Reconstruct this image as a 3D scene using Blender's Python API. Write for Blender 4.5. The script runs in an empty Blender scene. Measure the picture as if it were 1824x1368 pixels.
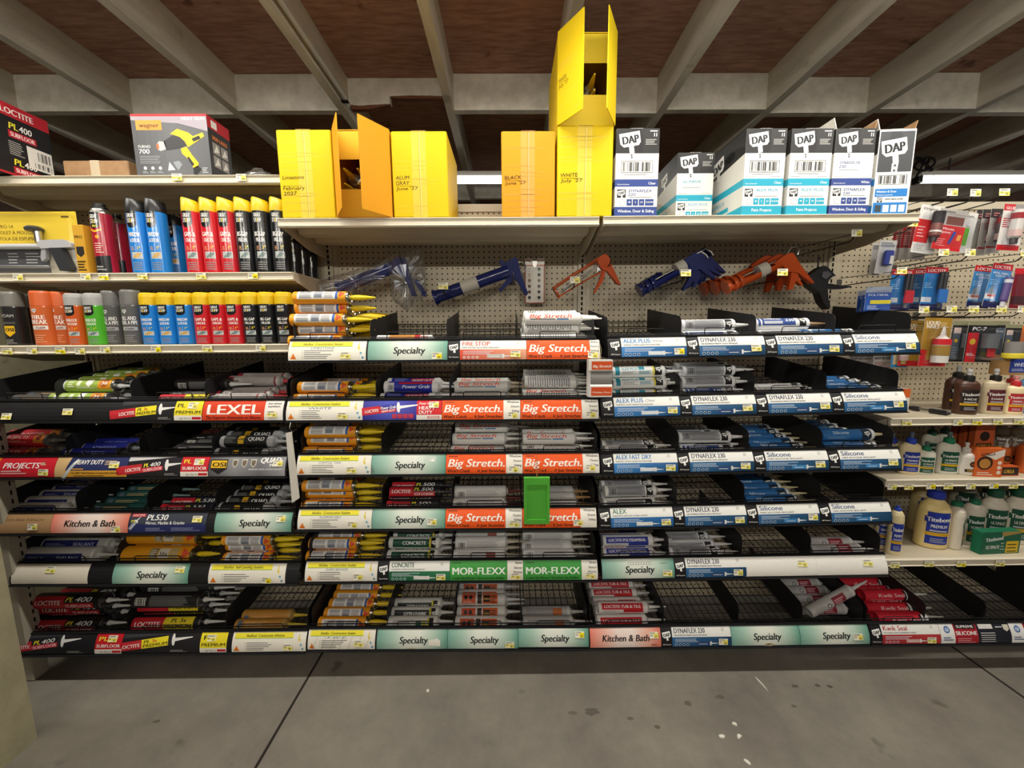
import bpy, math, random
from mathutils import Vector, Matrix
PI = math.pi
rng = random.Random(7)
sc = bpy.context.scene
C = sc.collection

# ------------------------------------------------------------------ camera
FPX, CAM = 690.0, Vector((0, 0, 1.47))
_p, _y, _r = 0.13215186, 0.00719849, -0.00691507
FW = Vector((math.sin(_y) * math.cos(_p), math.cos(_y) * math.cos(_p), -math.sin(_p)))
_r0 = Vector((math.cos(_y), -math.sin(_y), 0))
_u0 = _r0.cross(FW)
RT = _r0 * math.cos(_r) + _u0 * math.sin(_r)
UP = _u0 * math.cos(_r) - _r0 * math.sin(_r)
cd = bpy.data.cameras.new('camera')
cam = bpy.data.objects.new('camera', cd)
C.objects.link(cam)
cd.sensor_width = 36
cd.lens = FPX / 1824 * 36
cd.clip_start = 0.02
cam.matrix_world = Matrix(((RT.x, UP.x, -FW.x, CAM.x), (RT.y, UP.y, -FW.y, CAM.y), (RT.z, UP.z, -FW.z, CAM.z), (0, 0, 0, 1)))
sc.camera = cam


def _ray(x, y):
    return FW + RT * ((x - 912) / FPX) - UP * ((y - 684) / FPX)


def at(x, y, Y):
    d = _ray(x, y)
    return CAM + d * (Y / d.y)


def atz(x, y, z):
    d = _ray(x, y)
    return CAM + d * ((z - CAM.z) / d.z)


# ------------------------------------------------------------------ world, light, exposure
w = bpy.data.worlds.new('world')
sc.world = w
w.use_nodes = True
w.node_tree.nodes['Background'].inputs[0].default_value = (0.95, 0.91, 0.84, 1)
w.node_tree.nodes['Background'].inputs[1].default_value = 0.1
sc.view_settings.view_transform = 'Standard'
sc.view_settings.look = 'None'
sc.view_settings.gamma = 1
sc.view_settings.use_curve_mapping = False
sc.view_settings.exposure = 0.3
sc.cycles.use_denoising = True
sc.cycles.max_bounces = 6
sc.cycles.transparent_max_bounces = 12


def lamp(name, x, y, z, L, watts, rot=0.0, wid=0.07, colr=(1, 0.955, 0.86)):
    l = bpy.data.lights.new(name, 'AREA')
    l.shape = 'RECTANGLE'
    l.size, l.size_y, l.energy, l.color = L, wid, watts, colr
    o = bpy.data.objects.new(name, l)
    o.location = (x, y, z)
    o.rotation_euler = (rot, 0, 0)
    C.objects.link(o)


AISLE = [(-2.4, 1.16), (-1.1, 1.16), (0.2, 1.16), (1.5, 1.16), (2.8, 1.16)]
for i, (x, y) in enumerate(AISLE):
    lamp('aisle_lamp_light', x, y, 2.6, 1.2, 24, 0.0)
for i, x in enumerate((-2.0, 0.0, 2.0)):
    lamp('added_fill_up', x, -1.6, 2.56, 1.4, 22, math.radians(132))  # added fill aimed up and forward to brighten joists and shelf fronts
    lamp('added_fill_down', x, -1.6, 2.55, 1.4, 9, 0.0)  # added weak downward fill behind the camera
for x0, x1 in ((-0.75, 0.45), (3.0, 4.2)):
    lamp('rear_lamp_light', (x0 + x1) / 2, 3.0, 2.54, 1.2, 4, 0.0)

# ------------------------------------------------------------------ colours and materials
_cc = {}


def col(h):
    if isinstance(h, tuple):
        return h
    if h not in _cc:
        v = [int(h[i:i + 2], 16) / 255 for i in (0, 2, 4)]
        _cc[h] = tuple(c / 12.92 if c <= 0.04045 else ((c + 0.055) / 1.055) ** 2.4 for c in v) + (1.0,)
    return _cc[h]


def mix(a, b, t):
    a, b = col(a), col(b)
    return tuple(a[i] + (b[i] - a[i]) * t for i in range(4))


def nt(name):
    m = bpy.data.materials.new(name)
    m.use_nodes = True
    t = m.node_tree
    return m, t, t.nodes['Principled BSDF'], t.nodes.new, t.links.new


def attr_mat(name, rough, metal=0.0, spec=0.5, bump=0.0, bscale=400.0, coat=0.0):
    m, t, b, N, L = nt(name)
    a = N('ShaderNodeAttribute')
    a.attribute_name = 'Col'
    L(a.outputs['Color'], b.inputs['Base Color'])
    b.inputs['Roughness'].default_value = rough
    b.inputs['Metallic'].default_value = metal
    b.inputs['Specular IOR Level'].default_value = spec
    b.inputs['Coat Weight'].default_value = coat
    b.inputs['Coat Roughness'].default_value = 0.1
    if bump:
        tc, n, bp = N('ShaderNodeTexCoord'), N('ShaderNodeTexNoise'), N('ShaderNodeBump')
        n.inputs['Scale'].default_value = bscale
        L(tc.outputs['Object'], n.inputs['Vector'])
        L(n.outputs['Fac'], bp.inputs['Height'])
        bp.inputs['Strength'].default_value = bump
        bp.inputs['Distance'].default_value = 0.002
        L(bp.outputs[0], b.inputs['Normal'])
    return m


def surf_mat(name, c1, c2, c3, scale, rough, stretch=(1, 1, 1), bump=0.15, dist=0.004, rot=0.0, detail=6.0, lo=0.35, hi=0.65, knots=None):
    """noise-mottled surface: two tones plus dark speckles"""
    m, t, b, N, L = nt(name)
    tc, mp = N('ShaderNodeTexCoord'), N('ShaderNodeMapping')
    mp.inputs['Scale'].default_value = stretch
    mp.inputs['Rotation'].default_value = (0, 0, rot)
    L(tc.outputs['Object'], mp.inputs['Vector'])
    n1 = N('ShaderNodeTexNoise')
    n1.inputs['Scale'].default_value = scale
    n1.inputs['Detail'].default_value = detail
    n1.inputs['Roughness'].default_value = 0.72 if detail > 10 else 0.55
    L(mp.outputs[0], n1.inputs['Vector'])
    r1 = N('ShaderNodeValToRGB')
    r1.color_ramp.elements[0].position, r1.color_ramp.elements[0].color = lo, col(c1)
    r1.color_ramp.elements[1].position, r1.color_ramp.elements[1].color = hi, col(c2)
    L(n1.outputs['Fac'], r1.inputs[0])
    n2 = N('ShaderNodeTexNoise')
    n2.inputs['Scale'].default_value = knots or scale * 0.6
    n2.inputs['Detail'].default_value = 3
    L(tc.outputs['Object'], n2.inputs['Vector'])
    r2 = N('ShaderNodeValToRGB')
    r2.color_ramp.elements[0].position, r2.color_ramp.elements[0].color = 0.68, (0, 0, 0, 1)
    r2.color_ramp.elements[1].position, r2.color_ramp.elements[1].color = 0.74, (1, 1, 1, 1)
    L(n2.outputs['Fac'], r2.inputs[0])
    mx = N('ShaderNodeMix')
    mx.data_type = 'RGBA'
    L(r2.outputs[0], mx.inputs[0])
    L(r1.outputs[0], mx.inputs[6])
    mx.inputs[7].default_value = col(c3)
    L(mx.outputs[2], b.inputs['Base Color'])
    b.inputs['Roughness'].default_value = rough
    bp = N('ShaderNodeBump')
    bp.inputs['Strength'].default_value = bump
    bp.inputs['Distance'].default_value = dist
    L(n1.outputs['Fac'], bp.inputs['Height'])
    L(bp.outputs[0], b.inputs['Normal'])
    return m


M = {
    'print': attr_mat('printed_film', 0.46, spec=0.35),
    'card': attr_mat('printed_card', 0.55, spec=0.35),
    'box': attr_mat('corrugated_board', 0.6, spec=0.2, bump=0.12, bscale=160),
    'plastic': attr_mat('moulded_plastic', 0.34),
    'gloss': attr_mat('glossy_paint', 0.2, coat=0.25),
    'enamel': attr_mat('sprayed_enamel', 0.4, spec=0.12),
    'paint': attr_mat('enamel_paint', 0.42, bump=0.03, bscale=90),
    'black': attr_mat('black_powder_coat', 0.5, spec=0.3),
    'matte': attr_mat('matte_surface', 0.85, spec=0.2),
    'metal': attr_mat('bare_metal', 0.28, metal=1.0),
    'ply': surf_mat('red_plywood', '8c6352', 'ad8571', '6a4535', 9, 0.75, (1.0, 6, 1), 0.2, 0.003, knots=7),
    'joist': surf_mat('whitewashed_timber', 'bdb6a6', 'd0c9ba', 'a39a88', 5, 0.7, (4, 0.8, 4), 0.25, 0.004, knots=4),
    'concrete': surf_mat('worn_concrete', '67625a', '8d877b', '5c574c', 2.6, 0.62, (1, 1, 1), 0.15, 0.004, detail=15, lo=0.3, hi=0.7, knots=5.5),
    'olive': surf_mat('olive_wall', '958e72', 'b0a98b', '7a7357', 4, 0.8, (1, 1, 1), 0.3, 0.006, detail=14, knots=6),
    'kraft': surf_mat('kraft_board', '9b7650', 'ab8660', '8a6744', 30, 0.7, (1, 1, 1), 0.1, 0.001),
}


def clear_mat(name, tint, alpha, rough=0.12):
    m, t, b, N, L = nt(name)
    out = t.nodes['Material Output']
    g, tr, mx, fr = N('ShaderNodeBsdfGlossy'), N('ShaderNodeBsdfTransparent'), N('ShaderNodeMixShader'), N('ShaderNodeLayerWeight')
    g.inputs['Roughness'].default_value = rough
    g.inputs['Color'].default_value = (0.95, 0.97, 1, 1)
    tr.inputs['Color'].default_value = tint
    ma = N('ShaderNodeMath')
    ma.operation = 'MULTIPLY_ADD'
    ma.inputs[1].default_value = 0.325
    ma.inputs[2].default_value = alpha
    fr.inputs['Blend'].default_value = 0.25
    L(fr.outputs['Facing'], ma.inputs[0])
    L(ma.outputs[0], mx.inputs[0])
    L(tr.outputs[0], mx.inputs[1])
    L(g.outputs[0], mx.inputs[2])
    L(mx.outputs[0], out.inputs['Surface'])
    t.nodes.remove(b)
    return m


M['clear'] = clear_mat('clear_plastic', (0.98, 0.985, 1, 1), 0.02)
M['bag'] = clear_mat('poly_bag', (0.9, 0.91, 0.93, 1), 0.15, 0.26)


def emit_mat(name, c, s):
    m, t, b, N, L = nt(name)
    b.inputs['Emission Color'].default_value = c
    b.inputs['Emission Strength'].default_value = s
    return m


M['tube_on'] = emit_mat('lit_led_tube', (1, 0.99, 0.95, 1), 4)


def peg_mat():
    m, t, b, N, L = nt('pegboard_holes')
    tc, sp = N('ShaderNodeTexCoord'), N('ShaderNodeSeparateXYZ')
    L(tc.outputs['Object'], sp.inputs[0])

    def op(o, a, bb=None, c=None):
        n = N('ShaderNodeMath')
        n.operation = o
        for i, v in enumerate((a, bb, c)):
            if v is None:
                continue
            if isinstance(v, float):
                n.inputs[i].default_value = v
            else:
                L(v, n.inputs[i])
        return n.outputs[0]
    fx = op('SUBTRACT', op('FRACT', op('DIVIDE', sp.outputs['X'], 0.0254)), 0.5)
    fz = op('SUBTRACT', op('FRACT', op('DIVIDE', sp.outputs['Z'], 0.0254)), 0.5)
    d = op('SQRT', op('ADD', op('MULTIPLY', fx, fx), op('MULTIPLY', fz, fz)))
    hole = op('LESS_THAN', d, 0.15)
    rim = op('SMOOTHSTEP', d, 0.11, 0.16) if False else op('LESS_THAN', d, 0.16)
    mx = N('ShaderNodeMix')
    mx.data_type = 'RGBA'
    L(hole, mx.inputs[0])
    mx.inputs[6].default_value = col('c3b69c')
    mx.inputs[7].default_value = col('17120d')
    L(mx.outputs[2], b.inputs['Base Color'])
    b.inputs['Roughness'].default_value = 0.55
    bp = N('ShaderNodeBump')
    bp.inputs['Strength'].default_value = 0.4
    bp.inputs['Distance'].default_value = 0.002
    bp.invert = True
    L(rim, bp.inputs['Height'])
    L(bp.outputs[0], b.inputs['Normal'])
    return m


M['peg'] = peg_mat()


# ------------------------------------------------------------------ mesh builder
def rect_pts(x0, y0, x1, y1):
    return [(x0, y0), (x1, y0), (x1, y1), (x0, y1)]


_gl = {}


def glyphs(s, bold, sh):
    """text as flat triangles, cap height 1, starting at x=0"""
    k = (s, sh)
    if k not in _gl:
        cu = bpy.data.curves.new('t', 'FONT')
        cu.body = s
        cu.shear = sh
        cu.resolution_u = 3
        o = bpy.data.objects.new('t', cu)
        me = bpy.data.meshes.new_from_object(o)
        vs = [(v.co.x, v.co.y) for v in me.vertices]
        fs = [tuple(p.vertices) for p in me.polygons]
        bpy.data.objects.remove(o)
        bpy.data.curves.remove(cu)
        bpy.data.meshes.remove(me)
        if not vs:
            vs, fs = [(0, 0), (0.01, 0), (0, 0.01)], [(0, 1, 2)]
        x0, x1 = min(v[0] for v in vs), max(v[0] for v in vs)
        _gl[k] = ([((x - x0) / 0.73, y / 0.73) for x, y in vs], fs, (x1 - x0) / 0.73)
    return _gl[k]


class Art:
    """flat print: polygons with colour and layer, in millimetres"""

    def __init__(s):
        s.it = []

    def poly(s, pts, c, l=1):
        s.it.append((pts, [tuple(range(len(pts)))], c, l))
        return s

    def rect(s, x0, y0, x1, y1, c, l=1):
        return s.poly(rect_pts(x0, y0, x1, y1), c, l)

    def circ(s, x, y, r, c, l=2, n=12, ry=None):
        return s.poly([(x + r * math.cos(2 * PI * i / n), y + (ry or r) * math.sin(2 * PI * i / n)) for i in range(n)], c, l)

    def text(s, t, x, y, h, c, w=None, l=3, al='c', b=0.012, sh=0.0, rot=0.0):
        vs, fs, W = glyphs(t, b, sh)
        k = h if w is None else w / W
        wid = W * k
        ox = {'l': 0, 'c': -wid / 2, 'r': -wid}[al]
        ca, sa = math.cos(rot), math.sin(rot)
        pts = []
        for a, q in vs:
            a, q = a * k + ox, q * h
            pts.append((x + a * ca - q * sa, y + a * sa + q * ca))
        s.it.append((pts, fs, c, l))
        for e in ((0.5, 1.0) if b >= 0.05 else (1.0,) if b >= 0.02 else (1.0,) if b >= 0.01 else ()):       # heavier stroke: further passes a little to the side
            d = e * 0.075 * h * (max(b, 0.018) / 0.03) * min(1.0, 1.4 * abs(k / h))
            s.it.append(([(p + d * ca, q + d * sa) for p, q in pts], fs, c, l + 0.35 * e))
        return s

    def lines(s, x0, y0, x1, y1, n, c, l=2, fill=0.45, rag=0.35, seed=1):
        q = random.Random(seed)
        h = (y1 - y0) / n
        for i in range(n):
            e = x1 - (x1 - x0) * rag * q.random()
            s.rect(x0, y0 + i * h, e, y0 + (i + fill) * h, c, l)
        return s

    def bars(s, x0, y0, x1, y1, c='1c1c1c', l=3, seed=3, n=24):
        q = random.Random(seed)
        d = (x1 - x0) / n
        for i in range(n):
            if q.random() < 0.62:
                s.rect(x0 + i * d, y0, x0 + (i + 0.35 + 0.6 * q.random()) * d, y1, c, l)
        return s

    def frame(s, x0, y0, x1, y1, t, c, l=2):
        s.rect(x0, y0, x1, y0 + t, c, l).rect(x0, y1 - t, x1, y1, c, l)
        return s.rect(x0, y0, x0 + t, y1, c, l).rect(x1 - t, y0, x1, y1, c, l)

    def grad(s, x0, y0, x1, y1, cols, n=24, l=1):
        m = len(cols) - 1
        for i in range(n):
            t = (i + 0.5) / n * m
            k = min(int(t), m - 1)
            s.rect(x0 + (x1 - x0) * i / n, y0, x0 + (x1 - x0) * (i + 1) / n, y1, mix(cols[k], cols[k + 1], t - k), l)
        return s

    def put(s, a, ox=0, oy=0, sx=1, sy=1, dl=0, rot=0.0):
        ca, sa = math.cos(rot), math.sin(rot)
        for pts, fs, c, l in a.it:
            s.it.append(([(ox + sx * u * ca - sy * v * sa, oy + sx * u * sa + sy * v * ca) for u, v in pts], fs, c, l + dl))
        return s

    def mul(s, f):
        """same print in a duller ink"""
        s.it = [(p, q, tuple(x * f for x in col(c)[:3]) + (1,), l) for p, q, c, l in s.it]
        return s


def _clip(poly, ax, v, keep_gt):
    out = []
    n = len(poly)
    for i in range(n):
        a, b = poly[i], poly[(i + 1) % n]
        ia, ib = (a[ax] >= v) == keep_gt, (b[ax] >= v) == keep_gt
        if ia:
            out.append(a)
        if ia != ib:
            t = (v - a[ax]) / (b[ax] - a[ax])
            out.append((a[0] + (b[0] - a[0]) * t, a[1] + (b[1] - a[1]) * t))
    return out


class MB:
    def __init__(s):
        s.v, s.f, s.c, s.m, s.s = [], [], [], [], []

    def add(s, vs, fs, c, m='plastic', sm=False):
        o = len(s.v)
        s.v += [tuple(p) for p in vs]
        c = col(c)
        for f in fs:
            s.f.append(tuple(i + o for i in f))
            s.c.append(c)
            s.m.append(m)
            s.s.append(sm)
        return s

    def box(s, x0, y0, z0, x1, y1, z1, c, m='plastic'):
        vs = [(x0, y0, z0), (x1, y0, z0), (x1, y1, z0), (x0, y1, z0), (x0, y0, z1), (x1, y0, z1), (x1, y1, z1), (x0, y1, z1)]
        return s.add(vs, [(0, 3, 2, 1), (4, 5, 6, 7), (0, 1, 5, 4), (1, 2, 6, 5), (2, 3, 7, 6), (3, 0, 4, 7)], c, m)

    def bbox(s, x0, y0, z0, x1, y1, z1, c, m='plastic', b=0.004):
        """box with chamfered vertical and front/back edges"""
        prof = [(x0 + b, y0), (x1 - b, y0), (x1, y0 + b), (x1, y1 - b), (x1 - b, y1), (x0 + b, y1), (x0, y1 - b), (x0, y0 + b)]
        cx, cy = (x0 + x1) / 2, (y0 + y1) / 2
        k = lambda p: (p[0] + (b if p[0] < cx else -b) * 0.8, p[1] + (b if p[1] < cy else -b) * 0.8)
        rings = [[k(p) + (z0,) for p in prof], [p + (z0 + b,) for p in prof], [p + (z1 - b,) for p in prof], [k(p) + (z1,) for p in prof]]
        return s.loft(rings, c, m, False)

    def loft(s, rings, c, m='plastic', sm=True, caps=True):
        n = len(rings[0])
        vs = [p for r in rings for p in r]
        fs = []
        for k in range(len(rings) - 1):
            for i in range(n):
                j = (i + 1) % n
                fs.append((k * n + i, k * n + j, (k + 1) * n + j, (k + 1) * n + i))
        s.add(vs, fs, c, m, sm)
        if caps:
            s.add(rings[0], [tuple(reversed(range(n)))], c, m)
            s.add(rings[-1], [tuple(range(n))], c, m)
        return s

    def prism(s, pts, ax, t0, t1, c, m='plastic', sm=False):
        """polygon pts (a,b) extruded along axis ax: x->(y,z), y->(x,z), z->(x,y)"""
        g = {'x': lambda a, b, t: (t, a, b), 'y': lambda a, b, t: (a, t, b), 'z': lambda a, b, t: (a, b, t)}[ax]
        r0, r1 = [g(a, b, t0) for a, b in pts], [g(a, b, t1) for a, b in pts]
        return s.loft([r0, r1], c, m, sm)

    def lathe(s, prof, c, m='plastic', n=18, ax='z', o=(0, 0, 0), sq=1.0, a0=0.0):
        """prof [(r, h)] or [(r, h, colour)]: the colour is that of the band up to the next point; sq flattens in y"""
        def P(r, h, i):
            a = 2 * PI * i / n + a0
            x, y = r * math.cos(a), r * math.sin(a) * sq
            return (o[0] + x, o[1] + y, o[2] + h) if ax == 'z' else ((o[0] + h, o[1] + x, o[2] + y) if ax == 'x' else (o[0] + x, o[1] + h, o[2] + y))
        cc = c
        for k in range(len(prof) - 1):
            p, q = prof[k], prof[k + 1]
            if len(p) > 2:
                cc = p[2]
            vs = [P(p[0], p[1], i) for i in range(n)] + [P(q[0], q[1], i) for i in range(n)]
            flat = abs(p[1] - q[1]) < 1e-6
            s.add(vs, [(i, (i + 1) % n, n + (i + 1) % n, n + i) for i in range(n)], cc, m, not flat)
        for p, cp in ((prof[0], prof[0][2] if len(prof[0]) > 2 else c), (prof[-1], cc)):
            if p[0] > 1e-5:
                s.add([P(p[0], p[1], i) for i in range(n)], [tuple(range(n))], cp, m)
        return s

    def wire(s, pts, r, c, m='metal', n=6, closed=False):
        pts = [Vector(p) for p in pts]
        rings = []
        K = len(pts)
        rr = r if isinstance(r, (list, tuple)) else [r] * K
        for k in range(K):
            if closed:
                d = (pts[(k + 1) % K] - pts[k - 1])
            else:
                d = pts[min(k + 1, K - 1)] - pts[max(k - 1, 0)]
            d.normalize()
            a = Vector((0, 0, 1)) if abs(d.z) < 0.9 else Vector((0, 1, 0))
            u = d.cross(a).normalized()
            v = d.cross(u)
            rings.append([tuple(pts[k] + (u * math.cos(2 * PI * i / n) + v * math.sin(2 * PI * i / n)) * rr[k]) for i in range(n)])
        if closed:
            rings.append(rings[0])
        return s.loft(rings, c, m, n > 4, not closed)

    def art(s, a, fn, m='print', ax=None, step=6.0, lay=0.00018):
        for pts, fs, c, l in a.it:
            off = lay * l
            if ax is None:
                s.add([fn(u, v, off) for u, v in pts], fs, c, m)
                continue
            for f in fs:
                poly = [pts[i] for i in f]
                lo, hi = min(p[ax] for p in poly), max(p[ax] for p in poly)
                k0, k1 = math.floor(lo / step + 1e-6), math.ceil(hi / step - 1e-6)
                for k in range(k0, max(k1, k0 + 1)):
                    q = poly
                    if k > k0:
                        q = _clip(q, ax, k * step, True)
                    if k < k1 - 1 and len(q) > 2:
                        q = _clip(q, ax, (k + 1) * step, False)
                    if len(q) > 2:
                        s.add([fn(u, v, off) for u, v in q], [tuple(range(len(q)))], c, m)
        return s

    def xf(s, mat):
        s.v = [tuple(mat @ Vector(p)) for p in s.v]
        return s

    def mesh(s, name):
        me = bpy.data.meshes.new(name)
        me.from_pydata(s.v, [], s.f)
        keys = sorted(set(s.m))
        for k in keys:
            me.materials.append(M[k])
        ix = {k: i for i, k in enumerate(keys)}
        ca = me.color_attributes.new('Col', 'FLOAT_COLOR', 'CORNER')
        buf = []
        for p, c in zip(me.polygons, s.c):
            buf.extend(c * p.loop_total)
        ca.data.foreach_set('color', buf)
        me.polygons.foreach_set('material_index', [ix[k] for k in s.m])
        me.polygons.foreach_set('use_smooth', s.s)
        me.update()
        return me

    def build(s, name, parent=None, loc=None, **kw):
        return link(name, s.mesh(name), parent, loc, **kw)


def link(name, me, parent=None, loc=None, mat=None, label=None):
    o = bpy.data.objects.new(name, me)
    C.objects.link(o)
    if parent is not None:
        o.parent = parent
    if mat is not None:
        o.matrix_local = mat
    elif loc is not None:
        o.location = loc
    if label:
        o['label'] = label
    return o


def tag(o, label, cat, group=None):
    o['label'], o['category'] = label, cat
    if group:
        o['group'] = group
    return o


def thing(name, label, cat, mat=None, group=None):
    o = bpy.data.objects.new(name, None)
    o.empty_display_size = 0.05
    C.objects.link(o)
    if mat is not None:
        o.matrix_world = mat if isinstance(mat, Matrix) else Matrix.Translation(mat)
    return tag(o, label, cat, group)


def struct(o, label=None):
    o['kind'] = 'structure'
    if label:
        o['label'] = label
    return o


def T(x, y, z, rz=0.0, ry=0.0, rx=0.0):
    return Matrix.Translation((x, y, z)) @ Matrix.Rotation(rz, 4, 'Z') @ Matrix.Rotation(ry, 4, 'Y') @ Matrix.Rotation(rx, 4, 'X')


def flat(x0, y0, z0, k=0.001):
    """print map on a face that looks towards -y"""
    return lambda u, v, o: (x0 + u * k, y0 - o, z0 + v * k)


def around(R, z0, a0=0.0):
    """print map around an upright cylinder, u=0 faces -y"""
    return lambda u, v, o: ((R + o) * math.sin(u * 0.001 / R + a0), -(R + o) * math.cos(u * 0.001 / R + a0), z0 + v * 0.001)


def along(R, x0, a0=0.0):
    """print map on a lying cylinder (axis x), v=0 faces -y"""
    return lambda u, v, o: (x0 + u * 0.001, -(R + o) * math.cos(v * 0.001 / R + a0), (R + o) * math.sin(v * 0.001 / R + a0))


ORD = ['first', 'second', 'third', 'fourth', 'fifth', 'sixth', 'seventh', 'eighth', 'ninth', 'tenth', 'eleventh', 'twelfth']

# ------------------------------------------------------------------ room
def slab(name, x0, y0, z0, x1, y1, z1, m, label):
    return struct(MB().box(x0, y0, z0, x1, y1, z1, 'ffffff', m).build(name), label)


slab('floor', -7, -5, -0.1, 7, 8, 0, 'concrete', 'grey worn concrete floor with saw-cut joints')
SL = math.tan(math.radians(1.6))
zc = lambda y: 2.73 - SL * (y - 2.4)      # underside of the joists
cb = MB()
cb.add([(-7, -5, zc(-5) + 0.192), (7, -5, zc(-5) + 0.192), (7, 8, zc(8) + 0.192), (-7, 8, zc(8) + 0.192)] + [(-7, -5, 3.3), (7, -5, 3.3), (7, 8, 3.3), (-7, 8, 3.3)],
       [(0, 1, 2, 3), (4, 5, 6, 7), (0, 1, 5, 4), (1, 2, 6, 5), (2, 3, 7, 6), (3, 0, 4, 7)], 'ffffff', 'ply')
struct(cb.build('ceiling'), 'reddish brown plywood roof deck above the joists')
slab('wall_back', -7, 7.9, 0, 7, 8, 2.9, 'olive', 'far wall behind the shelving')
slab('wall_left', -2.12, 0.55, 0, -1.748, 1.257, 1.25, 'olive', 'stub of olive concrete wall beside the left end of the shelves')
slab('wall_side', -2.75, 1.3, 0, -2.6, 7.9, 1.95, 'olive', 'low beige wall beyond the left end of the shelving')
# saw-cut joints in the slab
jn = MB()
for x in (-0.878, 2.06):
    jn.box(x - 0.005, -4.9, -0.001, x + 0.005, 7.8, 0.0012, '2b2722', 'matte')
struct(jn.build('trim_1'), 'dark saw-cut joints in the concrete floor')
# dirt on the slab
dm = MB()
for x, y, r, e, c in ((1055, 1267, 0.03, 0.6, '625d54'), (1020, 1270, 0.02, 0.4, '6a655b'), (1283, 1242, 0.018, 0.6, '635e54'), (1225, 1253, 0.016, 0.7, '665f56'), (1415, 1222, 0.014, 0.6, '58534a'),
                      (1456, 1221, 0.011, 0.7, '58534a'), (1478, 1223, 0.011, 0.7, '514d45'), (1414, 1258, 0.01, 0.7, '645f55'), (1123, 1280, 0.012, 0.7, '686258'), (1171, 1295, 0.011, 0.7, '655f56'), (280, 1285, 0.014, 0.5, '635e54')):
    p = atz(x, y, 0)
    a0 = rng.random() * 6
    n = 14
    dm.add([(p.x + r * (0.7 + 0.5 * rng.random()) * math.cos(i * 2 * PI / n), p.y + e * r * (0.7 + 0.5 * rng.random()) * math.sin(i * 2 * PI / n), 0.0006) for i in range(n)], [tuple(range(n))], c, 'matte')
st = dm.build('floor_stain')
st['kind'] = 'stuff'
st['label'] = 'dark grey stains and spots scattered on the concrete floor'
st['category'] = 'stain'
for i, (x, y, L, wd, lb) in enumerate(((1317, 1312, 0.012, 0.008, 'left one of two white paper scraps lying side by side on floor'), (1286, 1312, 0.011, 0.008, 'cream scrap just left of the pair of scraps on floor'),
                                   (1308, 1290, 0.012, 0.007, 'small white scrap lying above the pair on the floor'), (1330, 1357, 0.012, 0.007, 'white scrap nearest the camera on the floor'),
                                   (1355, 1217, 0.035, 0.004, 'thin white twist of plastic on floor at edge of the shelf shadow'), (762, 1231, 0.007, 0.006, 'tiny white crumb on floor below the middle bay'))):
    p = atz(x, y, 0)
    mb = MB()
    n = 8
    ring = [(L * (0.7 + 0.5 * rng.random()) * math.cos(k * 2 * PI / n), wd * (0.7 + 0.5 * rng.random()) * math.sin(k * 2 * PI / n)) for k in range(n)]
    mb.loft([[(a, b, 0.0005) for a, b in ring], [(a * 0.9, b * 0.9, 0.003 + 0.001 * rng.random()) for a, b in ring]], 'e4dfd2', 'card', False)
    tag(mb.build('paper_scrap', None, (p.x, p.y, 0), mat=T(p.x, p.y, 0, 0.6 - i * 0.5)), lb, 'litter')

JX = [-4.03, -3.42, -2.81, -2.199, -1.577, -0.958, -0.348, 0.26, 0.868, 1.486, 2.098, 2.70, 3.31, 3.92, 4.53]
tn = 2
for x in JX:
    mb = MB()
    b = []
    for y in (-4.5, 7.6):
        b += [(x, y, zc(y)), (x + 0.045, y, zc(y)), (x + 0.045, y, zc(y) + 0.195), (x, y, zc(y) + 0.195)]
    mb.add(b, [(0, 1, 2, 3), (4, 7, 6, 5), (0, 4, 5, 1), (1, 5, 6, 2), (2, 6, 7, 3), (3, 7, 4, 0)], 'ffffff', 'joist')
    struct(mb.build('trim_%d' % tn), 'white painted ceiling joist running over the shelves')
    tn += 1
for yb, rowname in ((2.40, 'near'), (3.75, 'far')):
    for i in range(len(JX) - 1):
        x0, x1 = JX[i] + 0.045, JX[i + 1]
        y = yb + (0.035 if i % 2 else 0.0)
        z0 = zc(y)
        mb = MB()
        if yb < 3 and abs(JX[i] + 0.958) < 0.01:        # the chipped blocking piece
            xs = x0 + (x1 - x0) * 0.42
            pts = [(x0, z0 + 0.19), (x0, z0 + 0.052), (x0 + 0.06, z0 + 0.045), (x0 + 0.13, z0 + 0.05), (xs, z0 + 0.055), (xs, z0 + 0.095), (xs + 0.12, z0 + 0.1), (x1, z0 + 0.095), (x1, z0 + 0.19)]
            mb.prism(pts, 'y', y, y + 0.042, 'ffffff', 'joist')
            o = struct(mb.build('trim_%d' % tn), 'chipped white blocking piece with a torn lower edge')
            m2 = MB()
            m2.prism([(x0 + 0.005, z0 + 0.052), (x0 + 0.01, z0 + 0.03), (x0 + 0.12, z0 + 0.032), (xs - 0.03, z0 + 0.05), (xs, z0 + 0.055)], 'y', y + 0.008, y + 0.04, '6a3f2a', 'matte')
            m2.prism([(xs + 0.002, z0 + 0.095), (xs + 0.03, z0 + 0.088), (x1 - 0.02, z0 + 0.085), (x1, z0 + 0.095), (xs + 0.12, z0 + 0.1)], 'y', y + 0.008, y + 0.04, '6a3f2a', 'matte')
            m2.build('bare_wood', o, label='torn bare brown wood')
        else:
            mb.box(x0, y, z0, x1, y + 0.042, z0 + 0.19, 'ffffff', 'joist')
            struct(mb.build('trim_%d' % tn), 'white painted blocking between joists, %s row' % rowname)
        tn += 1
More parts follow.
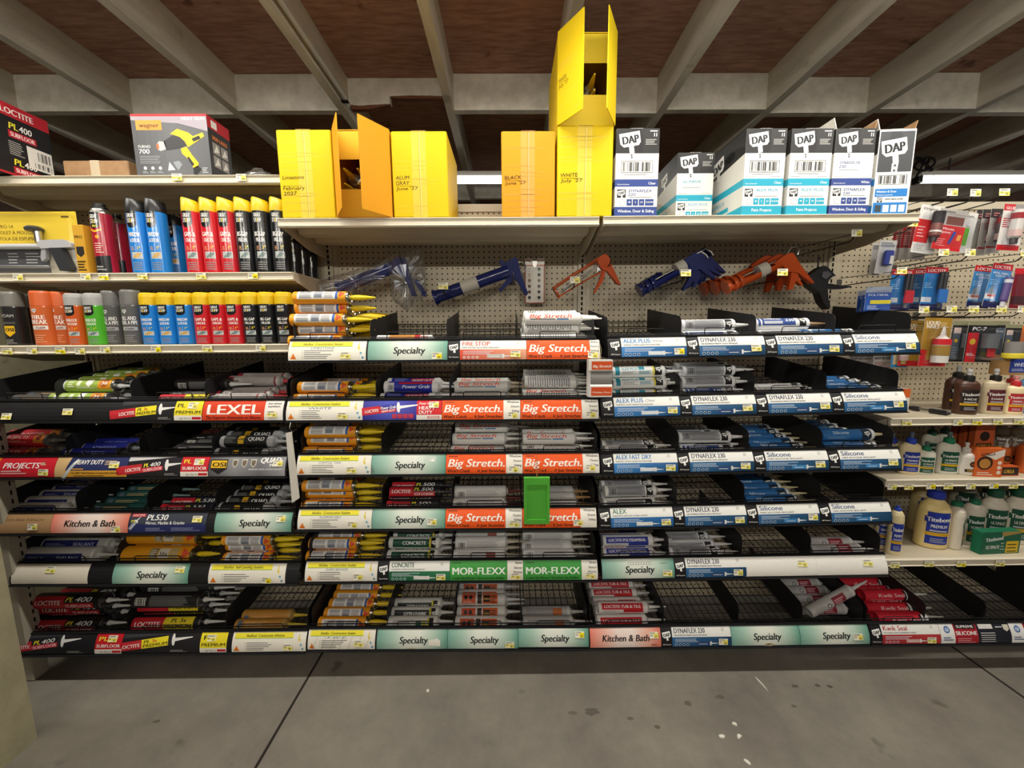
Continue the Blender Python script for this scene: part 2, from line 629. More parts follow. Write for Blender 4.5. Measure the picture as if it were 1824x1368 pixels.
# conduit along the third joist in view
mb = MB()
xc = JX[5] + 0.068
mb.wire([(xc, -3, zc(-3) + 0.03), (xc, 2.3, zc(2.3) + 0.022), (xc, 2.37, zc(2.37) + 0.012)], 0.012, 'b9b6ae', 'paint', 10)
o = tag(mb.build('metal_conduit'), 'grey metal conduit running along the side of a ceiling joist', 'conduit')
for yy in (0.4, 1.6, 2.33):
    MB().box(xc - 0.024, yy - 0.012, zc(yy) + 0.004, xc + 0.016, yy + 0.012, zc(yy) + 0.01, '4c4843', 'metal').build('clamp', o)

# strip lights over the aisle (out of frame) and behind the shelving
def strip_light(x0, x1, y, z, label, cable=False, drop=0.0):
    t = thing('strip_light', label, 'lamp', (x0, y, z))
    L = x1 - x0
    MB().box(0, -0.045, 0.0, L, 0.045, 0.03, 'e9e6dc', 'paint').build('housing', t)
    tb = MB().lathe([(0.0, 0.0), (0.021, 0.001), (0.021, L - 0.061), (0.0, L - 0.06)], 'ffffff', 'tube_on', 12, 'x', (0.03, 0, -0.02))
    tb.build('tube', t, label='bright lit tube')
    for xx in (0.0, L - 0.03):
        MB().bbox(xx, -0.03, -0.045, xx + 0.03, 0.03, 0.005, '17171a', 'plastic').build('end_cap', t)
    hz = zc(y) - z - 0.03
    if hz > 0.005:
        for xx in (L * 0.2, L * 0.8):
            MB().box(xx - 0.004, -0.004, 0.03, xx + 0.004, 0.004, 0.03 + hz, '8a8a86', 'metal').build('hanger', t)
    if cable:
        pts = []
        for k in range(40):
            a = k / 39 * 4 * PI
            pts.append((0.0 + 0.05 * math.sin(a) + 0.03 * math.sin(2.1 * a), -0.06, 0.07 + 0.045 * math.cos(a * 1.3)))
        MB().wire([(-0.004, 0, -0.01), (-0.02, -0.04, 0.02)] + pts, 0.007, '17171a', 'plastic', 6).build('cord', t)
    return t


strip_light(3.0, 4.2, 3.0, 2.58, 'lit white strip light behind the shelves at far right with black end cap', True)
strip_light(-0.75, 0.45, 3.0, 2.59, 'lit white strip light glimpsed between yellow boxes behind the shelves')
for k, (x, y) in enumerate(AISLE):
    strip_light(x - 0.6, x + 0.6, y, 2.63, 'strip light hanging over the aisle, %s from the left' % ORD[k])
for k, x in enumerate((-2.0, 0.0, 2.0)):  # unseen fixtures added to carry the fill lights
    strip_light(x - 0.7, x + 0.7, -1.6, 2.63, 'strip light in the row behind the camera, %s from the left' % ORD[k])

# ------------------------------------------------------------------ gondola: back panels, uprights, shelves
BE, BE2 = 'c9bea6', 'd8cfba'
UX = [-2.075, -0.864, 0.358, 1.576, 2.795]
BAYN = ['left', 'middle', 'right', 'far right']
PY = 1.94
for i in range(4):
    x0, x1 = UX[i] + 0.022, UX[i + 1] - 0.022
    t = thing('pegboard_panel', 'beige pegboard back panel of the %s shelving bay' % BAYN[i], 'pegboard', (x0, PY, 0.04))
    W = x1 - x0
    MB().box(0, 0, 0, W, 0.006, 2.02, 'ffffff', 'peg').build('board', t)
    fr = MB()
    fr.box(-0.001, -0.006, 2.0, W + 0.001, 0.01, 2.035, BE, 'paint').box(0.0, -0.0045, 0, 0.018, 0.0, 2.0, BE, 'paint').box(W - 0.018, -0.0045, 0, W, 0.0, 2.0, BE, 'paint')
    fr.build('frame', t)
for i, x in enumerate(UX):
    nm = ['left end of', 'joint of left and middle bays in', 'joint of middle and right bays in', 'joint of right and far right bays in', 'far right end of'][i]
    t = thing('gondola_upright', 'beige slotted steel upright at the %s the shelving' % nm, 'upright', (x, PY - 0.012, 0))
    MB().box(-0.02, 0, 0, 0.02, 0.05, 2.07, BE, 'paint').build('post', t)
    sl = MB()
    z = 0.1
    while z < 2.03:
        sl.box(-0.004, -0.0006, z, 0.004, 0.004, z + 0.017, '0c0a08', 'matte')
        z += 0.0254
    so = sl.build('slots', t)
    MB().box(-0.02, -0.3, 0.085, 0.02, 0.0, 0.118, '2a2a2c', 'black').build('base_arm', t)
    MB().bbox(-0.018, -0.272, 0.0, 0.018, -0.236, 0.088, '3b3a3a', 'black', 0.003).build('foot', t)
# leg at the left end
t = thing('slotted_upright', 'grimy white slotted steel post at the left end beside the olive wall', 'upright', (-2.068, 1.496, 0))
MB().bbox(-0.02, 0, 0.0, 0.02, 0.06, 1.2, 'b3ac9a', 'paint', 0.005).build('post', t)
sl = MB()
z = 0.1
while z < 1.15:
    sl.box(0.0195, 0.035, z, 0.0206, 0.041, z + 0.019, '17130e', 'matte')
    z += 0.0381
sl.build('slots', t)


def tag_art(c='f4ea5a', seed=1):
    q = random.Random(seed)
    a = Art().rect(0, 0, 38, 25, 'f3efdc', 1)
    if q.random() < 0.5:
        a.rect(0, 0, 38, 15, c, 2).rect(2, 2, 24, 6, 'f3efdc', 3)
    else:
        a.rect(18, 2, 38, 20, c, 2)
    a.lines(3, 19, 32, 24, 2, '4f4d45', 3, seed=seed)
    a.lines(3, 9, 15, 16, 3, '6b6858', 3, seed=seed + 1)
    a.text('%d.%d9' % (q.randint(3, 19), q.randint(0, 9)), 28, 4, 6, '3a382c', None, 4, 'c') if False else a.lines(22, 4, 35, 12, 3, '45422f', 4, seed=seed + 2)
    return a


_tags = {}


def price_tag(parent, x, y, z, seed=0, bright=False, tilt=0.0, rot=0.0, s=1.0):
    k = (seed % 4, bright)
    if k not in _tags:
        mb = MB()
        mb.box(0, -0.0008, 0, 0.038, 0, 0.025, 'f3efdc', 'print')
        mb.art(tag_art('f7e500' if bright else 'efe36a', seed % 4 + 3), flat(0, -0.0009, 0))
        _tags[k] = mb.mesh('price_tag')
    return link('price_tag', _tags[k], parent, mat=Matrix.Translation((x, y, z)) @ Matrix.Rotation(rot, 4, 'Y') @ Matrix.Rotation(-tilt, 4, 'X') @ Matrix.Scale(s, 4))


def shelf(x0, x1, yf, z, label, tags=(), deep=None, tiltz=0.0, perf=False):
    """steel shelf: top surface at z, front lip at yf"""
    t = thing('metal_shelf', label, 'shelf', Matrix.Translation((x0, yf, z)) @ Matrix.Rotation(-tiltz, 4, 'Y'))
    W = x1 - x0
    D = (PY - 0.012 - yf) if deep is None else deep
    mb = MB().box(0.002, 0.008, -0.012, W - 0.002, D, 0, BE, 'paint')
    for yy, h in ((0.10, 0.022), (0.24, 0.022)):
        mb.prism([(yy, -0.012), (yy + 0.012, -0.012 - h), (yy + 0.07, -0.012 - h), (yy + 0.082, -0.012)], 'x', 0.02, W - 0.02, BE, 'paint')
    mb.build('deck', t)
    lp = MB().prism([(0.0, -0.034), (0.006, -0.036), (0.012, -0.03), (0.012, -0.0002), (0.004, -0.0004), (0.0, -0.001), (-0.004, -0.004), (0.002, -0.008), (0.002, -0.026), (-0.004, -0.030)], 'x', 0, W, BE2, 'paint')
    lp.build('front_lip', t)
    for xx in (0.003, W - 0.005):
        MB().prism([(0.02, -0.012), (0.02, -0.034), (D * 0.55, -0.075), (D - 0.002, -0.085), (D - 0.002, -0.012)], 'x', xx, xx + 0.002, BE, 'paint').build('bracket', t)
    for k, (px, py) in enumerate(tags):
        q = at(px, py, yf)
        price_tag(t, q.x - x0 - 0.019, -0.0046, q.z - z - 0.0135, k * 3 + int(px), k % 3 == 2)
    return t


yS = 1.55
shelf(UX[0] - 0.02, UX[1] - 0.012, 1.588, 2.078, 'beige steel shelf topmost in left bay, carrying heat gun box', ((317, 316), (431, 316.5)))
shelf(UX[0] - 0.02, UX[1] + 0.006, 1.592, 1.716, 'beige steel shelf with tall foam cans in left bay', ((35, 494), (155, 493.5), (187, 493), (256, 492), (360, 491.5), (452, 491)))
shelf(UX[0] - 0.02, UX[1] + 0.01, 1.545, 1.432, 'beige steel shelf with short foam cans in left bay', ((16, 625), (60, 624.5), (110, 624), (145, 625), (190, 623), (280, 621.5), (371, 621), (466, 619.5)))
shelf(-0.876, 0.35, yS, 1.908, 'beige top shelf of middle bay carrying yellow boxes', ())
shelf(0.366, 1.585, yS, 1.91, 'beige top shelf of right bay carrying white and black cartons', (), None, 0.004)
shelf(1.583, 2.79, 1.56, 1.108, 'beige shelf with brown glue bottles in far right bay', ((1613, 752), (1704, 752), (1738, 751), (1775, 750.5), (1812, 750)))
shelf(1.583, 2.79, 1.55, 0.846, 'beige shelf with green capped and orange glue in far right bay', ((1587, 866), (1617, 866), (1656, 865), (1687, 865), (1727, 865), (1768, 864), (1803, 864)))
shelf(1.575, 2.79, 1.505, 0.514, 'beige shelf with large glue bottles in far right bay', ((1592, 1005), (1653, 1003), (1710, 1003), (1779, 1002)))
# ------------------------------------------------------------------ wire racks with sign channels
YF = 1.49
TD = math.tan(math.radians(8))
deck_z = lambda y: 0.04 + (y - 0.03) * TD
BK = '1b1b1d'
RACKS = {}


def arc(v):
    t = v / 76.0
    return 0.025 * t - 0.0065 * 4 * t * (1 - t), 0.073 * t


def on_arc(u0):
    def f(u, v, o):
        y, z = arc(v)
        return (u0 + u * 0.001, y - 0.945 * o, z + 0.327 * o)
    return f


def rack(bay, row, rname, p0, p1, nb=4, fr=(0.26, 0.74), ends=True, stops=None, shift=0.0, div=True, dpx=None):
    a, b = at(p0[0], p0[1], YF), at(p1[0], p1[1], YF)
    W = (b - a).length
    ang = math.atan2(b.z - a.z, b.x - a.x)
    mat = Matrix.Translation(a) @ Matrix.Rotation(-ang, 4, 'Y')
    t = thing('wire_rack', 'black wire gravity rack with sign channel, %s of the %s bay' % (rname, bay), 'display rack', mat, 'black wire racks of the gondola')
    mb = MB()
    pr = [arc(v) for v in (-4, 8, 22, 38, 54, 68, 80)]
    out = [(y + 0.0014, z) for y, z in pr]
    mb.prism(out + [(y + 0.004, z) for y, z in reversed(pr)], 'x', 0, W, BK, 'black')
    mb.box(0, -0.006, -0.0075, W, 0.012, -0.0035, BK, 'black')
    mb.box(0, 0.022, 0.0765, W, 0.03, 0.081, BK, 'black')
    mb.build('sign_channel', t)
    wd = MB()
    y0, y1 = 0.03, 0.425
    n = max(6, int(W / 0.03))
    for i in range(n + 1):
        x = 0.006 + (W - 0.012) * i / n
        wd.wire([(x, y0, 0.08), (x, y0 + 0.004, deck_z(y0)), (x, y1, deck_z(y1)), (x, y1 + 0.002, deck_z(y1) + 0.05)], 0.0019, BK, 'black', 4)
    for y in [y0 + 0.004 + k * 0.0485 for k in range(9)]:
        wd.wire([(0, y, deck_z(y) - 0.002), (W, y, deck_z(y) - 0.002)], 0.0022, BK, 'black', 4)
    for dz in (0.025, 0.05):
        wd.wire([(0, y1, deck_z(y1) + dz), (W, y1, deck_z(y1) + dz)], 0.0022, BK, 'black', 4)
    for yy, zz in ((0.031, 0.083), (0.04, 0.088), (0.034, 0.06)):
        wd.wire([(0, yy, zz), (W, yy, zz)], 0.0022, BK, 'black', 6)
    wd.build('wire_deck', t)
    for x in (0.002, W - 0.004):
        MB().prism([(0.02, -0.004), (0.13, -0.004), (0.425, 0.02), (0.425, 0.1), (0.03, 0.045)], 'x', x, x + 0.002, BK, 'black').build('bracket', t)
    if div:
        pts = [(0.045, deck_z(0.045) + 0.001), (0.425, deck_z(0.425) + 0.001), (0.425, 0.205), (0.075, 0.158)]
        for k in range(1, 5):
            aa = PI / 2 + PI / 2 * k / 4
            pts.append((0.075 + 0.03 * math.cos(aa) - 0.0, 0.128 + 0.03 * math.sin(aa)))
        me = MB().prism(pts, 'x', -0.0008, 0.0008, '202022', 'black').mesh('divider')
        inv = mat.inverted()
        xs = [W * k / nb for k in range(1, nb)] if dpx is None else [(inv @ at(q, p0[1] + (p1[1] - p0[1]) * (q - p0[0]) / (p1[0] - p0[0]) - 45, YF + 0.045)).x for q in dpx]
        for x in [0.006] + xs + [W - 0.006]:
            link('divider', me, t, (x, 0, 0))
    sw = W / nb
    st = MB().wire([(sw * fr[0], 0.031, 0.081), (sw * fr[0], 0.028, 0.103), (sw * fr[0] + 0.006, 0.0275, 0.108), (sw * fr[1] - 0.006, 0.0275, 0.108), (sw * fr[1], 0.028, 0.103), (sw * fr[1], 0.031, 0.081)], 0.0018, BK, 'black', 6).mesh('wire_stop')
    for k in range(nb):
        if stops is None or k in stops:
            link('wire_stop', st, t, (k * sw, 0, 0))
    RACKS[bay, row] = dict(o=t, m=mat, a=a, b=b, W=W, nb=nb, p0=p0, p1=p1, name='%s %s rack' % (rname, bay.replace('far right', 'far-right')), n=0)
    return t


RN = ['top', 'second', 'third', 'fourth', 'fifth', 'bottom']
for i, (p0, p1) in enumerate([((512.7, 643), (1064, 640)), ((508, 749.6), (1067.6, 746.5)), ((527, 846.5), (1069, 843)), ((528.6, 943.5), (1064, 940)), ((542, 1036.5), (1065, 1033)), ((547, 1157.5), (1050, 1155))]):
    rack('middle', i + 1, RN[i], p0, p1, dpx=((660, 796, 922), (670, 801, 926), (680, 802, 926), (681, 805, 929), (686, 805, 926), (690, 808, 928))[i])
for i, (p0, p1) in enumerate([((1084, 637), (1640, 628)), ((1071, 743.5), (1617, 731.5)), ((1071, 844), (1607, 834.8)), ((1067, 941), (1590, 929)), ((1072, 1032), (1583, 1023.5)), ((1051, 1154.5), (1550, 1147.5))]):
    rack('right', i + 1, RN[i], p0, p1, dpx=((1213, 1346, 1487), (1211, 1343, 1471), (1208, 1333, 1463), (1205, 1325, 1461), (1190, 1321, 1443), (1182, 1315, 1428))[i])
LN = [None, None, 'top', 'second', 'third', 'fourth', 'bottom']
for i, (p0, p1) in enumerate([((-34, 751), (506, 749)), ((-28, 851), (510, 848.5)), ((-8, 951), (521, 948)), ((16, 1041), (532, 1039.6)), ((36, 1166.6), (545, 1160.5))]):
    rack('left', i + 2, LN[i + 2], p0, p1, 4 if i < 3 else 3, dpx=((100, 234, 366), (119, 250, 379), (137, 264, 386), (213, 394), (228, 404))[i])
rack('far right', 6, 'bottom', (1552, 1148), (1990, 1143.5), 4, shift=0.0)


# ------------------------------------------------------------------ sign cards
def logo(a, x, y, s, l=2, bg=None):
    """white tilted can-shield mark with dark letters and a small handle"""
    if bg:
        a.rect(x - s * 0.72, y - s * 0.72, x + s * 0.72, y + s * 0.6, bg, l - 1)
    r = lambda px, py: (x + s * (px * 0.985 - py * 0.16), y + s * (px * 0.16 + py * 0.985))
    a.poly([r(-0.62, 0.42), r(0.58, 0.42), r(0.58, -0.18), r(0.44, -0.34), r(-0.44, -0.34), r(-0.62, -0.14)], 'f3f3ee', l)
    a.poly([r(-0.14, -0.34), r(0.14, -0.34), r(0.14, -0.72), r(-0.14, -0.72)], 'f3f3ee', l)
    q = r(-0.02, -0.18)
    a.text('DAP', q[0], q[1], s * 0.44, '1c1c1e', s * 0.92, l + 1, 'c', 0.05, 0, 0.16)
    return a


def minitube(a, x, y, L, h, body, l=3, noz='e8e8e4', rot=0.0, cap='e8e8e4', text=None):
    b = Art().rect(0, 0, L * 0.62, h, body, 0).rect(L * 0.62, -h * 0.06, L * 0.7, h * 1.06, cap, 0).rect(L * 0.1, h * 0.25, L * 0.5, h * 0.45, mix(body, 'ffffff', 0.6), 1)
    b.poly([(L * 0.7, h * 0.3), (L, h * 0.44), (L, h * 0.56), (L * 0.7, h * 0.7)], noz, 0)
    if text:
        b.text(text, L * 0.31, h * 0.25, h * 0.5, 'f4f2ee', L * 0.45, 2)
    return a.put(b, x, y, 1, 1, l, rot)


def c_sika(W, hand='', title='Sikaflex  Construction Sealant', dull=False):
    a = Art().rect(0, 0, W, 76, 'f1ede0', 0).rect(W * 0.03, 56, W * 0.82, 73, 'f3e63a', 1).rect(W * 0.03, 53.5, W * 0.82, 56, '8fb648', 1)
    a.text(title, W * 0.44, 59.5, 9, '3b3a12', W * 0.52, 2, sh=0.2)
    a.lines(W * 0.2, 8, W * 0.58, 44, 5, '4a4a48', 2, 0.3, 0.5, seed=len(hand))
    a.lines(W * 0.175, 9, W * 0.185, 45, 5, '3a3a38', 2, 0.25, 0.0)
    a.poly([(W * 0.025, 5), (W * 0.105, 5), (W * 0.065, 28)], 'e8821e', 1).lines(W * 0.05, 8, W * 0.08, 14, 2, 'c8402a', 2)
    for k in range(5):
        a.put(Art().rect(0, 0, 7, 8, ('e3cf4e', 'f0ead0', '5fa6c4', 'dfe9e6', '3c8fb4')[k], 0), W * 0.905 + k * 3.6 - 3, 44 - k * 9, 1, 1, 1, -0.38)
    a.put(Art().poly([(0, 0), (6, 0), (4.2, 20), (1.8, 20)], 'e6d23c', 0), W * 0.9 - 3, 49, 1, 1, 2, 0.38 - 0.55)
    if hand:
        a.text(hand, W * 0.44, 44, 8.5, '6d7f94', W * 0.3, 3, b=-0.006, sh=0.1)
    if dull:
        for k in range(7):
            x = W * (0.06 + 0.13 * k)
            a.poly([(x, 0), (x + 9, 0), (x + 26, 52), (x + 20, 52)], 'e2dccb', 1)
    return a


def c_green(W, note='', mirror=False):
    g = ['76a898', 'a9c9b8', 'e3e9dc', 'e6eadf', 'b7d0c0', '5f9a86']
    a = Art().grad(0, 0, W, 76, g[::-1] if mirror else g, 40, 0)
    a.text('Specialty', W * 0.52, 25, 27, '1a211f', W * 0.4, 3, b=0.03, sh=0.16)
    if note == 'chip':
        a.poly([(W * 0.73, 15), (W * 0.9, 12), (W * 0.9, 34), (W * 0.86, 44), (W * 0.8, 40), (W * 0.74, 38)], 'eceadd', 2)
        a.poly([(W * 0.42, 4), (W * 0.5, 6), (W * 0.55, 3), (W * 0.55, 0), (W * 0.42, 0)], 'd6ccb8', 2)
    elif note == 'hole':
        a.poly([(W * 0.46, -1), (W * 0.5, 12), (W * 0.6, 10), (W * 0.64, 4), (W * 0.57, -3)], 'd9cfa8', 2).poly([(W * 0.48, 3), (W * 0.53, 9), (W * 0.6, 7), (W * 0.54, 3)], '5c5236', 3)
    elif note == 'tape':
        a.poly([(W * 0.7, 50), (W * 0.86, 48), (W * 0.87, 68), (W * 0.72, 70)], 'c6d2c8', 2).poly([(W * 0.78, 52), (W * 0.85, 50), (W * 0.83, 60)], 'f2f4ee', 3).poly([(0, 4), (W * 0.05, 10), (W * 0.02, 34), (0, 36)], '6f8f84', 2)
    elif note == 'scrawl':
        for k in range(9):
            a.circ(W * (0.38 + 0.037 * k), 60, 6, '3c4a48', 2).circ(W * (0.38 + 0.037 * k), 60, 5, 'dfe7da', 3)
        a.text('colors', W * 0.86, 58, 6, '3c4a48', W * 0.1, 3, b=-0.01)
    return a


def c_kitchen(W, rip=False):
    g = ['e8826f', 'f0b7a6', 'f5e2d8', 'f6e6dc', 'f0b9a6', 'df7a66']
    a = Art().grad(0, 0, W, 76, g, 40, 0).text('Kitchen & Bath', W * 0.5, 27, 26, '211a1a', W * 0.66, 3, b=0.03, sh=0.16)
    if rip:
        a.lines(W * 0.86, 6, W * 0.97, 16, 3, 'a04a3e', 2)
    return a


def c_stretch(W, kind='o', cut=0.785):
    bgc = 'ee5a1c' if kind == 'o' else '3f9b40'
    a = Art().rect(0, 0, W, 76, 'f0ece1', 0).rect(0, 0, W * cut, 76, bgc, 1)
    w = W * cut
    a.lines(w * 0.04, 67, w * 0.2, 72, 1, '2a1a12', 2)
    if kind == 'o':
        a.text('Big Stretch.', w * 0.5, 29, 31, 'f7f3ea', w * 0.94, 3, b=0.03, sh=0.22)
        a.text("Won't Crack . . . It Just Stretches", w * 0.5, 6, 13.5, '221511', w * 0.95, 3, b=0.02, sh=0.15)
    else:
        a.text('MOR-FLEXX', w * 0.5, 26, 28, 'eef4ea', w * 0.92, 3, b=0.04)
        a.text('Looks Like Mortar * Stretches Like Rubber', w * 0.5, 6, 10.5, '16311a', w * 0.9, 3, b=0.02, sh=0.1)
    for k, s in enumerate((('Windows', 'Doors', 'Siding') if kind == 'o' else ('Stone', 'Stucco', 'Mortar'))):
        a.text(s, W * 0.985, 64 - k * 17, 9 if cut < 0.8 else 7, '28221f', None if cut < 0.8 else W * 0.11, 2, 'r', 0.02)
    return a


def c_dap(W, title, tc='2a2d45', low=('2f76b8', '184a74'), sub='100% WATERPROOF WINDOW, DOOR & TRIM SEALANT', tube='2f4a78', hand='', top='eeeee8', foot='All Purpose', low2=None):
    bw = W * 0.155
    a = Art().rect(0, 0, W, 76, '151518', 0)
    logo(a, bw * 0.5, 48, bw * 0.62, 2)
    a.text(foot, bw * 0.5, 8, 6, 'e8e8e2', bw * 0.78, 2)
    a.rect(bw, 40, W, 76, top, 1).grad(bw, 0, W, 40, [low[0], low[1]] if low2 is None else low2, 24, 1)
    tw = min(W * 0.52, (9.6 * len(title) + 18) * W / 300)
    a.text(title, bw + W * 0.03, 55, 17, tc, tw, 3, 'l', 0.02)
    a.text(sub, bw + W * 0.03, 44.5, 5.5, '55565c', W * 0.47, 3, 'l', 0.01)
    a.lines(bw + W * 0.04, 21, bw + W * 0.45, 37, 3, 'd9e3ec', 3, 0.3, 0.4, seed=len(title))
    for k in range(4):
        a.circ(bw + W * (0.055 + 0.055 * k), 9, W * 0.02, 'cfdae4', 2).circ(bw + W * (0.055 + 0.055 * k), 9, W * 0.014, low[1], 3)
    minitube(a, W * 0.5, 6, W * 0.31, 15, tube, 3)
    a.rect(W * 0.87, 60, W * 0.91, 71, 'cfcfca', 2)
    if hand:
        a.text(hand, W * 0.63, 57, 10, '7c8087', W * 0.13, 3, b=-0.01, sh=0.2)
    return a


def c_pl(W, name, c, tc, panel, top='', off=0.0, cut=0.66, light=False):
    a = Art().rect(0, 0, W, 76, '1d1c20', 0)
    a.poly([(0, 60), (W * 0.6, 76), (0, 76)], 'cfcfd0' if light else '3a3a40', 1)
    L = W * 0.42
    b = Art().rect(-L * 0.3, 0, L * 0.62, 34, 'c22a33', 0).rect(L * 0.45, 0, L * 1.05, 34 if not top else 17, c, 1)
    if top:
        b.rect(L * 0.45, 17, L * 1.05, 34, '19191b', 1).text('PL', L * 0.5, 19, 15, 'f2e53a', L * 0.15, 2, 'l', 0.03, 0.15).text(top, L * 0.68, 19, 15, 'f4f4f0', L * 0.3, 2, 'l', 0.02, 0.15)
        b.text(name, L * 0.76, 3, 11, tc, L * 0.54, 2, b=0.025)
    else:
        b.text('PL', L * 0.5, 19, 12, '1d1c14', L * 0.14, 2, 'l', 0.03, 0.15).text('3x', L * 0.68, 19, 12, 'c22a33', L * 0.12, 2, 'l', 0.03, 0.15).text(name, L * 0.76, 4, 12, tc, L * 0.54, 2, b=0.025)
    b.text('LOCTITE', L * 0.19, 9, 14, 'f6f2ee', L * 0.44, 2, b=0.03)
    b.rect(L * 1.05, -2, L * 1.14, 36, '2b2b2e', 0).circ(L * 1.17, 17, 7, 'ecebe8', 1, 14, 22).poly([(L * 1.2, 11), (L * 1.6, 15.5), (L * 1.6, 18.5), (L * 1.2, 23)], 'e6e5e2', 1)
    a.put(b, W * off, 10, 1, 1, 2, 0.12)
    pw = W * cut
    a.lines(W * 0.46, 5, W * 0.63, 16, 3, 'b9b9b5', 2, 0.3)
    a.rect(pw, 20, W, 76, panel, 3 + 2).rect(pw, 0, W, 20, 'efebe0', 5)
    dk = panel != 'c9202b'
    a.text('PL', pw + W * 0.03, 52, 15, '1d1c14' if dk else 'f2e53a', W * 0.09, 6, 'l', 0.03)
    a.text(name, (pw + W) / 2, 27, 13, '1d1c14' if dk else 'f7f2ee', W * (1 - cut) * 0.88, 6, b=0.03)
    a.text("Say 'Yes' to", pw + (W - pw) * 0.4, 6, 6, '2a2a2a', W * (1 - cut) * 0.4, 6).rect(pw + (W - pw) * 0.65, 4, W - 3, 14, 'c9202b', 6)
    return a


def c_grab(W):
    a = Art().grad(0, 0, W * 0.68, 76, ['36338f', '4a55b8', '3a2f94'], 16, 0)
    b = Art().rect(-4, 0, W * 0.26, 30, 'c6202c', 0).rect(W * 0.22, 0, W * 0.42, 30, '30349a', 0).rect(W * 0.22, 0, W * 0.42, 12, 'c6202c', 1)
    b.text('LOCTITE', W * 0.11, 8, 12, 'f6f2ee', W * 0.17, 2, b=0.03).text('Power Grab', W * 0.32, 14, 12, 'f6f2ee', W * 0.19, 2, b=0.02, sh=0.2).text('HEAVY DUTY', W * 0.32, 3, 8, 'f6f2ee', W * 0.17, 2, b=0.03)
    b.circ(W * 0.45, 15, 7, 'efeeeb', 1, 14, 21).poly([(W * 0.46, 9), (W * 0.7, 13), (W * 0.7, 17), (W * 0.46, 21)], 'efeeeb', 1)
    a.put(b, 2, 18, 1, 1, 1, 0.12)
    for k in range(4):
        a.rect(W * (0.37 + 0.07 * k), 6, W * (0.43 + 0.07 * k), 24, 'c23b52', 4)
    a.rect(W * 0.68, 0, W, 76, 'efeae2', 0).rect(W * 0.68, 20, W, 76, 'd2222c', 1)
    a.text('HEAVY', W * 0.71, 40, 15, 'f8f2ee', W * 0.2, 2, 'l', 0.03).text('DUTY', W * 0.71, 24, 13, 'f8f2ee', W * 0.17, 2, 'l', 0.03).text('Power Grab', W * 0.71, 60, 9, 'f8f2ee', W * 0.17, 2, 'l', 0.02, 0.2)
    a.rect(W * 0.82, 6, W * 0.97, 14, 'c9202b', 2).rect(W * 0.83, 8, W * 0.96, 12, 'efeae2', 3)
    return a


def c_lexel(W):
    a = Art().rect(0, 0, W, 76, 'f0ece4', 0).rect(0, 0, W * 0.77, 76, 'd8401e', 1)
    a.text('LEXEL', W * 0.385, 24, 40, 'f8f2ea', W * 0.66, 3, b=0.04)
    a.text('The Superior Alternative to Silicone', W * 0.385, 6, 12, '2a0f0a', W * 0.68, 3, b=0.015)
    a.text('Just about', W * 0.885, 62, 8, '2a2522', W * 0.17, 3, b=0.02, sh=0.15).text('anywhere', W * 0.885, 51, 8, '2a2522', W * 0.15, 3, b=0.02, sh=0.15)
    return a


def c_projects(W):
    a = Art().rect(0, 0, W, 76, 'cf1f30', 0).poly([(0, 0), (W * 0.14, 0), (W * 0.2, 76), (0, 76)], 'e8902a', 1)
    a.text('PROJECTS', W * 0.52, 36, 22, 'f8f2ee', W * 0.52, 3, b=0.035, sh=0.2).lines(W * 0.24, 14, W * 0.62, 32, 2, 'f0d8d4', 2, 0.4, 0.3)
    return a.circ(W * 0.83, 54, 9, 'a3382a', 2, 14, 8).lines(W * 0.79, 48, W * 0.87, 60, 2, 'f2e6c8', 3)


def c_heavy(W):
    a = Art().rect(0, 0, W, 76, '2a3260', 0).rect(0, 0, W, 26, 'd29a35', 1).poly([(0, 0), (W * 0.12, 0), (W * 0.2, 76), (0, 76)], 'cfae7a', 2)
    a.put(Art().rect(0, 0, 12, 80, 'b9c0c6', 0).poly([(0, 80), (12, 80), (8, 100), (4, 100)], 'e8e8e4', 0), W * 0.08, -10, 1, 1, 3, -0.6)
    a.text('HEAVY DUTY', W * 0.46, 50, 17, 'f4f0e6', W * 0.4, 3, b=0.03, sh=0.2).text('The BEST Multi-Purpose Construction Adhesive', W * 0.56, 13, 8, '3a2a10', W * 0.66, 3, b=0.01)
    a.lines(W * 0.24, 30, W * 0.4, 40, 1, 'd29a35', 2).lines(W * 0.68, 48, W * 0.9, 66, 3, 'd8b88c', 2)
    return a.lines(W * 0.26, 3, W * 0.7, 9, 1, '3a2a10', 2)


def c_quad(W):
    a = Art().grad(0, 0, W, 76, ['55555a', '8f8f92', '6e6e73', '9a9a9d'], 24, 0)
    a.poly([(W * 0.02, 66), (W * 0.24, 66), (W * 0.24, 30), (W * 0.13, 8), (W * 0.02, 30)], '1d1d1f', 2).poly([(W * 0.03, 62), (W * 0.23, 62), (W * 0.23, 34), (W * 0.03, 34)], 'e8b81e', 3).text('OSI', W * 0.13, 39, 17, '1d1d1f', W * 0.17, 4, b=0.05)
    for k in range(3):
        x = W * (0.34 + 0.12 * k)
        a.poly([(x - 11, 66), (x + 11, 66), (x + 11, 46), (x, 34), (x - 11, 46)], 'cac6b8', 2).poly([(x - 8, 62), (x + 8, 62), (x + 8, 48), (x, 39), (x - 8, 48)], '6f6350', 3)
    a.text('QUAD', W * 0.8, 53, 20, 'f6f6f2', W * 0.26, 3, b=0.05, sh=0.2).text('MAX', W * 0.86, 38, 12, 'f6f6f2', W * 0.13, 3, b=0.04)
    return a.text('WINDOW, DOOR & SIDING SEALANT', W * 0.74, 25, 6, 'f0f0ec', W * 0.44, 3, b=0.02)


def c_board(W):
    return Art().rect(0, 0, W, 76, 'b08c62', 0).text('Cove Base Adhesive', W * 0.48, 50, 11, '7a5c3c', W * 0.72, 2, b=-0.004, sh=0.1)


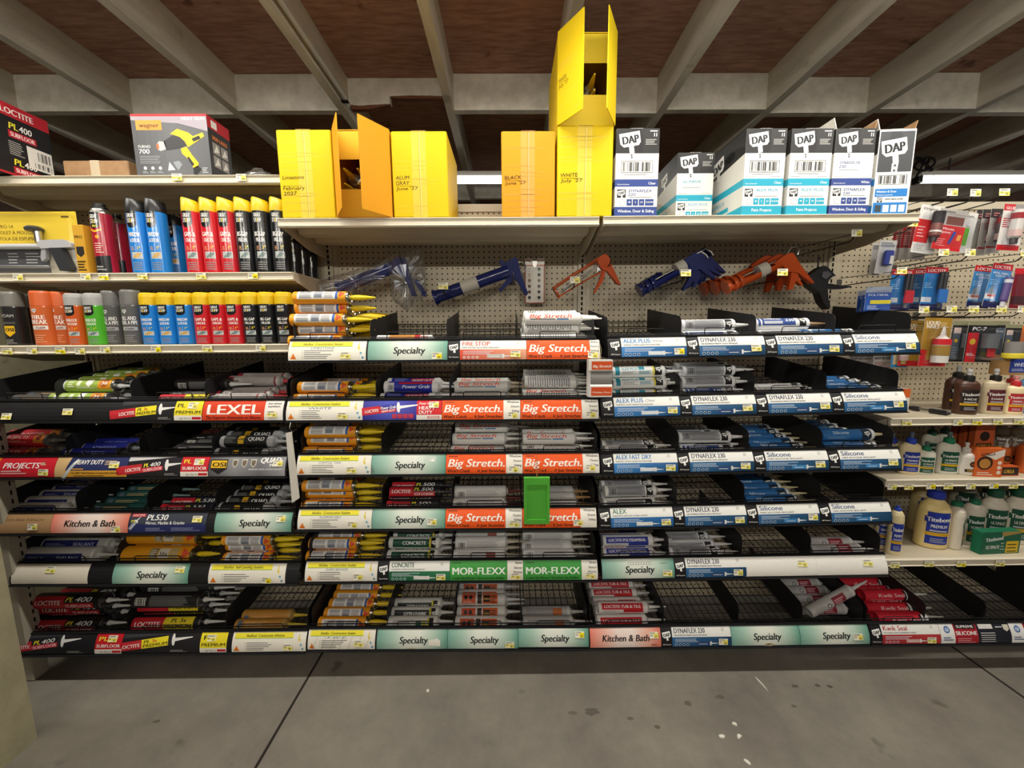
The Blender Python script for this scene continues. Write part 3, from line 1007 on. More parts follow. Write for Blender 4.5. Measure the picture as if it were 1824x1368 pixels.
def c_530(W):
    a = Art().rect(0, 0, W, 76, '232a5c', 0).rect(0, 36, W, 76, '3a3f4c', 1).rect(W * 0.02, 62, W * 0.2, 74, 'c22a33', 2).text('LOCTITE', W * 0.11, 64.5, 7, 'f6f2ee', W * 0.15, 3, b=0.03)
    minitube(a, W * 0.03, 10, W * 0.2, 14, '8f95a2', 3, rot=0.9).text('PL', W * 0.03, 42, 10, 'f2e53a', W * 0.06, 3, 'l', 0.03)
    a.text('PL530', W * 0.22, 50, 21, 'f6f6f2', W * 0.27, 3, 'l', 0.03, 0.15).text('Mirror, Marble & Granite', W * 0.22, 34, 12, 'f6f6f2', W * 0.5, 3, 'l', 0.012)
    return a.lines(W * 0.22, 8, W * 0.48, 24, 3, 'aeb4d4', 2, 0.25).lines(W * 0.55, 8, W * 0.95, 24, 3, 'aeb4d4', 2, 0.25)


def c_paper(W, c='efece4'):
    a = Art().rect(0, 0, W, 76, c, 0)
    return a.poly([(0, 0), (W * 0.3, 4), (W * 0.6, 1), (W, 5), (W, 0)], mix(c, 'b0a890', 0.4), 1)


def c_ge(W):
    a = Art().rect(0, 0, W, 76, 'efefec', 0).circ(W * 0.1, 56, 13, '3d66a8', 2, 18).circ(W * 0.1, 56, 10, '7f9bc8', 3, 18).text('GE', W * 0.1, 51, 10, 'f2f4f6', None, 4, sh=0.2).lines(W * 0.03, 14, W * 0.18, 32, 2, '4a5d84', 2)
    a.rect(W * 0.2, 0, W * 0.53, 76, 'a81f2c', 1).rect(W * 0.22, 58, W * 0.51, 76, '1c1a1e', 2).text('SUPREME', W * 0.365, 62, 9, 'f4f0ec', W * 0.24, 3, b=0.03).text('SILICONE', W * 0.365, 36, 15, 'f4f0ec', W * 0.3, 3, b=0.04)
    a.lines(W * 0.24, 4, W * 0.5, 28, 3, 'e2b0b0', 2, 0.3).rect(W * 0.53, 0, W, 76, '1d1f2a', 1).lines(W * 0.57, 6, W * 0.78, 50, 5, 'cfcfcc', 2, 0.35, 0.05).rect(W * 0.56, 58, W * 0.76, 74, 'e2dfd8', 2)
    return a.lines(W * 0.8, 62, W * 0.9, 70, 1, 'cfcfcc', 2).poly([(W * 0.91, 72), (W * 0.99, 72), (W * 0.99, 56), (W * 0.95, 48), (W * 0.91, 56)], 'd8d4c4', 2)


def sign(bay, row, px0, px1, fn, label, tags=(), group=None, dz=0.0, dy=0.0, lift=0.0, **kw):
    """printed card slid into the channel of a rack, px0..px1 along its lower edge"""
    r = RACKS[bay, row]
    f = lambda px: (px - r['p0'][0]) / (r['p1'][0] - r['p0'][0])
    k = [at(r['p0'][0] + (r['p1'][0] - r['p0'][0]) * f(px), r['p0'][1] + (r['p1'][1] - r['p0'][1]) * f(px), YF) for px in (px0, px1)]
    u0, u1 = k[0].x - r['a'].x, k[1].x - r['a'].x
    W = (u1 - u0) * 1000 - 0.6
    a = fn(W, **kw)
    mb = MB()
    pr = [arc(v * 6.3334) for v in range(13)]
    mb.prism([(y + 0.0001, z) for y, z in pr] + [(y + 0.0009, z) for y, z in reversed(pr)], 'x', 0, W * 0.001, a.it[0][2], 'card')
    mb.art(a, on_arc(0), 'print', 1, 6.3334)
    o = tag(mb.build('sign_card', None, mat=r['m'] @ Matrix.Translation((u0, dy, dz + 0.0015))), label, 'sign card', group)
    for i, tg in enumerate(tags):
        x, v = tg[0] * W, tg[1]
        (y0, z0), (y1, z1) = arc(v), arc(v + 25)
        tl = math.atan2(y1 - y0, z1 - z0)
        ym, zm = arc(v + 12.5)
        yo = min(0.0, ym - y0 - math.tan(tl) * (zm - z0))
        price_tag(o, x * 0.001 - 0.019, y0 + yo - 0.0012, z0, int(px0) + i * 3, len(tg) > 2 and tg[2], tl, 0.03 * ((int(px0) + i) % 3 - 1))
    return o


SG = 'sign cards slotted into the racks'
TL = ((0.88, 6),)


def L(c, bay, row, extra=''):
    return ('%s sign card on the %s%s' % (c, RACKS[bay, row]['name'], extra)).strip()


hands = {1: 'LIMESTONE', 2: 'WHITE', 3: 'CAPITOL TAN', 4: 'ALUMINUM GRAY', 5: 'DARK BRONZE'}
for rr, (a0, a1) in {1: (513.5, 652), 2: (509.5, 646), 3: (528.5, 661), 4: (530, 662), 5: (543, 672)}.items():
    sign('middle', rr, a0, a1, c_sika, L('white and yellow', 'middle', rr), ((0.74, 6),), SG, hand=hands[rr])
sign('middle', 6, 548, 668, c_sika, L('crumpled white and yellow', 'middle', 6), ((0.76, 14),), SG, hand='F.W.C.', dull=True)
sign('middle', 1, 655, 797, c_green, L('pale green', 'middle', 1), ((0.87, 3, True),), SG)
sign('middle', 1, 797.5, 938, c_dap, L('red and white with black end block', 'middle', 1), ((0.86, 10),), SG, title='FIRE STOP', tc='c8402c', low=('d84a2c', 'e0a080'), sub='FIRE RATED SILICONE SEALANT', tube='c8c4bc', foot='Fire System')
sign('middle', 1, 938.5, 1069, c_stretch, L('orange with white end', 'middle', 1), ((0.9, 4),), SG, cut=0.865)
sign('middle', 2, 646.5, 787, c_grab, L('blue and red with tube picture', 'middle', 2), ((0.9, 48),), SG)
sign('middle', 2, 787.5, 927, c_stretch, L('left of two orange', 'middle', 2).replace('card', 'cards'), ((0.9, 4),), SG)
sign('middle', 2, 927.5, 1066.5, c_stretch, L('right of two orange', 'middle', 2).replace('card', 'cards'), ((0.9, 4),), SG)
sign('middle', 3, 661.5, 794, c_green, L('pale green taped', 'middle', 3), (), SG, note='tape')
sign('middle', 3, 794.5, 931, c_stretch, L('left of two orange', 'middle', 3).replace('card', 'cards'), ((0.88, 6),), SG)
sign('middle', 3, 931.5, 1068, c_stretch, L('right of two orange', 'middle', 3).replace('card', 'cards'), ((0.88, 10),), SG)
sign('middle', 4, 662.5, 793, c_green, L('pale green', 'middle', 4), ((0.82, 16),), SG)
sign('middle', 4, 793.5, 930, c_stretch, L('left of two orange', 'middle', 4).replace('card', 'cards'), ((0.9, 6),), SG)
sign('middle', 4, 930.5, 1063, c_stretch, L('orange, partly behind the hanging green block,', 'middle', 4), ((0.75, 8),), SG)
sign('middle', 5, 673, 801, c_dap, L('green and white with black end block', 'middle', 5), ((0.88, 4),), SG, title='CONCRETE', tc='245a40', low=('1d5c3c', '2f7a52'), sub='CONCRETE & MORTAR FILLER & SEALANT', tube='e4e4de', foot='Specialty')
sign('middle', 5, 801.5, 932, c_stretch, L('left of two green lettered', 'middle', 5).replace('card', 'cards'), ((0.9, 5),), SG, kind='g')
sign('middle', 5, 932.5, 1065, c_stretch, L('right of two green lettered', 'middle', 5).replace('card', 'cards'), ((0.9, 8),), SG, kind='g')
sign('middle', 6, 671, 797, c_green, L('pale green torn-spotted', 'middle', 6), (), SG, note='chip')
sign('middle', 6, 797.5, 923, c_green, L('central pale green', 'middle', 6), ((0.88, 6),), SG)
sign('middle', 6, 923.5, 1049, c_green, L('rightmost pale green, set slightly high,', 'middle', 6), ((0.87, 40, True),), SG, dz=0.006)
BL2, DN = ('3f86c8', '1c5388'), dict(title='DYNAFLEX 230', tc='33364c', low=('2c6496', '173f60'))
SI = dict(title='Silicone', tc='3d4f7c', low=('2f6496', '17405e'), sub='100% SILICONE SEALANT', tube='3f86c0')


def dapl(c, row, e=''):
    return L(c, 'right', row, e)


sign('right', 1, 1086, 1224, c_dap, dapl('leftmost bright blue and white', 1), ((0.9, 6, True),), SG, title='ALEX PLUS', tc='2a78b8', low=BL2, sub='ACRYLIC LATEX CAULK PLUS SILICONE', tube='dfe6ea', hand='White')
sign('right', 1, 1224.5, 1364, c_dap, dapl('second from left blue and white', 1), ((0.88, 14),), SG, **DN)
sign('right', 1, 1364.5, 1502, c_dap, dapl('third from left blue and white', 1), ((0.88, 8),), SG, **DN)
sign('right', 1, 1502.5, 1638, c_dap, dapl('rightmost blue and white', 1), ((0.88, 14),), SG, **SI)
sign('right', 2, 1073, 1212, c_dap, dapl('leftmost bright blue and white', 2), ((0.9, 10),), SG, title='ALEX PLUS', tc='2a78b8', low=BL2, sub='ACRYLIC LATEX CAULK PLUS SILICONE', tube='dfe6ea', hand='Clear')
sign('right', 2, 1212.5, 1348, c_dap, dapl('second from left blue and white', 2), ((0.88, 12),), SG, **DN)
sign('right', 2, 1348.5, 1483, c_dap, dapl('third from left blue and white', 2), ((0.9, 14),), SG, **DN)
sign('right', 2, 1483.5, 1616, c_dap, dapl('rightmost blue and white', 2), ((0.88, 14),), SG, **SI)
sign('right', 3, 1073, 1208, c_dap, dapl('leftmost bright blue and white', 3), ((0.9, 8),), SG, title='ALEX FAST DRY', tc='2a78b8', low=BL2, sub='ACRYLIC LATEX CAULK PLUS SILICONE', tube='dfe6ea')
sign('right', 3, 1208.5, 1344, c_dap, dapl('second from left blue and white', 3), ((0.88, 10),), SG, **DN)
sign('right', 3, 1344.5, 1477, c_dap, dapl('third from left blue and white', 3), ((0.88, 10),), SG, **SI)
sign('right', 3, 1477.5, 1606, c_dap, dapl('rightmost blue and white', 3), ((0.88, 14),), SG, **SI)
sign('right', 4, 1068, 1200, c_dap, dapl('leftmost green-titled blue', 4), ((0.9, 6),), SG, title='ALEX', tc='2f6f56', low=('2f72b0', '2360a0'), sub="PAINTER'S ACRYLIC LATEX CAULK", tube='e8e8e2')
sign('right', 4, 1200.5, 1331, c_dap, dapl('second from left blue and white', 4), ((0.9, 8),), SG, **DN)
sign('right', 4, 1331.5, 1461, c_dap, dapl('third from left blue and white', 4), ((0.9, 14),), SG, **SI)
sign('right', 4, 1461.5, 1589, c_dap, dapl('rightmost blue and white untagged', 4), (), SG, **SI)
sign('right', 5, 1073, 1202, c_green, dapl('pale green scrawled-on', 5), ((0.9, 10),), SG, note='scrawl')
sign('right', 5, 1202.5, 1330, c_dap, dapl('blue and white', 5), ((0.88, 8),), SG, **DN)
sign('right', 5, 1325, 1457, c_paper, dapl('left of two blank white', 5).replace('card', 'cards'), ((0.8, 40),), SG)
sign('right', 5, 1457, 1582, c_paper, dapl('right of two blank white', 5).replace('card', 'cards'), ((0.72, 38),), SG)
sign('right', 6, 1051.5, 1178, c_kitchen, dapl('pink', 6), ((0.9, 38),), SG, rip=True)
sign('right', 6, 1178.5, 1303, c_dap, dapl('blue and white', 6), ((0.88, 8),), SG, **DN)
sign('right', 6, 1303.5, 1426, c_green, dapl('left of two pale green', 6).replace('card', 'cards') + ', hole below lettering', (), SG, note='hole')
sign('right', 6, 1426.5, 1549.5, c_green, dapl('right of two pale green', 6).replace('card', 'cards'), ((0.83, 20),), SG)
sign('far right', 6, 1553, 1676, c_dap, L('red and white', 'far right', 6), ((0.86, 4),), SG, title='Kwik Seal', tc='b02430', low=('a8242c', 'b8383c'), sub='KITCHEN & BATH ADHESIVE CAULK', tube='d8b0a8', foot='Kitchen')
sign('far right', 6, 1676.5, 1802, c_ge, L('left of two white, red and black', 'far right', 6).replace('card', 'cards'), (), SG)
sign('far right', 6, 1802.5, 1926, c_ge, L('right of two white, red and black', 'far right', 6).replace('card', 'cards'), (), SG)
sign('left', 2, 215, 360, c_pl, L('black and yellow tube-picture', 'left', 2), ((0.88, 48),), SG, name='PREMIUM', c='f0df2e', tc='1d1c14', panel='f0df2e')
sign('left', 2, 360.5, 504, c_lexel, L('orange-red large-lettered', 'left', 2), ((0.87, 12),), SG)
for i, (px, py) in enumerate(((16, 741), (123, 733))):
    r = RACKS['left', 2]
    q = r['m'].inverted() @ at(px, py, YF + 0.008)
    price_tag(r['o'], q.x - 0.019, arc(q.z / 0.073 * 76 - 10)[0] - 0.004, q.z - 0.012, i, False, 0.33)
sign('left', 3, -28, 97, c_projects, L('red', 'left', 3), ((0.85, 8),), SG)
sign('left', 3, 97.5, 226, c_heavy, L('navy and gold', 'left', 3), ((0.82, 36),), SG)
sign('left', 3, 226.5, 371, c_pl, L('black, white and red tube-picture', 'left', 3), ((0.88, 46),), SG, name='SUBFLOOR', c='d23a48', tc='f2dada', panel='c9202b', top='400', light=True)
sign('left', 3, 371.5, 508, c_quad, L('grey shield-printed', 'left', 3), ((0.9, 40),), SG)
sign('left', 4, -6, 90, c_board, L('brown cardboard handwritten', 'left', 4), ((0.68, 14),), SG)
sign('left', 4, 90.5, 228, c_kitchen, L('pink', 'left', 4), ((0.85, 2),), SG)
sign('left', 4, 229, 367, c_530, L('navy', 'left', 4), ((0.88, 42),), SG)
sign('left', 4, 382, 519, c_green, L('pale green', 'left', 4), ((0.86, 42),), SG)
sign('left', 5, 20, 156, c_paper, L('wrinkled blank cream', 'left', 5), ((0.5, 46),), SG, c='e9e1cf')
sign('left', 5, 200, 335, c_green, L('pale green', 'left', 5), ((0.88, 46),), SG)
sign('left', 5, 371, 508, c_sika, L('white and yellow', 'left', 5), ((0.76, 2, True),), SG, title='Sikaflex  Self Leveling Sealant')
sign('left', 6, 37, 217, c_pl, L('black and red tube-picture', 'left', 6), ((0.9, 48),), SG, name='SUBFLOOR', c='d23a48', tc='f2dada', panel='c9202b', top='400', off=-0.08, cut=0.735)
sign('left', 6, 217.5, 404, c_pl, L('black and yellow tube-picture', 'left', 6), ((0.85, 46),), SG, name='PREMIUM', c='f0df2e', tc='1d1c14', panel='f0df2e', cut=0.745)
sign('left', 6, 413, 545, c_sika, L('white and yellow', 'left', 6), ((0.76, 8),), SG, title='SikaBond  Construction Adhesive')
# ------------------------------------------------------------------ sealant cartridges
TR, TLEN = 0.0243, 0.215
CIRC = 2 * PI * TR * 1000       # mm round
BKV = CIRC / 2


def both(a, fn):
    for v0 in (0, BKV):
        fn(a, v0)
    return a


def t_sika():
    def f(a, v):
        a.rect(20, v - 21, 172, v + 21, 'f0eeea', 1).rect(167, v - 21, 176, v + 21, '2f62b4', 2)
        a.lines(28, v + 2, 78, v + 18, 6, '6c7078', 2, 0.5, 0.2, 3).lines(28, v - 18, 78, v - 1, 6, '6c7078', 2, 0.5, 0.3, 4).rect(84, v - 17, 118, v + 17, 'a4a8b0', 2).rect(88, v - 14, 114, v - 2, '7a7f8a', 3)
        a.lines(124, v - 17, 162, v + 17, 9, '73777f', 2, 0.45, 0.15, 5)
        return a.poly([(182, v - 13), (206, v), (182, v + 13)], 'd9512c', 2)
    return both(Art(), f)


def t_sika_big():
    def f(a, v):
        a.rect(86, v - 20, 176, v + 20, 'cfa54a', 1).rect(90, v - 16, 112, v + 16, '8a7a5c', 2).rect(116, v - 15, 146, v + 15, 'd9cfc0', 2).text('Sika', 131, v - 5, 11, '3d3428', None, 3).rect(150, v - 16, 172, v + 16, 'b8a06a', 2)
        return a.lines(92, v - 14, 110, v + 14, 5, 'e0d6c4', 3).poly([(186, v - 16), (210, v), (186, v + 16)], 'd9512c', 2)
    return both(Art(), f)


def t_stretch():
    a = Art()
    a.text('Big Stretch', 100, -2, 17, 'e8471c', 165, 2, b=0.015, sh=0.25).text("Won't Crack - Windows, Doors & Siding", 120, 18, 5, '3c3c3c', 130, 2)
    a.rect(20, -9, 120, -5.5, '55555a', 1).rect(125, -10, 170, -5, '3c78b4', 1)
    for k in range(18):
        a.rect(14 + k * 10, BKV - 16 - 4 * (k % 3), 20 + k * 10, BKV + 16 + 3 * (k % 2), '9a9a9c', 1)
    return a.lines(16, BKV - 34, 196, BKV - 20, 3, '7c7c80', 1, 0.4).bars(20, BKV + 20, 50, BKV + 34)


def t_blank(c1='a8a8aa', acc=None, word=None, wc='8a2a22', ww=110):
    def f():
        a = Art()
        a.bars(16, BKV - 14, 44, BKV + 10).lines(50, BKV - 18, 196, BKV + 18, 9, c1, 1, 0.45, 0.2)
        if word:
            a.text(word, 95, -6, 13, wc, ww, 2)
        else:
            a.lines(20, -16, 190, 16, 8, c1, 1, 0.45, 0.25, 7)
        if acc:
            a.rect(140, -22, 180, 14, acc, 2)
        return a
    return f


def t_alex():
    def f(a, v):
        a.rect(12, v - 22, 30, v + 22, '2b8fa6', 1).text('ALEX PLUS', 70, v - 1, 12, '2b8fa6', 66, 2).lines(40, v - 18, 104, v - 4, 4, '8c9296', 1, 0.4)
        a.rect(108, v + 0, 132, v + 18, '2b8fa6', 1).lines(108, v - 18, 160, v - 3, 4, '4b9cae', 1, 0.5, 0.2).rect(166, v - 24, 174, v + 24, 'e3d44a', 2).rect(174, v - 24, 208, v + 24, '17171a', 1)
        return logo(a, 191, v + 3, 19, 2)
    return both(Art(), f)


def t_dyna(blue='2d4a8c'):
    def f():
        a = Art()
        a.rect(10, -22, 20, 22, blue, 1).rect(26, -20, 160, 20, blue, 1).text('DYNAFLEX', 72, 5, 12, 'f2f4f6', 70, 2, b=0.03, sh=0.15).text('230', 138, -4, 15, 'f2f4f6', 38, 2, b=0.03, sh=0.15).rect(34, -14, 108, -2, 'b8bcc6', 2)
        a.rect(176, -24, 210, 24, '17171a', 1)
        logo(a, 192, 3, 19, 2)
        a.rect(14, BKV - 22, 170, BKV + 22, 'a2a3a6', 1).lines(52, BKV - 18, 166, BKV + 18, 9, '6a6b70', 2, 0.5, 0.15).bars(20, BKV - 14, 48, BKV + 10).rect(176, BKV - 24, 210, BKV + 24, '17171a', 1)
        return logo(a, 192, BKV + 3, 17, 2)
    return f


def t_sil():
    def f(a, v):
        a.lines(20, v - 20, 120, v - 6, 4, '8db6d4', 1, 0.35).text('Silicone', 76, v + 2, 13, 'cfe2f0', 66, 2, b=0.02).rect(164, v - 24, 206, v + 24, '1c2c3c', 1)
        return logo(a, 186, v + 3, 18, 2)
    return both(Art(), f)


def t_pl(word, c, tc, top=None):
    def f():
        def g(a, v):
            a.rect(0, v - 22, 100, v + 22, 'c4222f', 1).text('LOCTITE', 50, v - 7, 15, 'f4f0ee', 78, 2, b=0.03)
            if top:
                a.rect(100, v - 22, 192, v - 1, 'c4222f', 1).text(word, 146, v - 17, 12, tc, 80, 2, b=0.02).text('PL', 104, v + 3, 15, 'f2e53a', 24, 2, 'l', 0.03, 0.15).text(top, 134, v + 3, 15, 'f4f4f0', 50, 2, 'l', 0.02, 0.15)
            else:
                a.rect(100, v - 22, 194, v + 22, c, 1).text(word, 147, v - 14, 14, tc, 84, 2, b=0.03).text('PL 3x', 147, v + 5, 12, tc, 46, 2, b=0.03)
            return a
        a = g(Art(), 0)
        a.bars(16, BKV - 12, 46, BKV + 8).rect(14, BKV - 14, 48, BKV + 10, 'e2e0da', 0)
        return a.lines(60, BKV - 18, 190, BKV + 18, 9, '8a8a88', 1, 0.4, 0.2)
    return f


def t_quad():
    def f(a, v):
        a.rect(76, v - 20, 100, v + 20, 'e3b41e', 1).text('OSI', 88, v - 5, 12, '1a1a1c', 20, 2, rot=0, b=0.03).text('QUAD', 150, v - 7, 17, 'e6e6e2', 66, 2, b=0.04)
        return a.lines(18, v - 16, 70, v + 16, 6, '8e8e8a', 1, 0.35)
    return both(Art(), f)


def t_green():
    def f(a, v):
        a.rect(20, v - 22, 34, v + 22, 'f0f2e8', 1).lines(44, v - 16, 70, v + 16, 4, 'd8e2c0', 1, 0.5).rect(78, v - 10, 92, v + 12, 'e4ecd4', 1).poly([(112, v + 20), (136, v + 20), (136, v - 4), (124, v - 16), (112, v - 4)], 'f0f2e8', 1)
        a.rect(158, v - 23, 206, v + 23, 'e39a2e', 1).circ(182, v, 16, 'b9662a', 2).text('36', 182, v - 6, 13, 'f6f0e2', 24, 3, b=0.03)
        return a.lines(78, v - 20, 150, v - 12, 2, 'd8e2c0', 1)
    return both(Art(), f)


def t_red():
    def f(a, v):
        a.rect(10, v - 22, 34, v + 22, 'e8d8d0', 1).text('PROJECTS', 96, v - 4, 14, 'f4e6e2', 100, 2, b=0.02, sh=0.2).rect(168, v - 22, 206, v + 22, 'd8862c', 1).circ(187, v, 11, '7a2a1e', 2)
        return a.lines(48, v - 20, 150, v - 10, 2, 'e0a8a0', 1)
    return both(Art(), f)


def t_blue():
    def f(a, v):
        return a.rect(14, v - 22, 34, v + 22, 'c9c6be', 1).lines(50, v - 18, 196, v - 8, 2, '5a68b0', 1, 0.3).text('ADHESIVE', 120, v - 1, 12, '8c9ad4', 96, 2)
    return both(Art(), f)


def t_grab():
    a = Art().rect(14, -22, 42, 22, 'd8d8dc', 1).bars(18, -10, 40, 10).rect(118, -24, 214, 24, '26309a', 1).rect(60, 14, 200, 24, 'c6202c', 2).text('Power Grab', 130, -4, 14, 'e6e8f4', 110, 3, b=0.02, sh=0.2)
    a.rect(100, BKV - 22, 214, BKV + 8, 'c6202c', 1).text('HEAVY DUTY', 150, BKV - 10, 13, 'f4f0ee', 90, 2, b=0.03)
    return a.lines(30, BKV - 18, 90, BKV + 18, 6, '8f98d8', 1)


def t_concrete(word='CONCRETE', c='1c4f3a'):
    def f():
        a = Art().rect(20, -20, 176, 16, c, 1).text(word, 112, -7, 15, 'eef0ea', 100, 2, b=0.03).rect(176, -24, 184, 24, 'd9c832', 2).rect(184, -24, 212, 24, '19191b', 1)
        logo(a, 197, 2, 15, 2)
        a.lines(26, BKV - 20, 120, BKV + 20, 9, '8b8d8c', 1, 0.45).rect(126, BKV - 18, 150, BKV + 14, '2d6a4c', 1).rect(154, BKV - 18, 170, BKV + 14, 'c8c83c', 1)
        return a.rect(176, BKV - 24, 184, BKV + 24, 'd9c832', 2).rect(184, BKV - 24, 212, BKV + 24, '19191b', 1)
    return f


def t_orange():
    def f(a, v):
        a.rect(22, v - 22, 84, v + 22, 'c9522a', 1).circ(40, v + 5, 9, '2a1712', 2).circ(62, v + 5, 9, '2a1712', 2).rect(92, v - 22, 112, v + 22, '3c2a22', 1).rect(116, v - 22, 184, v + 22, 'd2602c', 1)
        return a.lines(28, v - 18, 80, v - 8, 2, 'e6c0a8', 2).rect(120, v - 14, 150, v + 14, '2a1712', 2).lines(152, v - 18, 182, v + 16, 5, '2a1712', 2).text('GORILLA', 135, v - 4, 7, 'e8b43c', 26, 3, b=0.02)
    return both(Art(), f)


def t_tub(c='c8202c', word='LOCTITE TUB & TILE'):
    def f():
        a = Art().rect(14, -6, 196, 20, c, 1).text(word, 105, 1, 12, 'f6f0ee', 160, 2, b=0.03).rect(110, -20, 196, -6, c, 1).lines(20, -20, 100, -9, 2, 'b0a8a8', 1)
        for k in range(4):
            a.rect(20 + 22 * k, BKV - 12, 36 + 22 * k, BKV + 14, 'd8a0a0', 1)
        return a.rect(112, BKV - 12, 196, BKV + 16, c, 1).lines(16, BKV - 26, 190, BKV - 16, 2, '9a9698', 1)
    return f


def t_kwik():
    def f(a, v):
        a.text('Kwik Seal', 120, v - 4, 15, 'f4dada', 120, 2, b=0.02).lines(20, v - 20, 170, v - 10, 2, 'e88a8a', 1).rect(186, v - 24, 214, v + 24, 'f0efec', 1).rect(178, v - 24, 188, v + 24, '1a1a1c', 2)
        return logo(a, 202, v + 3, 15, 2)
    return both(Art(), f)


def t_wine():
    def f(a, v):
        a.rect(110, v - 22, 170, v + 22, '8a2433', 1).circ(88, v, 9, '3a3a3c', 1).circ(88, v, 6, 'd0d0ce', 2).lines(20, v - 16, 74, v + 16, 5, '9a9a9c', 1).lines(116, v - 14, 164, v + 14, 4, 'e0b4b8', 2)
        return a
    return both(Art(), f)


def t_bwhite():
    def f(a, v):
        return a.rect(30, v - 14, 190, v + 12, '28307c', 1).text('SEALANT', 150, v - 5, 10, 'd8dcf0', 62, 2, b=0.02).lines(40, v - 4, 100, v + 4, 2, 'aab0da', 2)
    return both(Art(), f)


def t_lexel():
    def f(a, v):
        return a.rect(0, v - 22, 24, v + 22, '8e2028', 1).rect(28, v - 12, 54, v + 12, 'cfcac4', 1).bars(30, v - 8, 52, v + 8).lines(70, v - 18, 190, v + 18, 5, '8b8684', 1, 0.25, 0.3).rect(196, v - 22, 214, v + 22, '8e2028', 1)
    return both(Art(), f)


def t_tan():
    def f(a, v):
        return a.rect(14, v - 16, 34, v + 12, '60707e', 1).lines(46, v - 14, 150, v + 12, 4, 'e0b878', 1, 0.35)
    return both(Art(), f)


def t_fire():
    a = Art().rect(50, -22, 150, 16, 'e8a04a', 1).lines(56, -16, 144, 12, 4, '7a4a1e', 2).rect(150, -22, 172, 16, 'c8282c', 2).text('FIRE', 190, -4, 12, 'c8282c', 30, 2, b=0.03)
    return a.lines(16, BKV - 18, 190, BKV + 18, 7, '9c9a98', 1)


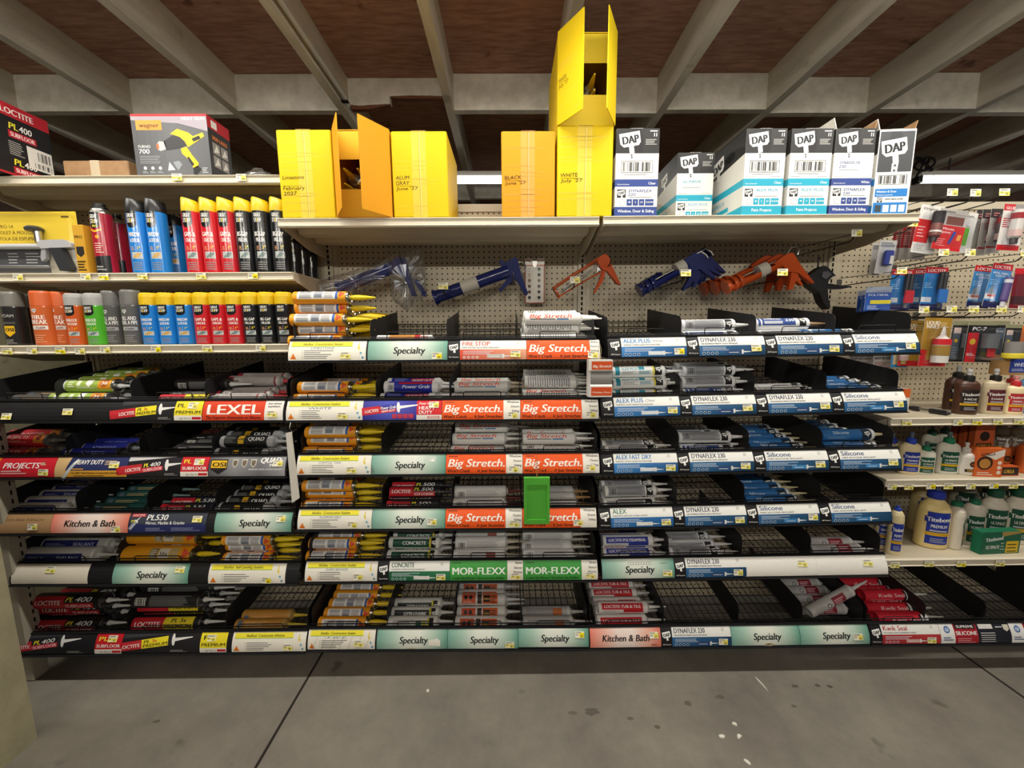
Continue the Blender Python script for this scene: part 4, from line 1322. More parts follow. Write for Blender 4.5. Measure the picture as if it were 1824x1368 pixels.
YN = 'e8c81c'
KINDS = {   # description, body colour, collar style, collar colour, nozzle colour, print, radius scale, length scale
    'sika': ('orange cartridge with yellow nozzle', 'f0a01e', 'metal', 'b8b4a6', YN, t_sika, 1, 1),
    'sikabig': ('fat amber cartridge with yellow nozzle', 'e09a1c', 'metal', 'a8a08c', YN, t_sika_big, 1.42, 1.4),
    'stretch': ('white orange-lettered cartridge', 'eceae4', 'plain', 'eceae4', 'ebe9e2', t_stretch, 1, 1),
    'shadedstretch': ('pale grey orange-lettered cartridge', 'd6d5d0', 'plain', 'd6d5d0', 'b4a58c', t_stretch, 1, 1),  # white stretch tube with the bin's shade mixed into its body colour
    'tan': ('white tan-nozzled cartridge', 'dddbd6', 'plain', 'dddbd6', 'b58d58', t_blank(), 1, 1),
    'redbrown': ('white brown-nozzled cartridge', 'dddbd6', 'plain', 'dddbd6', '6e2b24', t_blank(), 1, 1),
    'mortar': ('white grey-printed cartridge', 'e0dfda', 'plain', 'e0dfda', 'c9bda6', t_blank('a2a2a4', '9a4a3a'), 1, 1),
    'flex': ('white barcoded cartridge', 'e6e5e1', 'plain', 'e6e5e1', 'c9c5ba', t_blank('9a9a9c'), 1, 1),
    'alex': ('white and teal cartridge', 'ebece8', 'plain', 'ebece8', 'e8e8e4', t_alex, 1, 1),
    'painter': ('white grey-lettered cartridge', 'ebeae5', 'plain', 'ebeae5', 'e8e8e4', t_dyna('c8c9c8'), 1, 1),
    'dyna': ('white, blue and grey cartridge', 'e4e5e6', 'plain', 'e4e5e6', 'ececea', t_dyna(), 1, 1),
    'dynatan': ('white brown-nozzled blue-marked cartridge', 'e4e5e6', 'plain', 'e4e5e6', '9c7a56', t_dyna(), 1, 1),
    'silicone': ('blue cartridge with white cap', '2f6fae', 'plain', 'dfe2e2', 'd8cca0', t_sil, 1, 1),
    'sub': ('red and black cartridge', '1b1b1d', 'metal', '8f8f90', 'dcdcd8', t_pl('SUBFLOOR', 'c4222f', 'f2d8d8', '400'), 1, 1),
    'premium': ('red and yellow cartridge', '1b1b1d', 'metal', '8f8f90', 'dcdcd8', t_pl('PREMIUM', 'e6d32c', '1d1c14'), 1, 1),
    'subbig': ('fat red and black cartridge', '1b1b1d', 'metal', '8f8f90', 'dcdcd8', t_pl('SUBFLOOR', 'c4222f', 'f2d8d8', '400'), 1.3, 1.36),
    'premiumbig': ('fat red and yellow cartridge', '1b1b1d', 'metal', '8f8f90', 'dcdcd8', t_pl('PREMIUM', 'e6d32c', '1d1c14'), 1.3, 1.36),
    'roof': ('black and red cartridge', '1d1b1d', 'dark', '1f1f21', '2c2a2b', t_pl('ROOF & FLASHING', '1d1b1d', 'e8e4e0', '500'), 1, 1),
    'pl530': ('dark red-banded cartridge', '222436', 'dark', '33343c', 'a8a8a8', t_pl('MARBLE', '20284f', 'e8e4e0', '530'), 1, 1),
    'quad': ('black cartridge with grey ends', '1c1c1e', 'grey', 'b9babc', 'b4b5b7', t_quad, 1, 1),
    'green': ('light green and orange cartridge', '9ab44e', 'metal', 'c6c6c2', 'd2d4d4', t_green, 1.1, 1.06),
    'red': ('red cartridge with grey nozzle', 'cb2430', 'dark', '55504c', '6a645c', t_red, 1.08, 1.04),
    'blue': ('dark blue cartridge', '232a86', 'dark', '3c3c44', '77777a', t_blue, 1.05, 1.04),
    'grab': ('blue and red white-capped cartridge', '26309a', 'white', 'e6e6e4', 'e4e4e2', t_grab, 1, 1),
    'lexel': ('clear cartridge with red ends', 'a9a29f', 'plain', 'b8b4b0', 'cc3a40', t_lexel, 1, 1),
    'bluewhite': ('white cartridge with blue panel', 'd8d6cf', 'plain', 'd8d6cf', 'c8c6c0', t_bwhite, 1.05, 1.04),
    'bigwhite': ('fat white cartridge with blue panel', 'd8d6cf', 'plain', 'd8d6cf', 'c8c6c0', t_bwhite, 1.38, 1.48),
    'teal': ('dark teal cartridge', '215450', 'dark', '2c4a48', '6f8683', t_tan, 1, 1),
    'concrete': ('white and dark green cartridge', 'deded8', 'plain', 'deded8', 'd8d8d4', t_concrete(), 1, 1),
    'gutter': ('white and black cartridge', 'deded8', 'plain', 'deded8', 'd8d8d4', t_concrete('GUTTER & FLASHING', '2a2d2e'), 1, 1),
    'gorilla': ('orange and brown cartridge', 'd8d6d2', 'plain', 'd8d6d2', 'd4d4d2', t_orange, 1, 1),
    'clear': ('silver grey cartridge with clear nozzle', 'a6a5a2', 'plain', 'c2c1bd', 'c8c8c6', t_blank('6f6e6c', 'b0622e'), 1, 1),
    'tub': ('red and white cartridge', 'e6e2de', 'plain', 'e6e2de', 'e4e2de', t_tub(), 1, 1),
    'tubblue': ('white, blue and red cartridge', 'e6e4e2', 'plain', 'e6e4e2', 'e4e2de', t_tub('2c3c98', 'LOCTITE POLYSEAMSEAL'), 1, 1),
    'kwik': ('bright red white-capped cartridge', 'd0283a', 'plain', 'e8e7e3', 'deddd6', t_kwik, 1, 1),
    'wine': ('white and wine-red cartridge', 'b8b6b4', 'plain', 'cfcdca', 'd4d2ce', t_wine, 1, 1),
    'tanorange': ('dull orange cartridge', 'c08a3c', 'plain', 'b8924e', 'c8b02c', t_tan, 1, 1),
    'fire': ('white, orange and red cartridge', 'e8e6e2', 'plain', 'e8e6e2', 'e6e4e0', t_fire, 1, 1),
    'greytube': ('dark grey cartridge', '4b4743', 'dark', '77736c', '8f8b84', t_tan, 1, 1),
}
_tube = {}


def tube_meshes(k):
    if k in _tube:
        return _tube[k]
    d, bc, style, cc, nc, art, rs, ls = KINDS[k]
    r, Lb = TR * rs, TLEN * ls
    body = MB()
    body.lathe([(0.0, 0.012), (r * 0.86, 0.012), (r * 0.9, 0.0), (r, 0.0015), (r, Lb - 0.006)], bc, 'print', 20, 'x')
    A = art()
    S = Art().put(A, 0, 0, ls, rs)
    body.art(S, along(r, 0.0, 0.42), 'print', 1, 5.0)
    cap, rear = MB(), None
    if style in ('metal', 'dark'):
        m = 'metal' if style == 'metal' else 'plastic'
        cap.lathe([(r + 0.0004, Lb - 0.008), (r + 0.0012, Lb - 0.004), (r + 0.0012, Lb + 0.001), (r - 0.0015, Lb + 0.002), (r - 0.004, Lb - 0.003), (0.014, Lb - 0.004), (0.012, Lb + 0.004), (0.0, Lb + 0.005)], cc, m, 20, 'x')
    elif style in ('grey', 'white'):
        cap.lathe([(r + 0.0004, Lb - 0.02), (r + 0.001, Lb - 0.018), (r + 0.001, Lb + 0.002), (r - 0.002, Lb + 0.006), (0.014, Lb + 0.012), (0.011, Lb + 0.016), (0, Lb + 0.016)], cc, 'plastic', 20, 'x')
        rear = MB().lathe([(0, -0.0005), (r - 0.001, -0.0005), (r + 0.001, 0.002), (r + 0.001, 0.016), (r + 0.0003, 0.018)], cc, 'plastic', 20, 'x').mesh('end_cap')
    else:
        cap.lathe([(r + 0.0004, Lb - 0.012), (r + 0.0008, Lb - 0.01), (r + 0.0008, Lb), (r - 0.002, Lb + 0.004), (0.016, Lb + 0.008), (0.011, Lb + 0.013), (0, Lb + 0.013)], cc, 'plastic', 20, 'x')
    noz = MB()
    fat = style == 'metal' and nc == YN
    n0 = Lb + 0.003
    if fat:
        noz.lathe([(0.0085, n0), (0.0105, n0 + 0.012), (0.0112, n0 + 0.03), (0.0095, n0 + 0.055), (0.0055, n0 + 0.082), (0.003, n0 + 0.098), (0.0, n0 + 0.099)], nc, 'plastic', 12, 'x')
    else:
        noz.lathe([(0.0105, n0), (0.0105, n0 + 0.01), (0.0085, n0 + 0.012), (0.0068, n0 + 0.03), (0.003, n0 + 0.088), (0.0, n0 + 0.089)], nc, 'plastic', 12, 'x')
    _tube[k] = (body.mesh('printed_body'), cap.mesh('collar'), noz.mesh('nozzle'), r, Lb, rear)
    return _tube[k]


def tube(k, mat, label, group=None, spin=0.0):
    b, c, n, r, Lb, rear = tube_meshes(k)
    t = thing('sealant_cartridge', label, 'cartridge', mat @ Matrix.Rotation(spin, 4, 'X'), group)
    link('printed_body', b, t)
    link('nozzle', n, link('collar', c, t))
    if rear:
        link('end_cap', rear, t)
    return t


def bin_fill(bay, row, bi, k, px, layers, back=0.35, jit=0.012, s0=0.0, xj=0.004):
    """tubes lying across one bin; layers: per layer an int or a list of places counted back from the front; px = left end of the front tube in the photograph"""
    r = RACKS[bay, row]
    _, _, _, R, Lb, _ = tube_meshes(k)
    ym = r['p0'][1] + (r['p1'][1] - r['p0'][1]) * (px - r['p0'][0]) / (r['p1'][0] - r['p0'][0]) - 45
    x0 = (r['m'].inverted() @ at(px, ym, 1.555)).x
    d = KINDS[k][0]
    top = len(layers) - 1
    bn = '%s bin' % ORD[bi]
    for j, ly in enumerate(layers):
        for i in (range(ly) if isinstance(ly, int) else ly):
            s = s0 + i * (2.03 * R) + (j % 2) * R * 1.01
            y = 0.046 + R + s
            if y > 0.425 - R * 0.9:
                continue
            z = deck_z(y) + R * 1.012 + 0.0012 + j * 1.76 * R
            pos = 'front' if i == 0 else '%s back' % ORD[i]
            if top:
                pos += ', %s layer' % ('bottom' if j == 0 else 'top' if j == top else ORD[j])
            if len(layers) == 1 and layers[0] in (1, [0]):
                pos = 'alone'
            sp = PI + rng.uniform(-0.5, 0.5) if rng.random() < back else rng.uniform(-0.35, 0.35)
            m = r['m'] @ T(x0 + rng.uniform(-xj, xj) + j * 0.006, y, z, rng.uniform(-jit, jit))
            tube(k, m, '%s, %s, %s, %s' % (d, pos, bn, r['name']), 'cartridges in %s of %s' % (bn, r['name']), sp)


BF = bin_fill
# middle bay
BF('middle', 1, 0, 'sika', 517, [6, 6, 5, [0], [0]], 0.2)
BF('middle', 1, 1, 'fire', 672, [1], 0)
BF('middle', 1, 3, 'stretch', 929, [5, 5, [0, 1, 2]], 0.35)
BF('middle', 2, 0, 'sika', 525, [6, [0]], 0.3)
BF('middle', 2, 1, 'grab', 679, [3, [0, 1]], 0.4)
BF('middle', 2, 2, 'shadedstretch', 806, [4, [0, 1]], 0.5)
BF('middle', 2, 3, 'stretch', 932, [6, [1, 2, 3, 4]], 0.5)
BF('middle', 3, 0, 'sika', 541, [4, 3, 2], 0.6)
BF('middle', 3, 2, 'stretch', 803, [4, 3, [1]], 0.15)
BF('middle', 3, 3, 'stretch', 929, [4, 2], 0.4)
BF('middle', 4, 0, 'sika', 538, [3, 3, [0]], 0.6)
BF('middle', 4, 1, 'roof', 689, [4, 2], 0.1)
BF('middle', 4, 2, 'redbrown', 806, [2, 1], 0.7)
BF('middle', 4, 3, 'tan', 934, [3], 0.7)
BF('middle', 5, 0, 'sika', 547, [4, 2], 0.4)
BF('middle', 5, 1, 'concrete', 690, [4, 2], 0.3)
BF('middle', 5, 2, 'mortar', 808, [4, 2], 0.4)
BF('middle', 5, 3, 'flex', 930, [4, [1]], 0.7)
BF('middle', 6, 0, 'sika', 569, [6], 0.65)
BF('middle', 6, 1, 'gutter', 692, [3], 0.3)
BF('middle', 6, 2, 'gorilla', 810, [6, [1]], 0.2)
BF('middle', 6, 3, 'clear', 930, [2], 0.4)
# right bay
BF('right', 1, 1, 'dyna', 1214, [4, [0]], 0.3)
BF('right', 1, 2, 'dynatan', 1346, [3, 1], 0.8)
BF('right', 1, 3, 'silicone', 1420, [1], 0.2)
BF('right', 2, 0, 'alex', 1090, [4, 3, [1]], 0.2)
BF('right', 2, 1, 'dyna', 1215, [6, 5, [1, 2]], 0.4)
BF('right', 2, 2, 'painter', 1345, [2], 0.6)
BF('right', 2, 3, 'silicone', 1470, [4], 0.2)
BF('right', 3, 0, 'painter', 1076, [2], 0.9, 0.05)
BF('right', 3, 1, 'dyna', 1208, [5, 1], 0.4)
BF('right', 3, 2, 'silicone', 1333, [5], 0.3)
BF('right', 3, 3, 'silicone', 1465, [6, [0]], 0.2)
BF('right', 4, 0, 'painter', 1075, [3, 2], 0.7)
BF('right', 4, 2, 'silicone', 1325, [6], 0.5)
BF('right', 5, 0, 'tubblue', 1072, [4, 1], 0.4)
BF('right', 5, 1, 'dyna', 1190, [5], 0.9)
BF('right', 5, 3, 'wine', 1443, [2], 0.0)
BF('right', 6, 0, 'tub', 1063, [6, [0]], 0.4)
BF('right', 6, 3, 'wine', 1432, [[1, 2, 3, 4]], 0.3)
r6 = RACKS['right', 6]
xx = (r6['m'].inverted() @ at(1440, 1108, 1.555)).x
tube('wine', r6['m'] @ T(xx, 0.07, 0.098, 0.12, -0.42), 'silver and wine-red cartridge lying askew, nose up, in bottom right rack', None, 0.2)
BF('far right', 6, 0, 'kwik', 1559, [5, [1]], 0.2)
# left bay
BF('left', 2, 0, 'greytube', 28, [2], 0.3)
BF('left', 2, 1, 'green', 94, [6, [0, 1, 2, 3, 4]], 0.1)
BF('left', 2, 2, 'premium', 290, [5, [1]], 0.5)
BF('left', 2, 3, 'lexel', 372, [6, [2, 3]], 0.5)
BF('left', 3, 0, 'red', -22, [3, 2], 0.1)
BF('left', 3, 1, 'blue', 116, [3], 0.2)
BF('left', 3, 2, 'sub', 298, [5], 0.5)
BF('left', 3, 3, 'quad', 386, [4, 3], 0.2)
BF('left', 4, 0, 'bluewhite', 17, [5], 0.1)
BF('left', 4, 1, 'teal', 172, [4], 0.3)
BF('left', 4, 2, 'pl530', 292, [2], 0.2)
BF('left', 4, 3, 'quad', 388, [6], 0.2)
BF('left', 5, 0, 'bigwhite', 34, [4], 0.1)
BF('left', 5, 1, 'sikabig', 219, [3, [0]], 0.1)
BF('left', 5, 2, 'sika', 397, [3, 2, [0]], 0.3)
BF('left', 6, 0, 'subbig', 67, [4, [0, 1], [0]], 0.1)
BF('left', 6, 1, 'premiumbig', 242, [4, [0, 1, 2], [0, 1]], 0.25)
BF('left', 6, 2, 'tanorange', 420, [2], 0.2)
# ------------------------------------------------------------------ cartons on the top shelves
def frontal(px0, px1, pyb, Y, z, top_px, top_py):
    """x0, x1, height of an upright face at depth Y standing at height z"""
    x0, x1 = at(px0, pyb, Y).x, at(px1, pyb, Y).x
    return x0, x1, at(top_px, top_py, Y).z - z


def yellow_art(W, H, c, hand, seed, tape=True):
    a = Art()
    if tape:
        a.rect(W * 0.36, 0, W * 0.62, H, mix(c, 'ffffff', 0.06), 1).rect(W * 0.49, 0, W * 0.5, H, mix(c, '6a4a00', 0.35), 2)
        a.rect(W * 0.503, H * 0.02, W * 0.512, H * 0.98, mix(c, 'ffffff', 0.35), 2)
    q = random.Random(seed)
    for k in range(10):
        y = H * (0.05 + 0.9 * q.random())
        a.rect(W * 0.05 * q.random(), y, W * (0.55 + 0.4 * q.random()), y + 0.8, mix(c, 'ffffff', 0.12), 1)
    n = len(hand)
    for k, (s, hh) in enumerate(hand):
        a.text(s, W * 0.06, H * 0.44 - k * 19, hh, '2f2a12', W * min(0.4, 0.062 * len(s)), 3, 'l', 0.006, 0.1, 0.03)
    k = n - (1 if n < 4 else 2)
    return a.rect(W * 0.06, H * 0.44 - k * 19 + 14.5, W * 0.42, H * 0.44 - k * 19 + 15.5, '4a431a', 3)


def yellow_box(px0, px1, pyb, tpx, tpy, Y, z, c, hand, label, seed=1, depth=0.3, rz=0.0):
    x0, x1, H = frontal(px0, px1, pyb, Y, z, tpx, tpy)
    W = x1 - x0
    t = thing('carton', label, 'box', T(x0, Y, z, rz))
    MB().bbox(0, 0, 0, W, depth, H, c, 'box', 0.003).build('walls', t)
    mb = MB().art(yellow_art(W * 1000, H * 1000, c, hand, seed), flat(0, -0.0002, 0), 'box')
    mb.build('taped_front', t)
    fl = MB().box(0.002, -0.0012, 0.001, W * 0.495, 0.001, H - 0.002, c, 'box').box(W * 0.503, -0.0012, 0.001, W - 0.002, 0.001, H - 0.002, c, 'box')
    tp = MB().box(W * 0.37, -0.0022, H - 0.0, W * 0.63, depth * 0.4, H + 0.0006, mix(c, 'ffffff', 0.2), 'print')
    tp.build('tape', t)
    return t, x0, W, H


Z2 = 1.9102
YEL, ORG = 'dcbe0e', 'd8951a'
yellow_box(503, 598, 384, 490, 231, 1.556, Z2, YEL, (('Limestone', 14), ('', 1), ('February', 14), ('2027', 14)), 'yellow taped carton marked Limestone at left end of middle top shelf', 1)
yellow_box(702, 799, 383, 695, 233.5, 1.556, Z2, YEL, (('ALUM', 14), ('GRAY', 14), ("June '27", 12)), 'yellow taped carton marked Alum Gray on middle top shelf', 2)
yellow_box(894, 988, 383, 888, 233.5, 1.556, Z2, ORG, (('BLACK', 14), ("June '27", 12)), 'orange-yellow taped carton marked Black on middle top shelf', 3)
_, wx, wW, wH = yellow_box(992, 1089.5, 380, 990, 224, 1.556, Z2, YEL, (('WHITE', 14), ("July '27", 12)), 'yellow sealed carton marked White, under the open one', 4)


def open_carton(x0, W, H, Y, z, c, label, aL, aR, sx, sy, inner, depth=0.325, hand=None, fl=0.62):
    t = thing('open_carton', label, 'box', (x0, Y, z))
    th = 0.003
    MB().box(0, 0, 0, W, depth, th, c, 'box').box(0, 0, H - th, W, depth, H, c, 'box').box(0, 0, th, th, depth, H - th, c, 'box').box(W - th, 0, th, W, depth, H - th, c, 'box').box(th, depth - th, th, W - th, depth, H - th, '3a2c14', 'box').build('walls', t)
    # minor flaps folded in over the top and bottom of the opening
    f1 = MB().box(th + 0.001, 0.002, H * sy, W - th - 0.001, 0.005, H - th - 0.001, inner, 'box').build('flap', t)
    f2 = MB().box(th + 0.001, 0.002, th + 0.001, W - th - 0.001, 0.005, H * sx, inner, 'box').build('flap', t)
    FW2 = W * fl
    left = MB().box(0, -0.002, 0, FW2, 0.001, H, c, 'box')
    if hand:
        left.art(yellow_art(FW2 * 1000, H * 1000, c, hand, 5, False), flat(0, -0.0022, 0), 'box')
    left.build('flap', t, mat=T(0, 0, 0, -aL))
    MB().box(-FW2, -0.002, 0, 0, 0.001, H, c, 'box').build('flap', t, mat=T(W, 0, 0, aR))
    return t


ox0, ox1, oH = frontal(600, 700, 384, 1.556, Z2, 593, 230)
open_carton(ox0 + 0.001, ox1 - ox0 - 0.004, oH, 1.559, Z2, ORG, 'orange-yellow open carton of cartridges between two yellow cartons', 1.05, 0.95, 0.33, 0.67, 'e8b42c')
zt = Z2 + wH + 0.001
tx0, tx1 = wx - 0.0, wx + wW + 0.004
oH6 = at(1000, 56, 1.556).z - zt
open_carton(tx0, tx1 - tx0, oH6, 1.559, zt, 'dcbc14', 'tall yellow open carton marked White, stacked on another', 0.98, 1.1, 0.34, 0.68, 'd9c02c', hand=(('WHITE', 14), ("July '27", 12)))
for (bx, bw, bz, bh, nm) in ((ox0, ox1 - ox0, Z2, oH, 'the open carton between yellow cartons'), (tx0, tx1 - tx0, zt, oH6, 'the tall open carton on top')):
    k = 0
    for col_ in range(3):
        for row_ in range(2):
            x = bx + 0.034 + col_ * 0.0515
            z = bz + bh * (0.40 + 0.17 * row_)
            if x + 0.025 > bx + bw - 0.003:
                continue
            tube('sika', T(x, 1.88, z, -PI / 2), 'cartridge nose-out, %s row %s from left, inside %s' % (('lower', 'upper')[row_], ORD[col_], nm), 'cartridges in ' + nm)
    # the row they rest on
    for col_ in range(3):
        x = bx + 0.034 + col_ * 0.0515
        if x + 0.025 < bx + bw - 0.003:
            pass


def dap_art(W, H, title, c, top='Clear', bot='Window, Door & Siding', bar=True, mid=None):
    a = Art().rect(0, 0, W, H, 'eceae4', 0).rect(0, H * 0.72, W, H, '2b2b2c', 1)
    logo(a, W * 0.33, H * 0.87, W * 0.4, 2)
    a.poly([(W * 0.3, H * 0.72), (W * 0.42, H * 0.725), (W * 0.43, H * 0.66), (W * 0.31, H * 0.65)], 'efeee8', 2).circ(W * 0.365, H * 0.7, 3.4, '55585c', 3).circ(W * 0.37, H * 0.675, 3.4, '55585c', 3)
    a.rect(W * 0.87, H * 0.91, W * 0.89, H * 0.95, 'e2e0da', 2).rect(W * 0.92, H * 0.91, W * 0.94, H * 0.95, 'e2e0da', 2).rect(W * 0.78, H * 0.965, W * 0.95, H * 0.978, 'e2e0da', 2).lines(W * 0.68, H * 0.82, W * 0.95, H * 0.89, 4, 'b9b8b2', 2, 0.4, 0.3)
    if bar:
        a.frame(W * 0.13, H * 0.5, W * 0.87, H * 0.635, 1.6, '2b2b2c', 2).bars(W * 0.17, H * 0.515, W * 0.83, H * 0.62, '2b2b2c', 2, 3, 30).lines(W * 0.2, H * 0.475, W * 0.75, H * 0.49, 1, '7a7a78', 2)
    else:
        a.text(mid or title, W * 0.16, H * 0.59, H * 0.035, c, W * 0.5, 2, 'l', 0.02, 0.2)
        if not mid:
            a.text('230', W * 0.14, H * 0.545, H * 0.035, c, W * 0.18, 2, 'l', 0.02, 0.2)
        a.lines(W * 0.16, H * 0.52, W * 0.66, H * 0.53, 1, '6a6a6a', 2)
    a.lines(W * 0.05, H * 0.445, W * 0.3, H * 0.455, 1, '8a8a88', 2).lines(W * 0.68, H * 0.445, W * 0.95, H * 0.455, 1, '8a8a88', 2)
    a.rect(0, H * 0.34, W, H * 0.425, c, 1).text(top, W * 0.95, H * 0.365, H * 0.03, 'f0f2f2', None, 2, 'r', 0.02).text('Exterior/Interior', W * 0.05, H * 0.36, H * 0.016, 'e0e6ea', None, 2, 'l')
    logo(a, W * 0.15, H * 0.265, W * 0.14, 3, '2b2b2c')
    t1 = title.split(' ')[0] if '230' in title else title
    a.text(t1, W * 0.32, H * 0.275, H * 0.036, c, W * 0.55, 2, 'l', 0.02, 0.15)
    if '230' in title:
        a.text('230', W * 0.3, H * 0.232, H * 0.034, c, W * 0.18, 2, 'l', 0.02, 0.15)
    a.lines(W * 0.32, H * 0.215, W * 0.9, H * 0.226, 1, '6a6a6a', 2)
    a.circ(W * 0.17, H * 0.155, W * 0.075, 'b9bcc0', 2, 16).circ(W * 0.17, H * 0.155, W * 0.06, 'eceae4', 3, 16)
    for k, t in enumerate(('40', '2', '24', 'CLEAN')):
        x0 = W * (0.28 + 0.145 * k)
        a.rect(x0, H * 0.12, x0 + W * (0.2 if k == 3 else 0.125), H * 0.195, c, 2).text(t, x0 + W * (0.1 if k == 3 else 0.06), H * 0.15, H * 0.022, 'f0f2f2', None, 3, 'c', 0.01)
    a.rect(0, 0, W, H * 0.105, c, 1).text(bot, W * 0.5, H * 0.04, H * 0.036, 'f0f2f2', W * (0.86 if len(bot) > 16 else 0.5), 2, b=0.015)
    return a


def dap_side(W, H, title, c):
    a = Art().rect(0, 0, W, H, 'dcdad4', 0).poly([(0, H * 0.62), (W, H * 0.72), (W, H), (0, H)], '2b2b2c', 1)
    logo(a, W * 0.4, H * 0.78, W * 0.24, 2)
    a.circ(W * 0.68, H * 0.8, W * 0.11, '0d0d0e', 2, 16, H * 0.06)
    return a.rect(0, H * 0.34, W, H * 0.425, c, 1).text(title, W * 0.35, H * 0.24, H * 0.05, c, W * 0.5, 2, 'c', 0.02).rect(0, 0, W, H * 0.105, c, 1).lines(W * 0.3, H * 0.13, W * 0.7, H * 0.19, 1, c, 2, 0.9, 0).rect(W * 0.08, H * 0.2, W * 0.22, H * 0.3, '2b2b2c', 2)


def dap_box(px0, px1, pyb, tpx, tpy, Y, label, title, c, depth=0.28, z=Z2, flaps=False, rz=0.0, name='Clear', **kw):
    z = 1.9104 + 0.004 * (at(px0, pyb, Y).x - 0.3)
    x0, x1, H = frontal(px0, px1, pyb, Y, z, tpx, tpy)
    W = x1 - x0
    t = thing('carton', label, 'box', T(x0, Y, z, rz))
    mb = MB()
    if flaps:
        th = 0.003
        mb.box(0, 0, 0, W, th, H, 'e3e0d8', 'box').box(0, depth - th, 0, W, depth, H, 'e3e0d8', 'box').box(0, th, 0, th, depth - th, H, 'e3e0d8', 'box').box(W - th, th, 0, W, depth - th, H, 'e3e0d8', 'box').box(th, th, 0, W - th, depth - th, th, 'b08a5c', 'box')
    else:
        mb.bbox(0, 0, 0, W, depth, H, 'e3e0d8', 'box', 0.003)
    mb.build('walls', t)
    k = 0.001
    mb = MB().art(dap_art(W * 1000, H * 1000, title, c, name, **kw), flat(0, -0.0002, 0))
    mb.build('printed_front', t)
    sd = dap_side(depth * 1000, H * 1000, title, c)
    MB().art(sd, lambda u, v, o: (-0.0002 - o, depth - u * k, v * k)).build('printed_side', t)
    MB().box(W * 0.32, -0.0014, H * 0.74, W * 0.62, -0.0008, H - 0.002, 'ffffff', 'clear').box(W * 0.32, -0.0014, H, W * 0.62, depth, H + 0.0008, 'd8d8d6', 'print').build('tape', t)
    if flaps:
        for (mt, ln, cc2) in ((T(0, 0.001, H, 0, 0, 1.0), None, 'a98660'), ):
            MB().prism([(0.004, 0), (W - 0.004, 0), (W - 0.03, 0.035), (W * 0.5, 0.06), (0.02, 0.025)], 'y', 0, 0.003, cc2, 'kraft').build('flap', t, mat=T(0, depth * 0.45, H, 0, 0, 0.25))
        MB().box(0, 0, 0, 0.003, depth - 0.01, 0.04, 'd8d5cd', 'box').build('flap', t, mat=T(0.001, 0.004, H + 0.0005, 0, -0.3))
        MB().box(-0.003, 0, 0, 0, depth - 0.01, 0.03, '9b7650', 'kraft').build('flap', t, mat=T(W - 0.001, 0.004, H + 0.0005, 0, 0.2))
    return t


CY, NV = '28a8c4', '33498c'
Z3 = Z2 + 0.003
dap_box(1094.5, 1169.5, 378.5, 1098, 229, 1.556, 'white, black and navy carton leftmost on right top shelf beside yellow cartons', 'DYNAFLEX 230', NV)
dap_box(1203, 1267, 384, 1206, 272, 1.70, 'cyan-banded carton set back and lower on the right top shelf', 'ALEX PLUS', CY, 0.225, bar=False, mid='ALL PURPOSE', bot='Paint Projects')
dap_box(1320.5, 1391, 377.5, 1328, 229, 1.556, 'cyan-banded carton showing its long left side on right top shelf', 'ALEX PLUS', CY, 0.32, bot='Paint Projects')
dap_box(1399.5, 1472, 377, 1410, 229, 1.556, 'cyan-banded carton standing between cyan and navy cartons', 'ALEX PLUS', CY, 0.3, bot='Paint Projects')
dap_box(1476.5, 1546, 376, 1491, 229, 1.556, 'navy-banded carton with brown top flaps raised, on right top shelf', 'DYNAFLEX 230', NV, 0.27, Z3, True, 0.0, 'White', bar=False)


def window_art(W, H):
    c = '2a7cc4'
    a = Art().rect(0, 0, W, H, 'e9e8e4', 0).rect(W * 0.03, H * 0.5, W * 0.97, H * 0.975, '45474a', 1).frame(0, H * 0.48, W, H, 2, 'e9e8e4', 2)
    logo(a, W * 0.46, H * 0.78, W * 0.58, 2)
    a.poly([(W * 0.42, H * 0.6), (W * 0.6, H * 0.62), (W * 0.58, H * 0.48), (W * 0.42, H * 0.46)], 'efeee8', 3).circ(W * 0.51, H * 0.575, 5, '5a5c60', 4).circ(W * 0.5, H * 0.515, 5, '5a5c60', 4)
    a.bars(W * 0.1, H * 0.36, W * 0.9, H * 0.455, '38383a', 2, 9, 22).rect(W * 0.06, H * 0.35, W * 0.92, H * 0.354, '38383a', 2).rect(W * 0.06, H * 0.458, W * 0.92, H * 0.462, '38383a', 2)
    a.rect(W * 0.04, H * 0.205, W * 0.94, H * 0.3, c, 1).text('Window & Door', W * 0.08, H * 0.255, H * 0.026, 'f0f4f6', W * 0.56, 2, 'l', 0.02).text('Ventanas y puertas', W * 0.08, H * 0.22, H * 0.016, 'f0f4f6', W * 0.46, 2, 'l')
    a.text('100% SILICONE', W * 0.34, H * 0.165, H * 0.022, '2a3a34', W * 0.5, 2, 'l', 0.015)
    logo(a, W * 0.19, H * 0.17, W * 0.1, 3, '2b2b2c')
    a.rect(W * 0.02, 0, W * 0.96, H * 0.135, c, 1)
    for k in range(4):
        a.rect(W * (0.08 + 0.22 * k), H * 0.02, W * (0.25 + 0.22 * k), H * 0.105, ('3a4650', 'e6ecf0', 'e6ecf0', 'e6ecf0')[k], 2)
    return a


_do = dap_art
dap_art = lambda W, H, *a, **k: window_art(W, H)
dap_box(1552, 1612, 377, 1566, 231, 1.56, 'white carton with large dark logo panel and open flaps, rightmost on top shelf', 'WINDOW', '2a7cc4', 0.25, Z3, True, -0.06)
dap_art = _do

